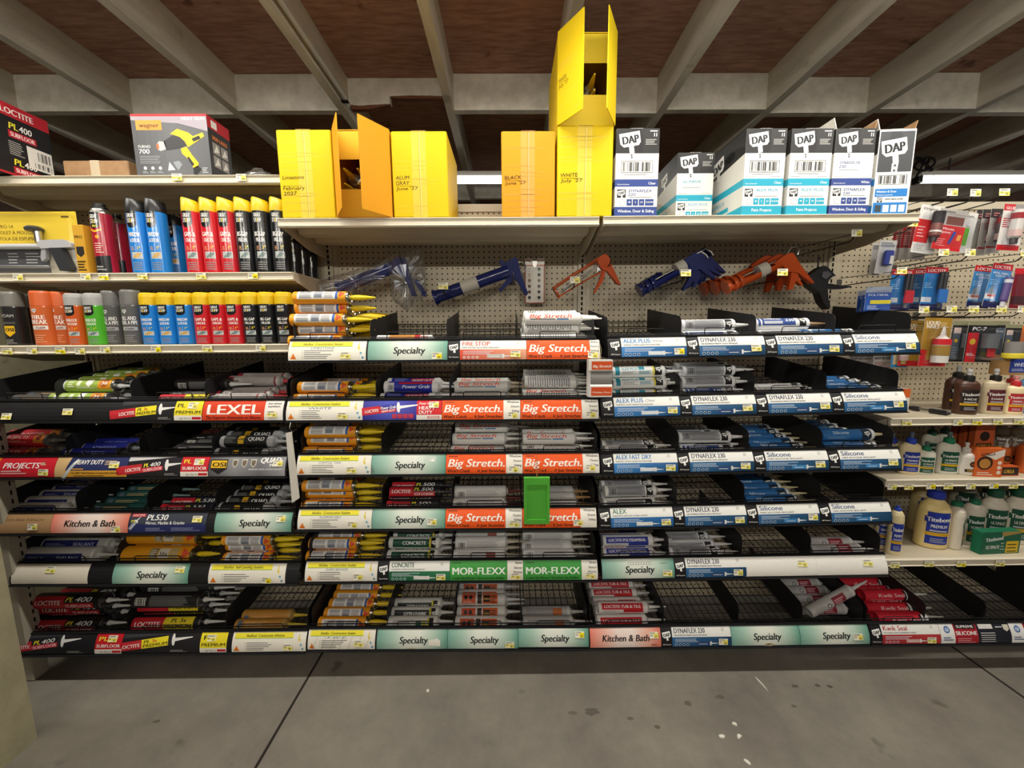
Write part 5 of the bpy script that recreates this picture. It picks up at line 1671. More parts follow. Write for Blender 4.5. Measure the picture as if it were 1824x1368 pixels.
# heat gun carton
ZL = 2.0805
x0, x1, H = frontal(245, 378, 313, 1.60, ZL, 236, 203)
W = x1 - x0
t = thing('carton', 'grey and red carton picturing a yellow heat gun on left top shelf', 'box', (x0, 1.60, ZL))
MB().bbox(0, 0, 0, W, 0.12, H, '55565a', 'box', 0.003).build('walls', t)
w_, h_ = W * 1000, H * 1000
a = Art().grad(0, 0, w_, h_, ['4c4d50', '66676a', '5a5b5e'], 12, 0).rect(0, h_ * 0.96, w_, h_, 'c02a30', 1).poly([(0, h_ * 0.96), (w_, h_ * 0.96), (w_, h_ * 0.72), (w_ * 0.62, h_ * 0.85), (0, h_ * 0.9)], 'a39aa2', 1)  # pale patch under the red edge: lamp glare painted into the print
a.rect(w_ * 0.06, h_ * 0.74, w_ * 0.4, h_ * 0.9, 'e8963a', 2).text('wagner', w_ * 0.23, h_ * 0.785, h_ * 0.07, '3a2412', w_ * 0.26, 3, b=0.01).text('HEAT GUN', w_ * 0.82, h_ * 0.9, h_ * 0.055, 'f4f2ee', w_ * 0.3, 3, b=0.02)
a.text('FURNO', w_ * 0.06, h_ * 0.45, h_ * 0.05, 'd8d8d6', w_ * 0.16, 3, 'l', 0.01).text('700', w_ * 0.06, h_ * 0.36, h_ * 0.075, 'f0f0ee', w_ * 0.14, 3, 'l', 0.01)
a.lines(w_ * 0.06, h_ * 0.2, w_ * 0.34, h_ * 0.34, 5, '9c9c9c', 2, 0.3, 0.3, 4)
P = lambda *q: [(w_ * p[0], h_ * p[1]) for p in q]
a.poly(P((0.3, 0.5), (0.34, 0.56), (0.42, 0.55), (0.43, 0.43), (0.35, 0.4), (0.31, 0.43)), 'b9b9b9', 2).poly(P((0.3, 0.5), (0.33, 0.53), (0.34, 0.44), (0.31, 0.43)), 'd8693a', 3)
a.poly(P((0.4, 0.56), (0.54, 0.66), (0.7, 0.6), (0.72, 0.5), (0.6, 0.44), (0.43, 0.41)), '3a3a3c', 2).poly(P((0.5, 0.68), (0.6, 0.76), (0.74, 0.7), (0.8, 0.64), (0.93, 0.7), (0.95, 0.64), (0.84, 0.55), (0.72, 0.46), (0.68, 0.56), (0.62, 0.63)), 'e3c02a', 3)
a.poly(P((0.62, 0.44), (0.7, 0.47), (0.76, 0.34), (0.84, 0.2), (0.82, 0.13), (0.76, 0.12), (0.74, 0.2), (0.68, 0.3), (0.63, 0.36)), 'e3c02a', 3).poly(P((0.69, 0.3), (0.72, 0.3), (0.78, 0.18), (0.75, 0.15)), '2a2a2c', 4).poly(P((0.76, 0.12), (0.82, 0.16), (0.87, 0.1), (0.8, 0.0), (0.76, 0.02)), '232325', 3)
a.poly(P((0.78, 0.6), (0.88, 0.65), (0.9, 0.6), (0.8, 0.55)), '2a2a2c', 4).poly(P((0.42, 0.08), (0.45, 0.22), (0.52, 0.09)), 'd8d8d6', 3).poly(P((0.5, 0.22), (0.58, 0.24), (0.62, 0.18), (0.56, 0.08), (0.53, 0.14)), '8f949a', 3)
for k in range(3):
    a.circ(w_ * (0.12 + 0.1 * k), h_ * 0.12, h_ * 0.03, 'c8c8c6', 3, 10).lines(w_ * (0.08 + 0.1 * k), h_ * 0.04, w_ * (0.16 + 0.1 * k), h_ * 0.08, 2, 'a8a8a6', 3)
a.lines(w_ * 0.88, h_ * 0.04, w_ * 0.96, h_ * 0.14, 4, 'b8b8b6', 3)
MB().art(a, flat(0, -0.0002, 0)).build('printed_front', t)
a = Art().rect(0, 0, 120, h_, '2c2a2c', 0).rect(0, h_ * 0.8, 120, h_, 'a8242c', 1).text('350 USES', 60, h_ * 0.64, 14, 'e8843a', 80, 2, b=0.02).rect(20, h_ * 0.83, 50, h_ * 0.95, 'd8d4d0', 2)
for i in range(2):
    for j in range(2):
        a.rect(18 + 44 * i, h_ * (0.18 + 0.22 * j), 56 + 44 * i, h_ * (0.37 + 0.22 * j), '8a8684', 2).poly([(22 + 44 * i, h_ * (0.2 + 0.22 * j)), (52 + 44 * i, h_ * (0.24 + 0.22 * j)), (40 + 44 * i, h_ * (0.35 + 0.22 * j))], 'd0ccc8', 3)
MB().art(a, lambda u, v, o: (W + 0.0002 + o, u * 0.001, v * 0.001)).build('printed_side', t)
# red and black carton at the far left, turned
pA = at(84, 217, 1.74)
H = pA.z - ZL
pB = atz(0, 178, pA.z)
pB = pA + (pB - pA) * 1.35
dv = pA - pB
W = math.hypot(dv.x, dv.y)
t = thing('carton', 'red-topped black carton turned sideways at far left of left top shelf', 'box', T(pB.x, pB.y, ZL, math.atan2(dv.y, dv.x)))
MB().bbox(0, 0, 0, W, 0.17, H, '1c1b1d', 'box', 0.003).build('walls', t)
w_, h_ = W * 1000, H * 1000
a = Art().rect(0, 0, w_, h_, '1c1b1d', 0).rect(0, h_ * 0.82, w_, h_, 'b3222e', 1).text('LOCTITE', w_ * 0.48, h_ * 0.86, h_ * 0.085, 'f2eeea', w_ * 0.5, 2, b=0.03)
for y in (0.66, 0.16):
    a.text('PL', w_ * 0.32, h_ * y, h_ * 0.09, 'e8dc3a', w_ * 0.14, 2, 'l', 0.03, 0.1).text('400', w_ * 0.48, h_ * y, h_ * 0.09, 'f2eeea', w_ * 0.2, 2, 'l', 0.02, 0.1)
    a.rect(w_ * 0.3, h_ * (y - 0.12), w_ * 0.74, h_ * (y - 0.025), 'b3222e', 2).text('SUBFLOOR', w_ * 0.52, h_ * (y - 0.1), h_ * 0.06, 'f2dcdc', w_ * 0.38, 3, b=0.03)
a.rect(w_ * 0.56, h_ * 0.19, w_ * 0.98, h_ * 0.5, 'e4e1da', 3).frame(w_ * 0.73, h_ * 0.33, w_ * 0.96, h_ * 0.47, 1.5, '222', 4) if False else a.rect(w_ * 0.56, h_ * 0.19, w_ * 0.98, h_ * 0.5, 'e4e1da', 3).bars(w_ * 0.73, h_ * 0.33, w_ * 0.95, h_ * 0.46, '222224', 4).bars(w_ * 0.59, h_ * 0.22, w_ * 0.95, h_ * 0.29, '222224', 4, 5, 30)
a.lines(w_ * 0.28, h_ * 0.3, w_ * 0.52, h_ * 0.5, 7, 'a8a6a2', 2, 0.4).rect(0, 0, w_, h_ * 0.03, 'b3222e', 2)
MB().art(a, flat(0, -0.0002, 0)).build('printed_front', t)
# small brown carton
x0, x1, H = frontal(115, 231, 315, 1.72, ZL, 115, 286)
t = thing('carton', 'low plain brown carton between black carton and heat gun carton', 'box', (x0, 1.72, ZL))
MB().bbox(0, 0, 0, x1 - x0, 0.16, H, 'ffffff', 'kraft', 0.003).build('walls', t)
MB().box((x1 - x0) * 0.42, -0.001, 0, (x1 - x0) * 0.56, 0.0, H, 'c9b89c', 'print').box((x1 - x0) * 0.42, 0, H, (x1 - x0) * 0.56, 0.16, H + 0.001, 'c9b89c', 'print').build('tape', t)
# crumpled bag on that shelf
p = at(462, 313, 1.66)
mb = MB()
rings = []
for k in range(7):
    u = k / 6
    n = 14
    rr = 0.072 * (1 - 0.75 * u ** 1.6)
    rings.append([(rr * math.cos(2 * PI * i / n) * (0.9 + 0.3 * rng.random()), rr * 0.55 * math.sin(2 * PI * i / n) * (0.9 + 0.3 * rng.random()), 0.042 * u * (0.85 + 0.3 * rng.random()) + 0.001) for i in range(n)])
mb.loft(rings, 'ffffff', 'bag', False)
tag(mb.build('plastic_bag', None, (p.x, p.y, ZL)), 'crumpled clear plastic bag at right end of left top shelf', 'bag')


# ------------------------------------------------------------------ foam cans
def can_art(kind, H):
    a = Art()
    if kind in ('gaps', 'gap3', 'window', 'pro', 'fire', 'green'):
        n = H * 1000
        a.poly([(-26, n), (12, n), (12, n * 0.8), (6, n * 0.75), (-7, n * 0.73), (-20, n * 0.75), (-26, n * 0.8)], '161618', 1)
        a.text('GREAT', -7, n * 0.9, n * 0.065, 'f4f2ec', 26, 2, b=0.03).text('ST FF', -7, n * 0.815, n * 0.07, 'f4f2ec', 27, 2, b=0.03).text('U', -7.2, n * 0.815, n * 0.07, 'e8cc1c', 4.5, 2, b=0.03)
        t = {'gaps': ('GAPS &', 'CRACKS', 'e8cc1c'), 'gap3': ('BIG GAP', 'FILLER', 'f4f2ec'), 'window': ('WINDOW', '& DOOR', 'f4f2ec'), 'fire': ('FIREBLOCK', 'WITH FOAM', 'f4f2ec'), 'green': ('FIREBLOCK', 'INSULATE', 'e8f4dc'), 'pro': ('PRO', 'GAPS', 'e8cc1c')}[kind]
        if kind == 'pro':
            a.text('PRO', -6, n * 0.755, n * 0.04, 'd8d24a', 16, 3, b=0.03).circ(-2, n * 0.6, 7, 'e8a02a', 2).lines(-14, n * 0.34, 14, n * 0.52, 5, 'e8c8b8', 2, 0.35).poly([(-40, n * 0.26), (30, n * 0.3), (30, n * 0), (-40, 0)], '1d1c1e', 1).lines(-20, n * 0.05, 16, n * 0.14, 2, 'a8a6a4', 2)
            return a.poly([(-26, n * 0.73), (-7, n * 0.7), (14, n * 0.73), (14, n * 0.71), (-7, n * 0.67), (-26, n * 0.71)], 'e8b82a', 2)
        a.text(t[0], -3, n * 0.59, n * 0.075, 'f4f2ec', 38, 2, b=0.03).text(t[1], -2, n * 0.5, n * 0.065, 'f4f2ec', 32, 2, b=0.03)
        a.lines(-18, n * 0.37, -4, n * 0.44, 3, 'e8a87a', 2).rect(-2, n * 0.36, -1.3, n * 0.46, 'f4f2ec', 2).text('3"' if kind == 'gap3' else '1"', 9, n * 0.38, n * 0.06, 'e8cc1c', 12 if kind == 'gap3' else 8, 2, b=0.03)
        a.rect(-18, n * 0.23, 18, n * 0.34, 'b9c0bd', 2).poly([(-16, n * 0.24), (4, n * 0.25), (16, n * 0.32), (2, n * 0.33)], '6d7f7c' if kind != 'window' else 'c9a05a', 3)
        return a.lines(-18, n * 0.05, 16, n * 0.19, 4, mix('9a9896', '303030', 0.2), 2, 0.4, 0.1)
    n = H * 1000
    if kind == 'break':
        a.text('FIRE', 0, n * 0.66, n * 0.11, 'f2e8e0', 40, 2, b=0.03).text('BREAK', 0, n * 0.54, n * 0.11, 'f2e8e0', 50, 2, b=0.03).rect(-24, n * 0.4, 26, n * 0.5, 'e6dcd4', 2).text('FOAM', 4, n * 0.415, n * 0.06, '6a3a2a', 26, 3, b=0.03)
        logo(a, -8, n * 0.88, 14, 2)
        return a.lines(-20, n * 0.08, 20, n * 0.3, 4, 'e0a88a', 2, 0.3)
    if kind == 'pipe':
        a.text('FILL AND', 0, n * 0.62, n * 0.1, 'ecebe8', 48, 2, b=0.03).text('SEAL A PIPE', 0, n * 0.51, n * 0.1, 'ecebe8', 54, 2, b=0.03).rect(-24, n * 0.36, 26, n * 0.45, 'b4b3b2', 2).text('FOAM', 0, n * 0.375, n * 0.055, '38383a', 28, 3, b=0.03)
        logo(a, -10, n * 0.84, 13, 2)
        return a.lines(-20, n * 0.08, 20, n * 0.28, 4, '9c9b9a', 2, 0.3)
    # dark can with yellow shield
    a.text('FOAM', 0, n * 0.72, n * 0.08, 'b8b6b2', 36, 2, rot=0).poly([(-16, n * 0.5), (16, n * 0.5), (16, n * 0.32), (0, n * 0.22), (-16, n * 0.32)], 'e3b41e', 1).text('OSI', 0, n * 0.36, n * 0.09, '1a1a1c', 24, 2, b=0.04)
    return a.lines(-18, n * 0.05, 18, n * 0.17, 3, '8a8886', 2).rect(-20, n * 0.55, 20, n * 0.6, '55534f', 1)


_can = {}
CANS = {'gaps': ('c8202a', 'e3bd16', 'wedge'), 'gap3': ('1a1a1c', 'e3bd16', 'wedge'), 'window': ('1f7fd0', '1c1c1e', 'wedge'), 'windowy': ('1f7fd0', 'e3bd16', 'dome'), 'gapsy': ('c8202a', 'e3bd16', 'dome'), 'gap3y': ('1a1a1c', 'e3bd16', 'dome'),
        'pro': ('a31c30', '19191b', 'valve'), 'fire': ('d0581c', 'a9a9a6', 'dome'), 'green': ('4da82c', 'a9a9a6', 'dome'), 'break': ('c4602e', 'd0602c', 'tall'), 'pipe': ('5c5b5a', '6d6c6a', 'tall'), 'osi': ('242322', '77756f', 'tall')}


def can(kind, px, pyb, Y, z, H, label, group=None, R=0.0345, spin=0.24):
    k = (kind, H)
    bc, cc, sty = CANS[kind]
    if k not in _can:
        b, c = MB(), MB()
        hb = H * (0.79 if sty == 'wedge' else 0.76 if sty == 'dome' else 0.72 if sty == 'tall' else 0.86)
        b.lathe([(0, 0.003), (R - 0.004, 0), (R - 0.001, 0.002), (R, 0.006), (R, hb - 0.004), (R - 0.002, hb)] + ([(R * 0.75, hb + 0.012), (0.014, hb + 0.02), (0, hb + 0.02)] if sty == 'valve' else [(R - 0.004, hb + 0.002), (0, hb + 0.003)]), bc, 'gloss', 24)
        b.art(can_art(kind.rstrip('y') if kind not in ('green',) else kind, hb), around(R, 0), 'gloss', 0, 5.0)
        n = 24
        if sty == 'wedge':
            rings = []
            for (rr, zz, sl) in ((R - 0.001, hb, 0), (R - 0.0005, hb + 0.01, 0.0), (R - 0.003, H - 0.012, 0.35), (R - 0.006, H - 0.004, 0.5), (R * 0.4, H - 0.002, 0.5), (0.001, H - 0.003, 0.5)):
                rings.append([(rr * math.cos(2 * PI * i / n), rr * math.sin(2 * PI * i / n), zz - sl * 0.9 * (rr * math.cos(2 * PI * i / n) + R) * (0.5 if zz < H - 0.011 else 0.62) - (0.0 if sl == 0 else 0)) for i in range(n)])
            c.loft(rings, cc, 'plastic')
        elif sty == 'valve':
            c.lathe([(0.024, hb + 0.008), (0.024, H - 0.012), (0.019, H - 0.008), (0.019, H), (0.0, H)], cc, 'plastic', 18)
            c.lathe([(R - 0.001, hb - 0.002), (R - 0.002, hb + 0.004), (R * 0.78, hb + 0.013), (0.026, hb + 0.016)], 'c9c7c2', 'metal', 20)
        else:
            c.lathe([(R - 0.0008, hb), (R - 0.0008, H - 0.018), (R - 0.003, H - 0.006), (R - 0.008, H - 0.0015), (0.008, H), (0, H)] if sty == 'dome' else [(R - 0.0005, hb), (R - 0.0015, H - 0.01), (R - 0.005, H - 0.002), (0, H)], cc, 'plastic', 24)
        _can[k] = (b.mesh('printed_can'), c.mesh('cap'))
    x = at(px, pyb, Y - R).x
    t = thing('foam_can', label, 'spray can', T(x, Y, z, spin), group)
    link('printed_can', _can[k][0], t)
    link('cap', _can[k][1], t)
    return t


ZU, ZD = 1.7165, 1.4325
HU, HD = 0.298, 0.205
Yc = 1.636
can('pro', 178, 482, Yc, ZU, 0.27, 'dark red capless foam can at left of the tall row')
can('pro', 204, 480, Yc + 0.075, ZU, 0.25, 'dark red foam can set back behind its neighbour')
for i, px in enumerate((243, 277)):
    can('window', px, 482, Yc, ZU, HU, '%s of two tall blue foam cans with black caps' % ('left', 'right')[i])
can('window', 307, 480, Yc + 0.09, ZU, 0.265, 'blue foam can in shade behind the tall blue pair')
for i, px in enumerate((341, 373, 404)):
    can('gaps', px, 482, Yc, ZU, HU, '%s tall red foam can with yellow cap' % ('leftmost', 'middle', 'rightmost')[i])
for i, px in enumerate((434, 465, 497)):
    can('gap3', px, 482, Yc, ZU, HU, '%s tall black foam can in the front row, yellow cap' % ('leftmost', 'middle', 'rightmost')[i])
xr = 497
for k in range(3):
    p = at(497, 482, Yc - 0.0345)
    q = can('gap3', 497, 482, Yc, ZU, HU, 'tall black foam can, %s behind the front one at shelf end' % ORD[k])
    q.matrix_world = T(p.x + 0.002, Yc + 0.0715 * (k + 1), ZU, 0.24)
Yd = 1.597
can('osi', 16, 612, Yd + 0.02, ZD, HD * 1.05, 'dark short can with yellow shield, at far left')
can('osi', 40, 610, Yd + 0.10, ZD, HD * 1.05, 'dark short can set back right of the shield can')
can('break', 69, 611, Yd, ZD, HD * 1.05, 'front one of two rust orange short cans', None, 0.0365)
can('break', 101, 610, Yd + 0.035, ZD, HD * 1.05, 'rear one of two rust orange short cans', None, 0.0365)
can('fire', 129, 610, Yd + 0.004, ZD, HD, 'bright orange short can with grey cap')
can('green', 163, 610, Yd, ZD, HD, 'green short can with grey cap')
can('pipe', 195, 609, Yd + 0.03, ZD, HD * 1.06, 'left of two dark grey short cans')
can('pipe', 229, 609, Yd, ZD, HD * 1.06, 'right of two dark grey short cans, straw taped on')
for i, px in enumerate((262, 293, 325)):
    can('windowy', px, 609, Yd, ZD, HD, '%s short blue can with yellow cap' % ('leftmost', 'middle', 'rightmost')[i])
for i, px in enumerate((357, 386, 415)):
    can('gapsy', px, 608, Yd, ZD, HD, '%s short red can with yellow cap' % ('leftmost', 'middle', 'rightmost')[i])
for i, px in enumerate((444, 473, 503)):
    can('gap3y', px, 607, Yd, ZD, HD, '%s short black can in front row, yellow cap' % ('leftmost', 'middle', 'rightmost')[i])
q = can('gap3y', 507, 607, Yd, ZD, HD, 'short black can behind the rightmost one at shelf end')
q.matrix_world = q.matrix_world @ Matrix.Translation((0.01, 0.072, 0))

# foam gun in a clamshell, and the box beside it
x0, x1, H = frontal(-40, 137, 483, 1.615, ZU, 137, 372)
W = x1 - x0
t = thing('clamshell_pack', 'yellow-backed clamshell holding a silver foam gun on left shelf', 'blister pack', (x0, 1.615, ZU))
w_, h_ = W * 1000, H * 1000
MB().bbox(0.004, 0.03, 0.0, W - 0.004, 0.034, H, 'e3c338', 'card', 0.002).build('backing_card', t)
a = Art().rect(6, h_ * 0.42, w_ - 6, h_ - 2, 'e3c338', 1).rect(6, 6, w_ * 0.66, h_ * 0.42, '4a4a4c', 1).rect(w_ * 0.66, 6, w_ - 6, h_ * 0.42, 'c4bda8', 1).text('PRO 14', w_ * 0.34, h_ * 0.74, h_ * 0.055, '6a5414', None, 2, 'r', 0.015).text('PISTOLET À MOUSSE', w_ * 0.54, h_ * 0.645, h_ * 0.055, '6a5414', w_ * 0.42, 2, 'r', 0.015).text('PISTOLA DE ESPUMA', w_ * 0.55, h_ * 0.55, h_ * 0.055, '6a5414', w_ * 0.42, 2, 'r', 0.015)
a.lines(w_ * 0.24, h_ * 0.14, w_ * 0.36, h_ * 0.38, 5, 'b8b8b6', 2, 0.35).lines(w_ * 0.42, h_ * 0.14, w_ * 0.58, h_ * 0.38, 5, 'b8b8b6', 2, 0.35).rect(w_ * 0.9, h_ * 0.22, w_ * 0.98, h_ * 0.42, 'd8d4cc', 2).rect(w_ * 0.84, h_ * 0.9, w_ * 0.92, h_ * 0.93, '6a5414', 2)
MB().art(a, flat(0, 0.0295, 0)).build('print', t)
g = MB()
g.wire([(0.0, 0.015, H * 0.44), (W * 0.64, 0.015, H * 0.44)], 0.011, 'c4c4c4', 'plastic', 10).wire([(W * 0.02, 0.015, H * 0.13), (W * 0.7, 0.015, H * 0.12)], 0.006, 'b8b8b8', 'metal', 8)
g.prism([(W * 0.62, H * 0.47), (W * 0.66, H * 0.53), (W * 0.9, H * 0.54), (W * 0.97, H * 0.48), (W * 0.97, H * 0.42), (W * 0.66, H * 0.4)], 'y', 0.004, 0.026, 'bdbdbd', 'plastic')
g.prism([(W * 0.66, H * 0.44), (W * 0.7, H * 0.44), (W * 0.68, H * 0.24), (W * 0.64, H * 0.2), (W * 0.63, H * 0.26)], 'y', 0.008, 0.022, 'a8a8a8', 'plastic')
g.lathe([(0.0, -0.008), (0.026, -0.006), (0.028, 0.004), (0.02, 0.012), (0, 0.013)], '3a3a3a', 'plastic', 16, 'z', (W * 0.6, 0.013, H * 0.7))
g.lathe([(0.012, 0), (0.012, 0.05)], 'c0c0c0', 'metal', 12, 'z', (W * 0.63, 0.013, H * 0.5))
g.build('foam_gun', t)
MB().prism([(W * 0.74, H * 0.41), (W * 0.86, H * 0.41), (W * 0.93, H * 0.1), (W * 0.91, H * 0.04), (W * 0.82, H * 0.05)], 'y', 0.003, 0.027, '2f3033', 'plastic').build('grip', t)
MB().bbox(0.002, 0.0, 0.001, W - 0.002, 0.03, H - 0.012, 'ffffff', 'clear', 0.008).build('clear_shell', t)
x0, x1, H = frontal(139, 158, 483, 1.60, ZU, 139, 400)
t = thing('carton', 'narrow gold and black carton beside the foam gun clamshell', 'box', (x0, 1.60, ZU))
MB().bbox(0, 0, 0, x1 - x0, 0.2, H, 'c9982c', 'box', 0.002).build('walls', t)
w_, h_ = (x1 - x0) * 1000, H * 1000
MB().art(Art().lines(4, h_ * 0.05, w_ - 4, h_ * 0.28, 4, '3a2c12', 1, 0.5).poly([(w_ * 0.15, h_ * 0.55), (w_ * 0.85, h_ * 0.55), (w_ * 0.85, h_ * 0.4), (w_ * 0.5, h_ * 0.33), (w_ * 0.15, h_ * 0.4)], '2a2420', 1).text('PRO', w_ * 0.5, h_ * 0.72, h_ * 0.06, '3a2c12', w_ * 0.7, 2), flat(0, -0.0002, 0)).build('printed_front', t)
# ------------------------------------------------------------------ hooks and caulking guns
def poly_at(px, Y):
    """outline read off the photograph, set at depth Y: (x, z) pairs in metres"""
    return [(lambda p: (p.x, p.z))(at(a, b, Y)) for a, b in px]


def hook(px, py, Yend, label, tagged=True, bright=False, col_='6d6a66', drop=0.012, plate=False, seed=0, up=True):
    """peg hook whose tip is seen at px, py"""
    p = at(px, py, Yend)
    t = thing('peg_hook', label, 'hook', (p.x, PY, p.z - 0.0), 'peg hooks on the pegboard')
    L = PY - Yend
    mb = MB().wire([(0, -0.001, 0.02), (0, -0.006, 0.0), (0, -0.02, -0.002), (0, -L + 0.02, -0.002), (0, -L + 0.005, 0.008 if up else -0.002), (0, -L, 0.018 if up else 0)], 0.0026, col_, 'metal', 6)
    mb.wire([(0, -0.004, 0.035), (0, -L * 0.6, 0.03), (0, -L - 0.008, 0.024)], 0.0016, col_, 'metal', 6) if tagged else None
    mb.build('wire', t)
    MB().box(-0.012, -0.0065, -0.012, 0.012, -0.0005, 0.03, '9a9792', 'metal').build('back_plate', t)
    if tagged:
        price_tag(t, -0.02, -L - 0.009, 0.012, seed, bright, 0.05, 0.0, 1.1)
    return t


def gun_parts(t, grip, trig, Y, c, g0=-0.012, g1=0.012, metal=False):
    MB().prism(poly_at(grip, Y), 'y', Y + g0, Y + g1, c, 'gloss').build('handle', t)
    if trig:
        MB().prism(poly_at(trig, Y), 'y', Y + g0 * 0.7, Y + g1 * 0.7, c, 'gloss').build('trigger', t)


def caulk_gun(a, b, r, grip, trig, Y, c, label, rod=None, sticker=None, half=False, cap=1.22, group=None, dx=0, dy=0):
    """barrel from pixel a (nose) to pixel b (handle end)"""
    sh = lambda q: [(x + dx, y + dy) for x, y in q]
    t = thing('caulking_gun', label, 'caulking gun', at(b[0] + dx, b[1] + dy, Y), group)
    t0 = t.matrix_world.translation.copy()
    A, B = at(a[0] + dx, a[1] + dy, Y), at(b[0] + dx, b[1] + dy, Y)
    d = (B - A)
    L = d.length
    ang = math.atan2(d.z, d.x)
    mb = MB()
    loc = Matrix.Translation(A - t0) @ Matrix.Rotation(-ang, 4, 'Y')
    if half:
        pts = [(r * math.cos(PI + PI * k / 10), r * math.sin(PI + PI * k / 10)) for k in range(11)]
        pts += [(0.93 * x, 0.93 * z) for x, z in reversed(pts)]
        mb.prism(pts, 'x', 0.0, L, c, 'enamel', True)
    else:
        mb.lathe([(r, 0.01), (r, L)], c, 'gloss', 20, 'x')
    for xx in ((0.0, 0.03, 0.055) if half else (0.0,)):
        mb.lathe([(r * 0.75, xx - 0.006), (r * cap, xx - 0.006), (r * cap, xx), (r * 1.02, xx + 0.014), (r * 0.7, xx + 0.012)], c, 'gloss', 20, 'x')
    mb.xf(loc).build('barrel', t)
    if sticker:
        MB().lathe([(r + 0.0008, L * sticker[0]), (r + 0.0008, L * sticker[1])], 'b9b4a8', 'print', 20, 'x').xf(loc).build('sticker', t)
    off = lambda m: m.xf(Matrix.Translation(-t0))
    off(MB().prism(poly_at(sh(grip), Y), 'y', Y - 0.013, Y + 0.013, c, 'enamel')).build('handle', t)
    if trig:
        off(MB().prism(poly_at(sh(trig), Y), 'y', Y - 0.009, Y + 0.009, c, 'enamel')).build('trigger', t)
    if rod:
        off(MB().wire([(x, Y, z) for x, z in poly_at(sh(rod), Y)], 0.0042, 'b4b2ac', 'metal', 8)).build('rod', t)
    return t


Z5 = lambda q: [(560 + x * 0.2741, 420 + y * 0.2741) for x, y in q]
Z6 = lambda q: [(1040 + x * 0.3399, 420 + y * 0.3399) for x, y in q]
NVY, OGE = '18215a', 'b84a1a'
caulk_gun((776, 530), (906, 483), 0.029, Z5([(1200, 165), (1222, 158), (1238, 180), (1300, 142), (1318, 150), (1345, 255), (1388, 375), (1380, 388), (1362, 380), (1320, 300), (1285, 268), (1255, 275), (1228, 235)]),
          Z5([(1250, 262), (1290, 272), (1288, 295), (1250, 325), (1210, 368), (1196, 352), (1225, 318), (1245, 290)]), 1.80, NVY, 'blue full-barrel caulking gun with grey sticker hanging beside colour chart',
          Z5([(800, 385), (1180, 232), (1330, 172), (1352, 168), (1372, 195), (1368, 225), (1350, 238)]), (0.36, 0.58))
# skeleton gun
Y = 1.78
t = thing('caulking_gun', 'orange open-frame caulking gun with thin rods beside the bay joint', 'caulking gun', at(1075, 480, Y))
t0 = t.matrix_world.translation.copy()
off = lambda m: m.xf(Matrix.Translation(-t0))
off(MB().prism(poly_at(Z6([(62, 122), (108, 96), (128, 112), (140, 150), (190, 258), (170, 252), (120, 188), (92, 178), (80, 160)]), Y), 'y', Y - 0.013, Y + 0.013, OGE, 'enamel')).build('handle', t)
off(MB().prism(poly_at(Z6([(95, 182), (112, 188), (98, 240), (55, 302), (50, 296), (78, 235)]), Y), 'y', Y - 0.009, Y + 0.009, OGE, 'enamel')).build('trigger', t)
fr = MB()
P3 = lambda q, yy: [(x, yy, z) for x, z in poly_at(q, Y)]
for yy, e in ((Y - 0.02, 0), (Y + 0.02, 3)):
    fr.wire(P3([(1062, 463 + e), (1020, 489 + e), (986, 512 + e)], yy), 0.0032, OGE, 'enamel', 8)
fr.wire(P3([(1072, 484), (1030, 507), (992, 531)], Y - 0.015), 0.0032, OGE, 'enamel', 8)
A = at(990, 521, Y)
d = (at(1062, 475, Y) - A)
fr.xf(Matrix.Translation(-t0))
ring = MB().lathe([(0.026, -0.003), (0.03, -0.003), (0.03, 0.004), (0.026, 0.004), (0.026, -0.003)], OGE, 'gloss', 18, 'x').xf(Matrix.Translation(A - t0) @ Matrix.Rotation(-math.atan2(d.z, d.x), 4, 'Y'))
fr.add(ring.v, ring.f, OGE, 'gloss', True)
fr.build('frame', t)
off(MB().wire(P3([(1000, 520), (1065, 474), (1083, 462), (1086, 452), (1080, 446)], Y), 0.0042, 'b4b2ac', 'metal', 8)).build('rod', t)
# blue and orange groups
bg = Z6([(500, 150), (530, 120), (575, 92), (592, 98), (618, 150), (688, 222), (682, 228), (640, 205), (600, 178), (565, 190), (540, 175)])
bt = Z6([(560, 185), (605, 185), (602, 225), (578, 272), (566, 268), (575, 235), (520, 290), (514, 282), (545, 228)])
for k, (dx, dy, yy) in enumerate(((0, 0, 1.72), (9, -5, 1.79), (17, -10, 1.86))):
    caulk_gun((1140 - k, 517), (1222, 471), 0.027, bg, bt, yy, NVY, ('front', 'middle', 'rear')[k] + ' one of three nested blue caulking guns', Z6([(300, 270), (560, 130), (590, 95), (612, 82), (640, 100), (650, 118)]) if k < 2 else None, (0.78, 0.96), True, 1.16, 'nested blue caulking guns', dx, dy)
og = Z6([(985, 150), (1022, 118), (1060, 96), (1084, 90), (1098, 110), (1128, 160), (1196, 248), (1188, 252), (1140, 218), (1110, 195), (1060, 190), (1040, 165)])
ot = Z6([(1082, 190), (1112, 198), (1122, 225), (1142, 262), (1132, 262), (1105, 235), (1088, 282), (1064, 284), (1074, 235)])
for k, (dx, dy, yy) in enumerate(((0, 0, 1.70), (-20, 2, 1.78), (-40, 4, 1.86))):
    caulk_gun((1294, 511), (1386, 468), 0.027, og, ot, yy, OGE if k == 0 else 'a8421a', ('front', 'middle', 'rear')[k] + ' one of three nested orange caulking guns', Z6([(760, 245), (1050, 115), (1085, 62), (1112, 56), (1126, 75), (1120, 100)]) if k == 0 else None, (0.6, 0.78) if k == 0 else None, True, 1.2, 'nested orange caulking guns', dx, dy)
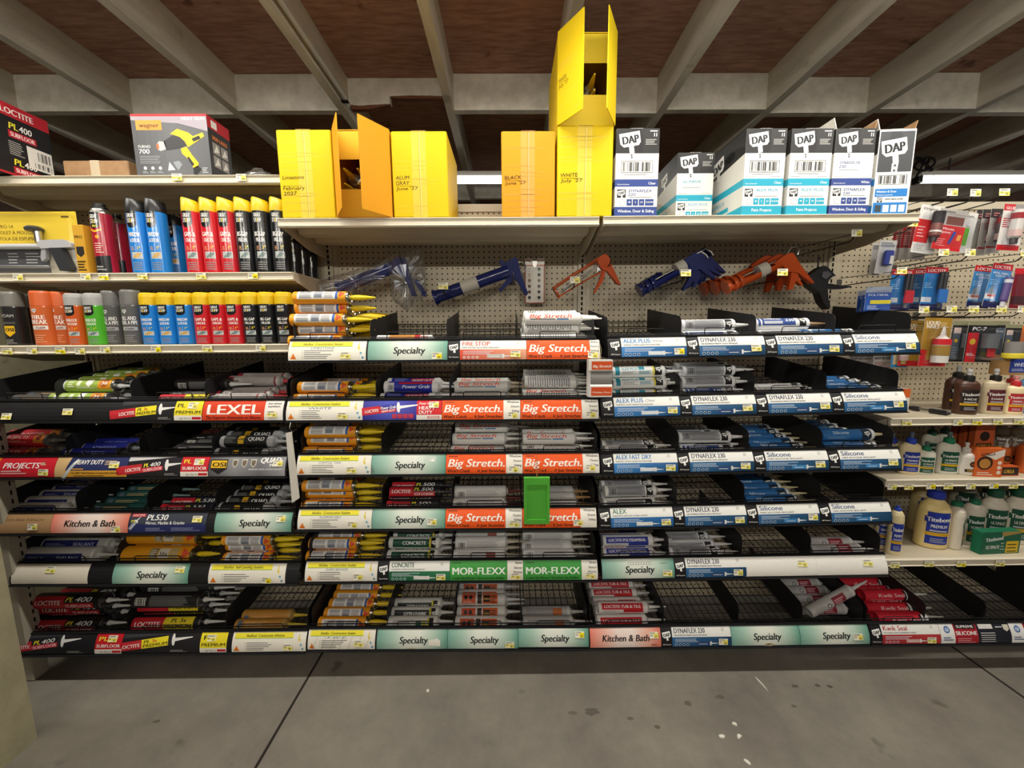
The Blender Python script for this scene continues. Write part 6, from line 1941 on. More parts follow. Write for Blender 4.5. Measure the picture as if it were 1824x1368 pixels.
# black gun hung by its tail
Y = 1.76
t = thing('caulking_gun', 'black caulking gun hanging nose-down from a hook beside the orange guns', 'caulking gun', at(1458, 480, Y))
t0 = t.matrix_world.translation.copy()
Z3b = lambda q: [(1430 + x * 0.1828, 400 + y * 0.1828) for x, y in q]
off(MB().prism(poly_at(Z3b([(20, 510), (90, 460), (150, 420), (180, 408), (215, 430), (260, 480), (285, 508), (250, 512), (215, 555), (200, 600), (205, 640), (212, 730), (232, 800), (218, 828), (160, 760), (130, 670), (40, 600), (0, 560)]), Y), 'y', Y - 0.022, Y + 0.022, '17171a', 'plastic')).build('body', t)
off(MB().prism(poly_at(Z3b([(203, 578), (260, 578), (350, 598), (455, 600), (452, 612), (380, 628), (300, 632), (205, 628)]), Y), 'y', Y - 0.01, Y + 0.01, '17171a', 'plastic')).build('trigger', t)
off(MB().wire([(x, Y, z) for x, z in poly_at(Z3b([(150, 425), (148, 350), (156, 318), (170, 330), (168, 345)]), Y)], 0.003, '2a2a2c', 'metal', 6)).build('hanger_loop', t)
off(MB().prism(poly_at(Z3b([(150, 470), (200, 462), (235, 492), (180, 540), (140, 520)]), Y), 'y', Y - 0.026, Y - 0.0221, '55565a', 'plastic')).build('latch', t)
# bagged gun
Y = 1.80
lab = 'blue caulking gun wrapped in a clear bag, leftmost on the pegboard'
bgun = caulk_gun((606, 514), (702, 476), 0.027, Z5([(510, 165), (540, 140), (590, 150), (605, 195), (620, 250), (650, 340), (660, 390), (640, 392), (600, 300), (575, 255), (520, 245)]),
                 Z5([(640, 280), (680, 290), (725, 370), (722, 400), (700, 380), (668, 330)]), Y, '26306c', lab, Z5([(200, 350), (500, 230), (560, 205)]))
bag = MB()


def bagshell(q, th, seed):
    r = random.Random(seed)
    pts = poly_at(Z5(q), Y)
    cx, cz = sum(p[0] for p in pts) / len(pts), sum(p[1] for p in pts) / len(pts)
    fine = []
    for i in range(len(pts)):
        a, b2 = pts[i], pts[(i + 1) % len(pts)]
        for k in range(4):
            u = k / 4
            fine.append((a[0] + (b2[0] - a[0]) * u + r.uniform(-.003, .003), a[1] + (b2[1] - a[1]) * u + r.uniform(-.003, .003)))
    rings = []
    for s, y in ((0.12, -1), (0.55, -0.95), (0.85, -0.55), (1.0, 0), (0.85, 0.55), (0.5, 0.9), (0.1, 0.95)):
        rings.append([(cx + (x - cx) * s, Y + th * y * (0.75 + 0.5 * r.random()), cz + (z - cz) * s) for x, z in fine])
    bag.loft(rings, 'ffffff', 'bag', False)


bagshell([(-60, 330), (120, 260), (420, 178), (490, 150), (500, 250), (470, 300), (330, 350), (240, 430), (40, 420)], 0.034, 2)
bagshell([(440, 170), (530, 112), (690, 88), (708, 150), (722, 240), (728, 370), (700, 420), (655, 410), (612, 492), (540, 448), (502, 415), (490, 280)], 0.036, 5)
bb = tag(bag.build('plastic_bag'), 'crinkled clear plastic bag around the leftmost blue caulking gun', 'bag')
# hooks that carry them
for i, (px, py, ye, tg, lb) in enumerate(((790, 517, 1.70, True, 'nose of the blue gun beside the chart'), (914, 492, 1.72, False, 'handle of the blue gun beside the chart'), (1023, 506, 1.70, True, 'orange open-frame gun, lower'), (1088, 470, 1.72, False, 'orange open-frame gun, upper'),
                                      (1219, 494, 1.64, True, 'three blue guns'), (1390, 493, 1.62, True, 'three orange guns'), (1521, 424, 1.60, True, 'black gun in the shade of the shelf'), (712, 462, 1.74, False, 'bagged gun'))):
    hook(px, py + (4 if tg else 0), ye, 'steel peg hook for the ' + lb, tg, False, '3c3a38' if i != 1 else '8a8884', seed=i)

# colour chart card
x0, x1, H = frontal(935.5, 969.5, 540, 1.885, at(935, 540, 1.885).z, 936, 460)
zb = at(935, 540, 1.885).z
W = x1 - x0
t = thing('colour_chart', 'white red-bordered colour chart card with twelve round chips on pegboard', 'chart card', (x0, 1.885, zb))
w_, h_ = W * 1000, H * 1000
MB().box(0, 0, 0, W, 0.0015, H, 'e6e2d8', 'card').build('card', t)
a = Art().frame(0, 0, w_, h_, 3.2, 'b8402e', 1).rect(0, h_ * 0.86, w_, h_, 'e6e2d8', 2).text('Big Stretch', w_ * 0.5, h_ * 0.93, h_ * 0.045, 'c8452c', w_ * 0.9, 3, b=0.03, sh=0.2).rect(w_ * 0.05, h_ * 0.83, w_ * 0.95, h_ * 0.85, 'c8452c', 2)
cols = ['d8d4ca', 'c9b89c', '8c7a58', '6b4a34', '5a2f28', '26221f', '6a6a68', '5c5c5a', '8a8070', '6b6660', '4a4644', '1c1c1c']
for i in range(2):
    for k in range(6):
        a.circ(w_ * (0.22 + 0.5 * i), h_ * (0.76 - 0.127 * k), w_ * 0.085, cols[i * 6 + k], 3, 14)
        a.rect(w_ * (0.14 + 0.5 * i), h_ * (0.7 - 0.127 * k), w_ * (0.3 + 0.5 * i), h_ * (0.707 - 0.127 * k), '9a968e', 2)
MB().art(a, flat(0, -0.0002, 0), lay=0.00025).build('print', t)
MB().prism([(W * 0.36, H * 0.97), (W * 0.62, H * 0.97), (W * 0.6, H * 0.82), (W * 0.5, H * 0.78), (W * 0.4, H * 0.82)], 'y', -0.008, -0.002, '8d8a85', 'metal').build('hook_plate', t)

# hanging samples
Y = 1.445
x0, x1, H = frontal(933.5, 979, 934, Y, at(933, 934, Y).z, 933, 852)
zb = at(933, 934, Y).z
W = x1 - x0
t = thing('sample_block', 'bright green block hanging on twine before the orange sign cards', 'sample block', (x0, Y, zb))
mb = MB()
G = '55ad3c'
mb.box(0, 0, 0, W, 0.018, 0.018, G, 'matte').box(0, 0, H - 0.028, W, 0.018, H, G, 'matte').box(0, 0, 0.018, 0.012, 0.018, H - 0.028, G, 'matte').box(W - 0.012, 0, 0.018, W, 0.018, H - 0.028, G, 'matte').box(0.012, 0.004, 0.018, W - 0.012, 0.018, H - 0.028, G, 'matte')
mb.build('block', t)
c0 = at(956, 803, Y) - Vector((x0, Y, zb))
MB().wire([(W * 0.5, 0.009, H), (c0.x - 0.002, 0.012, (H + c0.z) / 2), (c0.x, 0.02, c0.z), (c0.x + 0.003, 0.012, (H + c0.z) / 2), (W * 0.52, 0.009, H)], 0.0011, 'b0764a', 'matte', 5).build('twine', t)
Y = 1.45
x0, x1, H = frontal(1047, 1089, 707, Y, at(1047, 707, Y).z, 1048, 641)
zb = at(1047, 707, Y).z
W = x1 - x0
t = thing('sample_block', 'white channel block with orange labels hanging on twine at bay joint', 'sample block', (x0, Y, zb))
MB().prism([(0, 0), (0.0, H), (0.03, H), (0.03, 0)], 'x', 0, W, 'dedcd6', 'plastic').build('block', t)
m2 = MB()
m2.prism([(-0.008, 0.0), (-0.008, H * 0.3), (0, H * 0.34), (0, 0)], 'x', W * 0.08, W, 'e6e4de', 'plastic').prism([(-0.008, H * 0.72), (-0.008, H), (0, H), (0, H * 0.68)], 'x', 0.0, W, 'e6e4de', 'plastic')
m2.prism([(-0.0005, H * 0.34), (-0.004, H * 0.42), (-0.005, H * 0.5), (-0.004, H * 0.6), (-0.0005, H * 0.68)], 'x', W * 0.1, W, '8b8a87', 'plastic', True)
m2.build('sealant_joint', t)
a = Art().rect(W * 140, H * 40, W * 960, H * 280, 'd4501e', 1).text('Windows, Doors & Siding', W * 550, H * 130, 5, 'f2e6dc', W * 740, 2).rect(W * 140, H * 520 + 28, W * 960, H * 690 + 28, 'd4501e', 1)
MB().art(Art().rect(W * 120, 6, W * 980, H * 270, 'd4501e', 1).text('Windows, Doors', W * 550, H * 110, 7, 'f2e6dc', W * 760, 2, b=0.02, sh=0.2), flat(0, -0.0085, 0)).build('orange_label', t, label='lower orange label with white lettering')
MB().art(Art().rect(W * 120, H * 740, W * 980, H * 960, 'd4501e', 1).text('Big Stretch', W * 550, H * 800, 10, 'f6f0e8', W * 760, 2, b=0.03, sh=0.2), flat(0, -0.0085, 0)).build('orange_label', t, label='upper orange label with white lettering')
c0 = at(1071, 607, Y) - Vector((x0, Y, zb))
MB().wire([(W * 0.5, 0.012, H), (c0.x - 0.006, 0.014, (H + c0.z) / 2), (c0.x, 0.03, c0.z), (c0.x + 0.004, 0.014, (H + c0.z) / 2), (W * 0.53, 0.012, H)], 0.001, 'b8a884', 'matte', 5).build('twine', t)
Y = 1.44
q = poly_at([(510, 772), (518, 770), (532, 888), (521, 895)], Y)
p0 = at(515, 830, Y)
t = thing('sample_slab', 'white foam slab seen edge-on hanging between left and middle racks', 'sample slab', (p0.x, p0.y, p0.z))
MB().prism([(x - p0.x, z - p0.z) for x, z in q], 'y', -0.004, 0.008, 'e2ded4', 'matte').build('slab', t)
c0 = at(511, 756, Y) - p0
MB().wire([(q[1][0] - p0.x - 0.003, 0.012, q[1][1] - p0.z), (c0.x + 0.003, 0.01, (c0.z + q[1][1] - p0.z) / 2), (c0.x, 0.025, c0.z)], 0.0012, 'c8c4ba', 'metal', 5).build('hanging_wire', t)


# ------------------------------------------------------------------ blister packs in the far right bay
def art_pack(s, w, h):
    a = Art()
    R = lambda x0, y0, x1, y1, c, l=1: a.rect(w * x0, h * y0, w * x1, h * y1, c, l)
    if s == 'blueitem':
        R(0, 0, 1, 1, 'c9c8c6', 0), R(0.08, 0.8, 0.92, 0.88, '8a8f98')
        a.lines(w * 0.1, h * 0.9, w * 0.8, h * 0.96, 1, '5a5f68')
    elif s == 'darkred':
        R(0, 0, 1, 1, 'b9b5b0', 0), R(0, 0.28, 1, 0.8, '8e1f24'), R(0, 0.8, 1, 1, '55423c')
        a.lines(w * 0.15, h * 0.36, w * 0.8, h * 0.62, 5, 'd8b0a8', 2, 0.35).text('3 Minute', w * 0.5, h * 0.67, h * 0.05, 'f0dcd6', w * 0.6, 2)
    elif s == 'redwhite':
        R(0, 0, 1, 1, 'dcd9d4', 0), R(0, 0.22, 0.6, 0.7, 'cf2326')
        a.text('Original', w * 0.42, h * 0.9, h * 0.05, '4a4644', w * 0.6, 2)
        a.lines(w * 0.08, h * 0.05, w * 0.6, h * 0.2, 4, '9a9896', 2, 0.3).lines(w * 0.08, h * 0.34, w * 0.4, h * 0.6, 4, 'f0c8c4', 2, 0.3)
    elif s == 'epoxy':
        R(0, 0, 1, 0.6, 'cd2022', 0), R(0, 0.6, 1, 1, 'b8b4ae', 0), R(0.3, 0.62, 0.9, 0.82, '7a4a40')
        a.text('5 Minute', w * 0.38, h * 0.49, h * 0.06, 'f6ecea', w * 0.5, 2).text('Epoxy', w * 0.36, h * 0.41, h * 0.06, 'f6ecea', w * 0.36, 2).text('ORIGINAL', w * 0.3, h * 0.9, h * 0.05, '3a3634', w * 0.5, 2)
        a.poly([(w * 0.5, h * 0.16), (w * 0.6, h * 0.16), (w * 0.74, h * 0.46), (w * 0.64, h * 0.48)], '33479a', 2).poly([(w * 0.78, h * 0.26), (w * 0.9, h * 0.26), (w * 0.94, h * 0.4), (w * 0.8, h * 0.4)], 'e8a04a', 2)
        a.lines(w * 0.1, h * 0.1, w * 0.44, h * 0.3, 4, 'e8a8a0', 2, 0.3)
    elif s == 'greenpack':
        R(0, 0, 1, 1, 'd4d2cc', 0), R(0.05, 0.18, 0.75, 0.62, '55b41e')
        a.text('ORIGINAL', w * 0.5, h * 0.88, h * 0.05, '3a3634', w * 0.7, 2).lines(w * 0.1, h * 0.64, w * 0.8, h * 0.72, 2, '6a6866')
    elif s == 'greytube':
        R(0, 0, 1, 1, 'a8a4a0', 0), R(0, 0.12, 1, 0.16, 'a02028'), R(0, 0.8, 1, 1, '2a2426')
        a.lines(w * 0.3, h * 0.55, w * 0.8, h * 0.72, 4, '9a2a30', 2, 0.5).lines(w * 0.2, h * 0.84, w * 0.8, h * 0.94, 2, 'b86a68')
    elif s == 'whitered':
        R(0, 0, 1, 1, 'dedbd6', 0), R(0, 0, 1, 0.12, 'c8222a'), R(0, 0.86, 0.5, 1, 'b82a30'), R(0.5, 0.62, 1, 1, '8a8684')
        a.lines(w * 0.06, h * 0.5, w * 0.4, h * 0.72, 5, 'b02a30', 2, 0.5).text('GLUE', w * 0.3, h * 0.89, h * 0.06, 'f6ecea', w * 0.4, 2, b=0.02)
    elif s == 'bluepack':
        R(0, 0, 1, 1, '2350a0', 0), R(0.2, 0.28, 1, 0.44, 'd8c82c'), R(0, 0.76, 1, 1, '8f98aa')
        a.text('POLYSEAL', w * 0.5, h * 0.62, h * 0.09, 'e8ecf4', w * 0.8, 2).lines(w * 0.1, h * 0.06, w * 0.6, h * 0.24, 3, 'b8c4e0')
    elif s in ('locred', 'locblue', 'vinyl'):
        R(0, 0, 1, 1, '2276b8' if s != 'vinyl' else '3f8ac8', 0), R(0, 0, 1, 0.14, '23285c'), R(0, 0.86, 1, 1, 'c2222c'), R(0, 0.18, 0.45, 0.3, 'd8dce0')
        a.text('LOCTITE', w * 0.5, h * 0.89, h * 0.07, 'f4f0ee', w * 0.78, 2, b=0.03).lines(w * 0.06, h * 0.52, w * 0.44, h * 0.66, 3, '9cc8e8', 2, 0.35)
        if s == 'vinyl':
            a.text('VINYL, FABRIC', w * 0.5, h * 0.76, h * 0.05, 'f0f4f8', w * 0.8, 2).text('& PLASTIC', w * 0.5, h * 0.7, h * 0.045, 'f0f4f8', w * 0.5, 2).poly([(w * 0.05, h * 0.3), (w * 0.4, h * 0.3), (w * 0.3, h * 0.5), (w * 0.15, h * 0.44)], '8f9aa4', 2).poly([(w * 0.1, h * 0.24), (w * 0.5, h * 0.24), (w * 0.5, h * 0.3), (w * 0.1, h * 0.28)], 'c24a40', 2)
    elif s == 'gold':
        R(0, 0, 1, 1, 'a8812c', 0), R(0, 0, 1, 0.12, 'c82228'), R(0, 0.12, 0.24, 0.34, 'c82228')
        a.text('LIQUID', w * 0.32, h * 0.86, h * 0.075, 'f2ece0', w * 0.5, 2, b=0.03).text('NAILS', w * 0.32, h * 0.78, h * 0.08, 'f2ece0', w * 0.46, 2, b=0.03).lines(w * 0.6, h * 0.8, w * 0.92, h * 0.92, 3, 'd8c48c')
        for k in range(4):
            R(0.86, 0.12 + 0.13 * k, 0.96, 0.22 + 0.13 * k, 'd84a40', 2)
    elif s == 'pcblack':
        R(0, 0, 1, 1, '1b1b1d', 0), R(0, 0.9, 1, 1, '8a8a6a'), R(0.04, 0, 0.42, 0.72, 'c42028')
        a.text('PC-7', w * 0.4, h * 0.77, h * 0.09, 'f0eee8', w * 0.5, 2, b=0.03, sh=0.15).circ(w * 0.23, h * 0.5, w * 0.11, 'e0b42a', 3).lines(w * 0.08, h * 0.16, w * 0.38, h * 0.24, 2, 'e0d0d0', 3)
    elif s == 'pcgrey':
        R(0, 0, 1, 1, '232326', 0), R(0.08, 0.05, 0.5, 0.8, '55606c'), R(0, 0.9, 1, 1, '8a8a6a')
        a.circ(w * 0.28, h * 0.52, w * 0.1, 'e0b42a', 3).rect(w * 0.1, h * 0.7, w * 0.48, h * 0.84, 'd8c0b8', 3).lines(w * 0.12, h * 0.1, w * 0.46, h * 0.4, 5, '9aa2ac', 3, 0.25)
    elif s == 'pcblue':
        R(0, 0, 1, 1, '232326', 0), R(0.1, 0.02, 0.75, 0.82, '5a7086'), R(0, 0.9, 1, 1, '8a8a6a')
        a.circ(w * 0.42, h * 0.52, w * 0.13, 'e0b42a', 3).text('Marine', w * 0.42, h * 0.72, h * 0.06, 'e8e4da', w * 0.5, 3).lines(w * 0.16, h * 0.08, w * 0.68, h * 0.36, 4, '8f9eac', 3, 0.25)
    elif s == 'ram':
        R(0, 0, 1, 1, 'a8a4a2', 0), R(0, 0.86, 1, 1, '3a3434')
        a.text('RAM BOARD', w * 0.5, h * 0.62, h * 0.2, '2a2426', w * 0.86, 2, b=0.03).lines(w * 0.08, h * 0.08, w * 0.92, h * 0.5, 4, '8a3a34', 2, 0.35)
    elif s == 'caulkblue':
        R(0, 0, 1, 1, '2f86c4', 0), R(0.1, 0.1, 0.7, 0.9, 'c8b088')
        a.lines(w * 0.76, h * 0.1, w * 0.95, h * 0.9, 5, 'd8e4ee')
    elif s == 'maroon':
        R(0, 0, 1, 1, '7c1c26', 0), R(0, 0.86, 1, 1, 'c2222c'), R(0, 0.1, 1, 0.3, '4a1a20')
    elif s == 'orange':
        R(0, 0, 1, 1, 'd8702a', 0), R(0, 0.1, 1, 0.4, 'b04a1c')
    return a


def squeeze(mb, x, z0, z1, r, c, cap, y, sq=0.7, band=None, up=False):
    """squeeze tube standing on its cap, or with the nozzle up"""
    h = z1 - z0
    pr = [(r * 0.55, 0.0), (r * 0.55, h * 0.14), (r * 0.8, h * 0.15), (r, h * 0.2), (r, h * 0.75), (r * 0.95, h)]
    if up:
        pr = [(r * 0.98, 0.0), (r, h * 0.3), (r * 0.95, h * 0.62), (r * 0.5, h * 0.72), (r * 0.35, h * 0.75), (r * 0.12, h)]
    mb.lathe(pr, c, 'plastic', 16, 'z', (x, y, z0), sq)
    if not up:
        mb.lathe([(r * 0.6, -0.001), (r * 0.6, h * 0.16), (0, h * 0.16)], cap, 'plastic', 14, 'z', (x, y, z0), sq)
    if band:
        for b0, b1, bc in band:
            mb.lathe([(r * 1.02, h * b0), (r * 1.02, h * b1)], bc, 'print', 16, 'z', (x, y, z0), sq)


def pack(x0, y0, x1, y1, Y, style, label, item=None, tilt=0.0, yaw=0.0, shell=True, group=None):
    p = at((x0 + x1) / 2, y0, Y)                  # top middle, at the hook
    a, b = at(x0, (y0 + y1) / 2, Y), at(x1, (y0 + y1) / 2, Y)
    W, H = (b.x - a.x), p.z - at((x0 + x1) / 2, y1, Y).z
    t = thing('blister_pack', label, 'blister pack', T(p.x, Y, p.z, yaw, tilt), group)
    mb = MB().box(-W / 2, 0, -H, W / 2, 0.0012, 0, 'dcd9d2', 'card')
    mb.art(art_pack(style, W * 1000, H * 1000), lambda u, v, o: (u * 0.001 - W / 2, -0.0002 - o, v * 0.001 - H))
    mb.build('card', t)
    if item:
        m2 = MB()
        item(m2, W, H)
        m2.build('glue_tube', t)
    if shell:
        MB().bbox(-W * 0.42, -0.026, -H * 0.95, W * 0.44, -0.0012, -H * 0.16, 'ffffff', 'clear', 0.008).build('clear_shell', t)
    return t


twin = lambda c1, c2, lo: (lambda m, W, H: (m.lathe([(0.008, 0.0), (0.009, H * 0.4)], c1, 'plastic', 12, 'z', (W * 0.12, -0.012, -H * 0.52)), m.lathe([(0.008, 0.0), (0.009, H * 0.4)], c1, 'plastic', 12, 'z', (W * 0.3, -0.012, -H * 0.52)),
                                            m.box(W * 0.02, -0.024, -H * 0.83, W * 0.4, -0.018, -H * 0.52, c2, 'card'), m.lathe([(0.006, 0), (0.007, H * 0.12)], lo, 'plastic', 10, 'z', (W * 0.2, -0.012, -H * 0.95))))
nail = lambda m, W, H: squeeze(m, W * 0.12, -H * 0.92, -H * 0.18, W * 0.3, 'ddd9d2', 'e6e2da', -0.014, 0.6, ((0.5, 0.66, 'c8242c'), (0.2, 0.48, '9a7a3a')), True)
nob = lambda m, W, H: (m.bbox(-W * 0.22, -0.02, -H * 0.75, W * 0.28, -0.004, -H * 0.32, '2a3c94', 'plastic', 0.003), m.box(W * 0.06, -0.0215, -H * 0.72, W * 0.27, -0.0203, -H * 0.48, 'd8d4cc', 'card'))
rtube = lambda m, W, H: squeeze(m, W * 0.2, -H * 0.75, -H * 0.14, W * 0.22, '7a4a44', '2a2628', -0.014, 0.7, ((0.6, 1.0, '2a2628'), (0.3, 0.36, 'd8d4d0')))
stube = lambda c, cap: (lambda m, W, H: squeeze(m, W * 0.02, -H * 0.86, -H * 0.14, W * 0.25, c, cap, -0.014, 0.7, ((0.2, 0.4, 'c8a8a4'), (0.72, 0.9, '8e2028'))))
vtube = lambda m, W, H: squeeze(m, W * 0.28, -H * 0.95, -H * 0.3, W * 0.17, '5f4a86', 'd8d8da', -0.014, 0.7, ((0.8, 0.92, 'dcdcde'),))
jar = lambda c: (lambda m, W, H: (m.lathe([(0.0, 0), (W * 0.24, 0), (W * 0.24, H * 0.35), (0, H * 0.35)], '5d6064', 'plastic', 16, 'z', (W * 0.2, -0.014, -H * 0.65), 0.8), m.box(W * 0.05, -0.03, -H * 0.86, W * 0.3, -0.026, -H * 0.6, c, 'card')))

pack(1557, 433, 1573, 490, 1.76, 'blueitem', 'grey-backed pack with blue fitting, behind its twin', None, 0.03, -0.3)
pack(1570, 428, 1597, 488, 1.71, 'blueitem', 'grey-backed pack with blue fitting, front of two', nob, 0.08, -0.15)
pack(1532, 518, 1568, 556, 1.74, 'bluepack', 'third blue and yellow pack from front, beside the end divider', None, 0, -0.2)
pack(1540, 516, 1577, 555, 1.72, 'bluepack', 'second blue and yellow pack from front, beside the end divider', None, 0, -0.2)
pack(1546, 511, 1587, 553, 1.68, 'bluepack', 'front blue and yellow pack beside the end divider', None, 0.0, -0.12)
for k, (x, lb) in enumerate(((1602, 'leftmost'), (1617, 'middle'), (1633, 'rightmost'))):
    pack(x - 3, 388, x + 24, 462, 1.80 - 0.03 * k, 'darkred', '%s of three dark red epoxy packs in shade' % lb, None, 0.04, -0.2)
pack(1642, 366, 1684, 452, 1.66, 'redwhite', 'red and white pack with upright tube, tilted, in top hook row', rtube, 0.13)
pack(1676, 373, 1728, 446, 1.64, 'epoxy', 'bright red two-line epoxy pack in top hook row', None, 0.13)
pack(1706, 378, 1744, 450, 1.70, 'greenpack', 'pack with light green label right of the red epoxy', None, 0.12)
for k, x in enumerate((1744, 1755, 1770)):
    pack(x - 3, 374 - k, x + 22, 455 - 2 * k, 1.80 - 0.04 * k, 'greytube', 'grey pack with dark red tube, %s of a row of three' % ORD[k], stube('55484a', '8a8684'), 0.02)
pack(1790, 364, 1830, 446, 1.64, 'whitered', 'white and red pack at the frame edge in top hook row', stube('c8c4c0', '3a3436'), 0.05)
pack(1590, 480, 1630, 552, 1.70, 'locred', 'blue pack with red tube label, under its price tag', twin('26262a', 'b82430', '7a7c80'), 0.05)
pack(1632, 478, 1664, 551, 1.76, 'locblue', 'blue pack behind the blue twin-tube pack', None, 0.03, -0.25)
pack(1650, 476, 1690, 552, 1.69, 'locblue', 'blue pack with twin black plungers, front of two', twin('222226', '2a6cb8', '4a4c50'), 0.04)
pack(1738, 474, 1778, 548, 1.74, 'vinyl', 'light blue pack with sneaker picture, rear of two', None, 0.1)
pack(1770, 470, 1806, 548, 1.68, 'vinyl', 'light blue pack with purple tube, front of two', vtube, 0.13)
pack(1809, 478, 1840, 549, 1.70, 'maroon', 'maroon pack at the frame edge in middle hook row', None, 0.02)
pack(1613, 571, 1650, 652, 1.74, 'gold', 'gold adhesive pack partly behind its twin', None, 0.02, -0.15, False)
pack(1649, 566, 1697, 652, 1.67, 'gold', 'gold adhesive pack with white nozzle tube, front of two', nail, 0.03)
pack(1699, 572, 1732, 644, 1.70, 'pcgrey', 'black pack with grey tall label and red-white top', jar('8a8c90'), 0.02)
pack(1727, 572, 1777, 645, 1.67, 'pcblack', 'black pack with red stripe in lowest hook row', jar('a82830'), 0.02)
pack(1772, 572, 1800, 642, 1.70, 'pcblue', 'black pack with grey-blue stripe in lowest hook row', None, 0.03)
pack(1793, 578, 1822, 640, 1.67, 'pcgrey', 'black pack above the yellow-lidded jar', None, 0.02)
pack(1816, 580, 1846, 640, 1.68, 'orange', 'orange pack at the frame edge in lowest hook row', None)
pack(1513, 632, 1556, 655, 1.83, 'ram', 'left of two grey board-tape cards under the top right rack', None, 0, 0, False)
pack(1557, 630, 1592, 657, 1.80, 'ram', 'right of two grey board-tape cards under the top right rack', None, 0, 0, False)
pack(1592, 606, 1622, 654, 1.76, 'caulkblue', 'bright blue pack left of the gold packs', stube('e0dcd4', 'c8a868'), 0, 0, False)
for i, (px, py, ye, lb) in enumerate(((1690, 351, 1.60, 'left of three above the board top'), (1731, 352, 1.60, 'middle of three above the board top'), (1782, 351, 1.60, 'right of three above the board top'), (1620, 405, 1.64, 'beside dark red packs'), (1675, 457, 1.63, 'below the red-white pack'),
                                      (1722, 457, 1.63, 'below the green label pack'), (1820, 458, 1.63, 'below the white-red pack at frame edge'), (1601, 489, 1.64, 'over the blue pack with red label'), (1640, 558, 1.61, 'over the front gold pack'), (1689, 557, 1.61, 'right of the gold packs'),
                                      (1728, 557, 1.61, 'over the red-striped black pack'), (1777, 557, 1.61, 'over the grey-blue striped pack'), (1815, 557, 1.61, 'at frame edge over black packs'))):
    hook(px, py + 5, ye, 'steel peg hook with price tag ' + lb, True, False, '5a5854', seed=i + 2)

# ------------------------------------------------------------------ glue bottles
def glue_label(w, h, c, word2, plain=False, gor=False):
    a = Art().rect(-w / 2, 0, w / 2, h, c, 1)
    if gor:
        a.rect(-w / 2, h * 0.1, w / 2, h * 0.3, '2a201a', 2).circ(0, h * 0.66, h * 0.2, '2a201a', 2, 16).text('GORILLA', 0, h * 0.14, h * 0.12, 'e8b43c', w * 0.7, 3, b=0.02)
        return a.text('GLUE', 0, h * 0.6, h * 0.13, 'e0762a', w * 0.3, 3, b=0.02)
    a.poly([(-w * 0.6, h * 0.68), (w * 0.58, h * 0.74), (w * 0.58, h * 0.9), (-w * 0.6, h * 0.86)], c, 2)
    a.text('Titebond', 0, h * 0.72, h * 0.14, 'f0eee8', w * 1.02, 4, b=0.03, rot=0.04).text(word2, 0, h * 0.52, h * 0.1, 'e8e6e0', w * 0.66, 3, b=0.02).lines(-w * 0.36, h * 0.4, w * 0.36, h * 0.48, 1, 'b8bcc4', 3, 0.6, 0)
    a.rect(-w * 0.54, h * 0.27, w * 0.52, h * 0.37, 'e0b01e', 3).rect(-w * 0.5, h * 0.315, w * 0.48, h * 0.325, '5a4410', 4)
    return a.lines(-w * 0.3, h * 0.06, w * 0.4, h * 0.22, 3, 'c8ccd4', 3, 0.3, 0.3)


def bottle(px, pyb, Y, z, H, r, body, lab, cap, label, word='PREMIUM', tip='b9b9b7', sq=0.62, neck=0.76, big=False, spin=-0.28, group=None, gor=False):
    x = at(px, pyb, Y).x
    t = thing('glue_bottle', label, 'glue bottle', T(x, Y, z, spin), group)
    mb = MB()
    hb = H * neck
    if big:
        pr = [(0, 0.002), (r * 0.9, 0), (r, 0.006), (r * 1.0, hb * 0.6), (r * 0.97, hb * 0.74), (r * 0.8, hb * 0.84), (r * 0.46, hb * 0.93), (r * 0.42, hb), (0, hb)]
    else:
        pr = [(0, 0.002), (r * 0.92, 0), (r, 0.006), (r, hb * 0.8), (r * 0.93, hb * 0.89), (r * 0.66, hb * 0.96), (r * 0.42, hb * 0.985), (r * 0.4, hb), (0, hb)]
    mb.lathe(pr, body, 'plastic', 26, 'z', (0, 0, 0), sq)
    a = glue_label(r * 1500, hb * 620, lab, word, False, gor)

    def fn(u, v, o):
        s = u * 0.001 / r
        s = max(-1.45, min(1.45, s))
        return ((r + o) * math.sin(s), -(r * sq + o * 1.6 + 0.0003) * math.cos(s), hb * 0.1 + v * 0.001)
    mb.art(a, fn, 'print', 0, r * 130)
    mb.build('bottle', t)
    cr = r * 0.44 if not big else r * 0.5
    hc = (H - hb)
    c = MB().lathe([(cr, -hc * 0.18), (cr * 1.04, 0), (cr, hc * 0.34), (cr * 0.62, hc * 0.4), (cr * 0.5, hc * 0.46), (0, hc * 0.46)], cap, 'plastic', 16, 'z', (0, 0, hb))
    co = c.build('cap', t)
    MB().lathe([(cr * 0.42, hc * 0.44), (cr * 0.36, hc * 0.7), (cr * 0.5, hc * 0.72), (cr * 0.44, hc * 0.98), (0, hc)], tip, 'plastic', 12, 'z', (0, 0, hb)).build('nozzle', co)
    return t


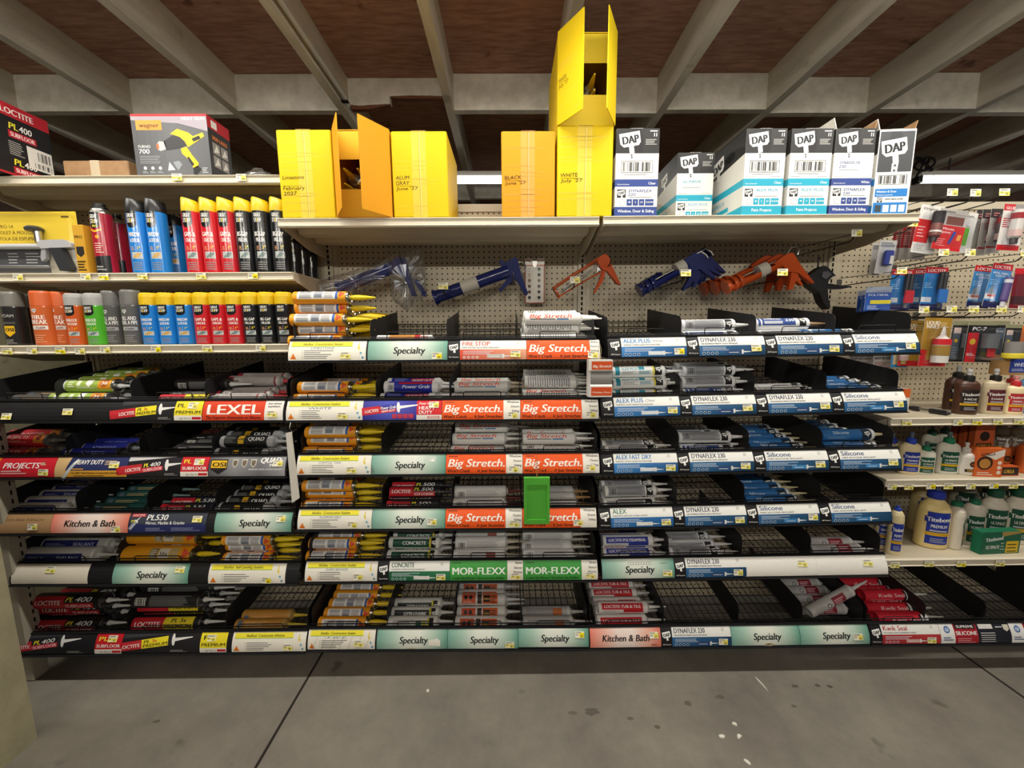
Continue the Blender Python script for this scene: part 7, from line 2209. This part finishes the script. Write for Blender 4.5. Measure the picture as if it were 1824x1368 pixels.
S1, S2, S3 = 1.1085, 0.8465, 0.5145
CRM, TAN = 'e3d2a4', 'ddd5c2'
bottle(1697, 738, 1.72, S1, 0.20, 0.042, '4a2c1e', '241a16', '1d1a18', 'brown glue bottle, rear of two on upper right shelf', 'HIDE')
bottle(1716, 740, 1.63, S1, 0.195, 0.042, '4a2c1e', '241a16', '1d1a18', 'brown glue bottle, front of two on upper right shelf', 'HIDE')
bottle(1763, 741, 1.63, S1, 0.195, 0.039, 'c9b99a', '58222a', '1d1a18', 'beige glue bottle with maroon label on upper right shelf', 'DARK')
bottle(1791, 741, 1.71, S1, 0.165, 0.032, 'ead9ae', 'b02a30', 'c02a30', 'cream glue bottle with red cap, rear of two', 'ORIGINAL', 'd88a84')
bottle(1800, 742, 1.62, S1, 0.165, 0.034, 'ead9ae', 'b02a30', 'c02a30', 'cream glue bottle with red cap, front of two', 'ORIGINAL', 'd88a84')
bottle(1824, 741, 1.64, S1, 0.20, 0.036, '5a86a8', '2f5f8c', '1d1d20', 'blue bottle at the frame edge on upper right shelf', 'GRIP', 'e0e0de')
BLU, GRN = '1f3596', '17503a'
bottle(1581, 855, 1.68, S2, 0.165, 0.036, CRM, BLU, '2438a0', 'cream bottle with blue cap, rear and half hidden behind rack', 'PREMIUM', '55606c')
bottle(1614, 855, 1.62, S2, 0.185, 0.038, CRM, BLU, '2a48b4', 'cream bottle with blue cap, front of two on middle right shelf', 'PREMIUM', '55606c')
bottle(1643, 853, 1.61, S2, 0.145, 0.034, 'd8d4c4', GRN, '1f7a54', 'small white bottle with green cap on middle right shelf', 'ULTIMATE', '4a5a54')
bottle(1681, 853, 1.62, S2, 0.185, 0.041, 'd8d4c4', GRN, '1f7a54', 'larger white bottle with green cap on middle right shelf', 'ULTIMATE', '4a5a54')
bottle(1650, 846, 1.74, S2, 0.19, 0.036, 'c8c4b4', GRN, '1a5a42', 'white green-capped bottle in shade, behind the small one', 'ULTIMATE', '3a4a44')  # front bottle's white and green darkened to stand for shade
bottle(1672, 846, 1.76, S2, 0.19, 0.036, 'c8c4b4', GRN, '1a5a42', 'white green-capped bottle in shade, behind the larger one', 'ULTIMATE', '3a4a44')  # shade on this back bottle is mixed into its colours
bottle(1714, 852, 1.61, S2, 0.14, 0.034, 'd9d4ca', 'd8cfc2', 'd9d6ce', 'white bottle with white nozzle left of the orange cartons', 'GLUE', 'd9d6ce', 0.9, 0.72, False, 0, None, True)
bottle(1783, 850, 1.66, S2, 0.14, 0.018, 'd0682a', 'c8602a', 'd0ccc4', 'slim orange bottle, left of two behind orange box', 'GLUE', 'd0ccc4', 0.9, 0.74, gor=True)
bottle(1798, 850, 1.67, S2, 0.14, 0.018, 'd0682a', 'c8602a', 'd0ccc4', 'slim orange bottle, right of two behind orange box', 'GLUE', 'd0ccc4', 0.9, 0.74, gor=True)
bottle(1822, 852, 1.62, S2, 0.17, 0.036, 'c8602a', 'd0682a', 'b8b4b0', 'orange bottle with grey cap at frame edge, middle right shelf', 'GLUE', '8a8884', 0.8, 0.76, False, 0, None, True)
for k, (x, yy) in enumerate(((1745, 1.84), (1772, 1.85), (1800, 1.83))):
    bottle(x, 836, yy, S2, 0.20, 0.034, '8a7a68', '5a4a3c', '6b655c', 'dim bottle in shade at back of middle right shelf, %s of three' % ORD[k], 'GLUE', '77726a')  # shade at the shelf back is put into these murky colours
bottle(1564, 992, 1.60, S3, 0.215, 0.026, CRM, BLU, '2a48b4', 'slim cream bottle with blue label, half behind the rack end', 'PREMIUM', '2a48b4', 0.85, 0.92)
bottle(1588, 993, 1.55, S3, 0.215, 0.026, CRM, BLU, '2a48b4', 'slim cream bottle with blue label, beside the rack end', 'PREMIUM', '2a48b4', 0.85, 0.92)
bottle(1637, 984, 1.74, S3, 0.30, 0.058, 'd8c690', BLU, '2438a0', 'large cream jug in shade behind the front jug', 'PREMIUM', '55606c', 0.7, 0.8, True)  # front jug's cream toned down as painted shade
bottle(1652, 991, 1.61, S3, 0.292, 0.058, 'e3cc8a', BLU, '2438a0', 'large cream jug with blue label, front of two', 'PREMIUM', '6a7078', 0.7, 0.8, True)
bottle(1691, 991, 1.60, S3, 0.23, 0.042, 'd6cebd', GRN, '1f6a4c', 'white bottle turned sideways with green cap on lowest right shelf', 'ULTIMATE', '3a4a44', 0.7, 0.84, False, 0.95)
bottle(1722, 990, 1.62, S3, 0.23, 0.04, 'd6cebd', GRN, '1f6a4c', 'white bottle with green cap facing out beside the turned one', 'ULTIMATE', '3a4a44', 0.7, 0.84)
for k, (x, yy) in enumerate(((1756, 1.635), (1797, 1.635))):
    bottle(x, 985, yy, S3, 0.29, 0.05, 'd8d0be', GRN, '17503a', '%s large white jug standing behind the green box' % ('left', 'right')[k], 'ULTIMATE', '4a5a54', 0.7, 0.78, True)
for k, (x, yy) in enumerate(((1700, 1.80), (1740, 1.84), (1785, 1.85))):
    bottle(x, 978, yy, S3, 0.30, 0.05, 'b8b09c', '143a2c', '123a2a', 'large jug in shade at back of lowest right shelf, %s of three' % ORD[k], 'ULTIMATE', '3a4440', 0.7, 0.8, True)  # jug colours dimmed to paint in the shade of the back row
bottle(1826, 990, 1.63, S3, 0.25, 0.05, 'c8602a', 'd0682a', 'b09a84', 'orange jug at the frame edge on lowest right shelf', 'GLUE', 'b09a84', 0.8, 0.8, True, 0, None, True)


def small_box(px0, px1, pyb, Y, z, H, depth, c, label, fn, rz=0.0):
    x0, x1 = at(px0, pyb, Y).x, at(px1, pyb, Y).x
    W = x1 - x0
    t = thing('carton', label, 'box', T(x0, Y, z, rz))
    MB().bbox(0, 0, 0, W, depth, H, c, 'box', 0.002).build('walls', t)
    MB().art(fn(W * 1000, H * 1000), flat(0, -0.0002, 0)).build('printed_front', t)
    return t


def gor_art(w, h):
    a = Art().rect(0, 0, w, h, 'cf622a', 0).circ(w * 0.34, h * 0.48, h * 0.24, '3a2418', 1, 18).circ(w * 0.34, h * 0.46, h * 0.17, 'b8803c', 2, 18).poly([(w * 0.3, h * 0.75), (w, h * 0.98), (w, h * 0.75), (w * 0.7, h * 0.6)], 'ddd4c8', 1).text('GORILLA', w * 0.42, h * 0.74, h * 0.1, '2a1a12', w * 0.5, 3, b=0.02, rot=0.1)
    for k in range(3):
        a.circ(w * 0.87, h * (0.16 + 0.17 * k), h * 0.065, 'ead8c8', 2, 12)
    return a.lines(w * 0.1, h * 0.06, w * 0.7, h * 0.2, 2, 'ead8c8', 2, 0.4)


small_box(1733, 1776, 853, 1.575, S2, 0.125, 0.03, 'cf622a', 'bright orange carton in front row of middle right shelf', gor_art, -0.12)
small_box(1776, 1813, 853, 1.575, S2, 0.042, 0.035, 'c4582a', 'low orange and black carton in front of slim bottles', lambda w, h: Art().rect(0, 0, w, h, 'c4582a', 0).rect(w * 0.04, h * 0.1, w * 0.96, h * 0.9, '2a201a', 1).text('GORILLA', w * 0.5, h * 0.3, h * 0.4, 'e0b03c', w * 0.5, 2, b=0.02))
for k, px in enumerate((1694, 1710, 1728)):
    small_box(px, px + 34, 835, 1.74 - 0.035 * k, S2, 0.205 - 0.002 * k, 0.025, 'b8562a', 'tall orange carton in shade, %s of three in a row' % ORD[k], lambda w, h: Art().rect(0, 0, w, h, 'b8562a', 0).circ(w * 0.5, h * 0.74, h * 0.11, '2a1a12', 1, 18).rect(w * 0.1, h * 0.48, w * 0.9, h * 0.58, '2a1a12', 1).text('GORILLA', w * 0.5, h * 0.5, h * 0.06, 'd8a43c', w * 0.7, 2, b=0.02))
small_box(1744, 1818, 992, 1.53, S3, 0.1, 0.036, '1c6a4a', 'dark green carton with yellow panel on lowest right shelf', lambda w, h: Art().rect(0, 0, w, h, '1a5f44', 0).poly([(w * 0.52, h * 0.78), (w, h * 0.92), (w, h), (w * 0.5, h)], 'a58a4a', 1).rect(w * 0.64, h * 0.04, w * 0.96, h * 0.56, 'd8b422', 1).lines(w * 0.67, h * 0.08, w * 0.92, h * 0.54, 3, '3a3410', 2, 0.3, 0.1).text('Titebond', w * 0.32, h * 0.6, h * 0.18, 'e8eae4', w * 0.44, 2, b=0.03, rot=0.12).text('ULTIMATE', w * 0.3, h * 0.24, h * 0.16, 'e8eae4', w * 0.34, 2, b=0.02).lines(w * 0.5, h * 0.2, w * 0.62, h * 0.6, 3, 'cfd8cc', 2, 0.2), 0.05)
small_box(1784, 1830, 670, 1.64, at(1800, 668, 1.64).z, 0.085, 0.05, 'b08a58', 'brown carton with blue white-lettered panel under the yellow lid', lambda w, h: Art().rect(0, 0, w, h, 'b08a58', 0).rect(w * 0.25, h * 0.12, w, h * 0.85, '2a3f94', 1).text('WHITE', w * 0.66, h * 0.42, h * 0.2, 'f0f2f6', w * 0.5, 2, b=0.02).lines(w * 0.34, h * 0.2, w * 0.95, h * 0.36, 2, 'c0c8e0', 2, 0.4))
p = at(1804, 630, 1.63)
t = thing('jar', 'yellow-lidded jar hanging above the brown carton at right', 'jar', (p.x, p.y, p.z - 0.02))
MB().lathe([(0, 0), (0.03, 0), (0.032, 0.004), (0.032, 0.018), (0.03, 0.022), (0, 0.022)], 'e0cf3a', 'plastic', 20).build('lid', t)
MB().lathe([(0, 0.0225), (0.027, 0.0225), (0.028, 0.07), (0, 0.07)], '8a8784', 'plastic', 18).build('glass', t)
p = at(1785, 642, 1.6)
MBh = thing('peg_hook', 'thick chrome peg hook pointing out beside the yellow lid', 'hook', (p.x, PY, p.z))
MB().wire([(0, -0.001, 0), (0, -0.3, 0.004), (0.006, -0.335, 0.006)], 0.006, 'c9c6c0', 'metal', 8).build('wire', MBh)
MB().box(-0.014, -0.006, -0.014, 0.014, 0, 0.014, '9a9792', 'metal').build('back_plate', MBh)
small_box(1598, 1620, 712, 1.70, S1, 0.10, 0.12, 'd9d4ca', 'orange and white carton half hidden behind the rack end', lambda w, h: Art().rect(0, 0, w, h, 'dcd8d0', 0).rect(0, h * 0.6, w, h, 'd8672a', 1).text('TUBE', w * 0.5, h * 0.25, h * 0.2, '6a6866', w * 0.7, 2))
# long black tool on the upper right shelf
a, b = at(1618, 719, 1.72), at(1694, 738, 1.585)
a.z, b.z = S1 + 0.011, S1 + 0.011
d = b - a
t = thing('caulk_tool', 'long black and steel hand tool lying on upper right shelf', 'tool', Matrix.Translation(a) @ Matrix.Rotation(math.atan2(d.y, d.x), 4, 'Z'))
L = d.length
MB().lathe([(0, 0), (0.007, 0.002), (0.0105, 0.02), (0.0105, L * 0.28), (0.008, L * 0.3), (0, L * 0.3)], '1b1b1d', 'plastic', 14, 'x').build('grip', t)
MB().lathe([(0.0065, L * 0.3), (0.0065, L * 0.52)], 'a9a7a2', 'metal', 12, 'x').build('shaft', t)
MB().lathe([(0.009, L * 0.52), (0.0105, L * 0.56), (0.0105, L * 0.92), (0.004, L)], '222224', 'plastic', 14, 'x').build('handle', t)
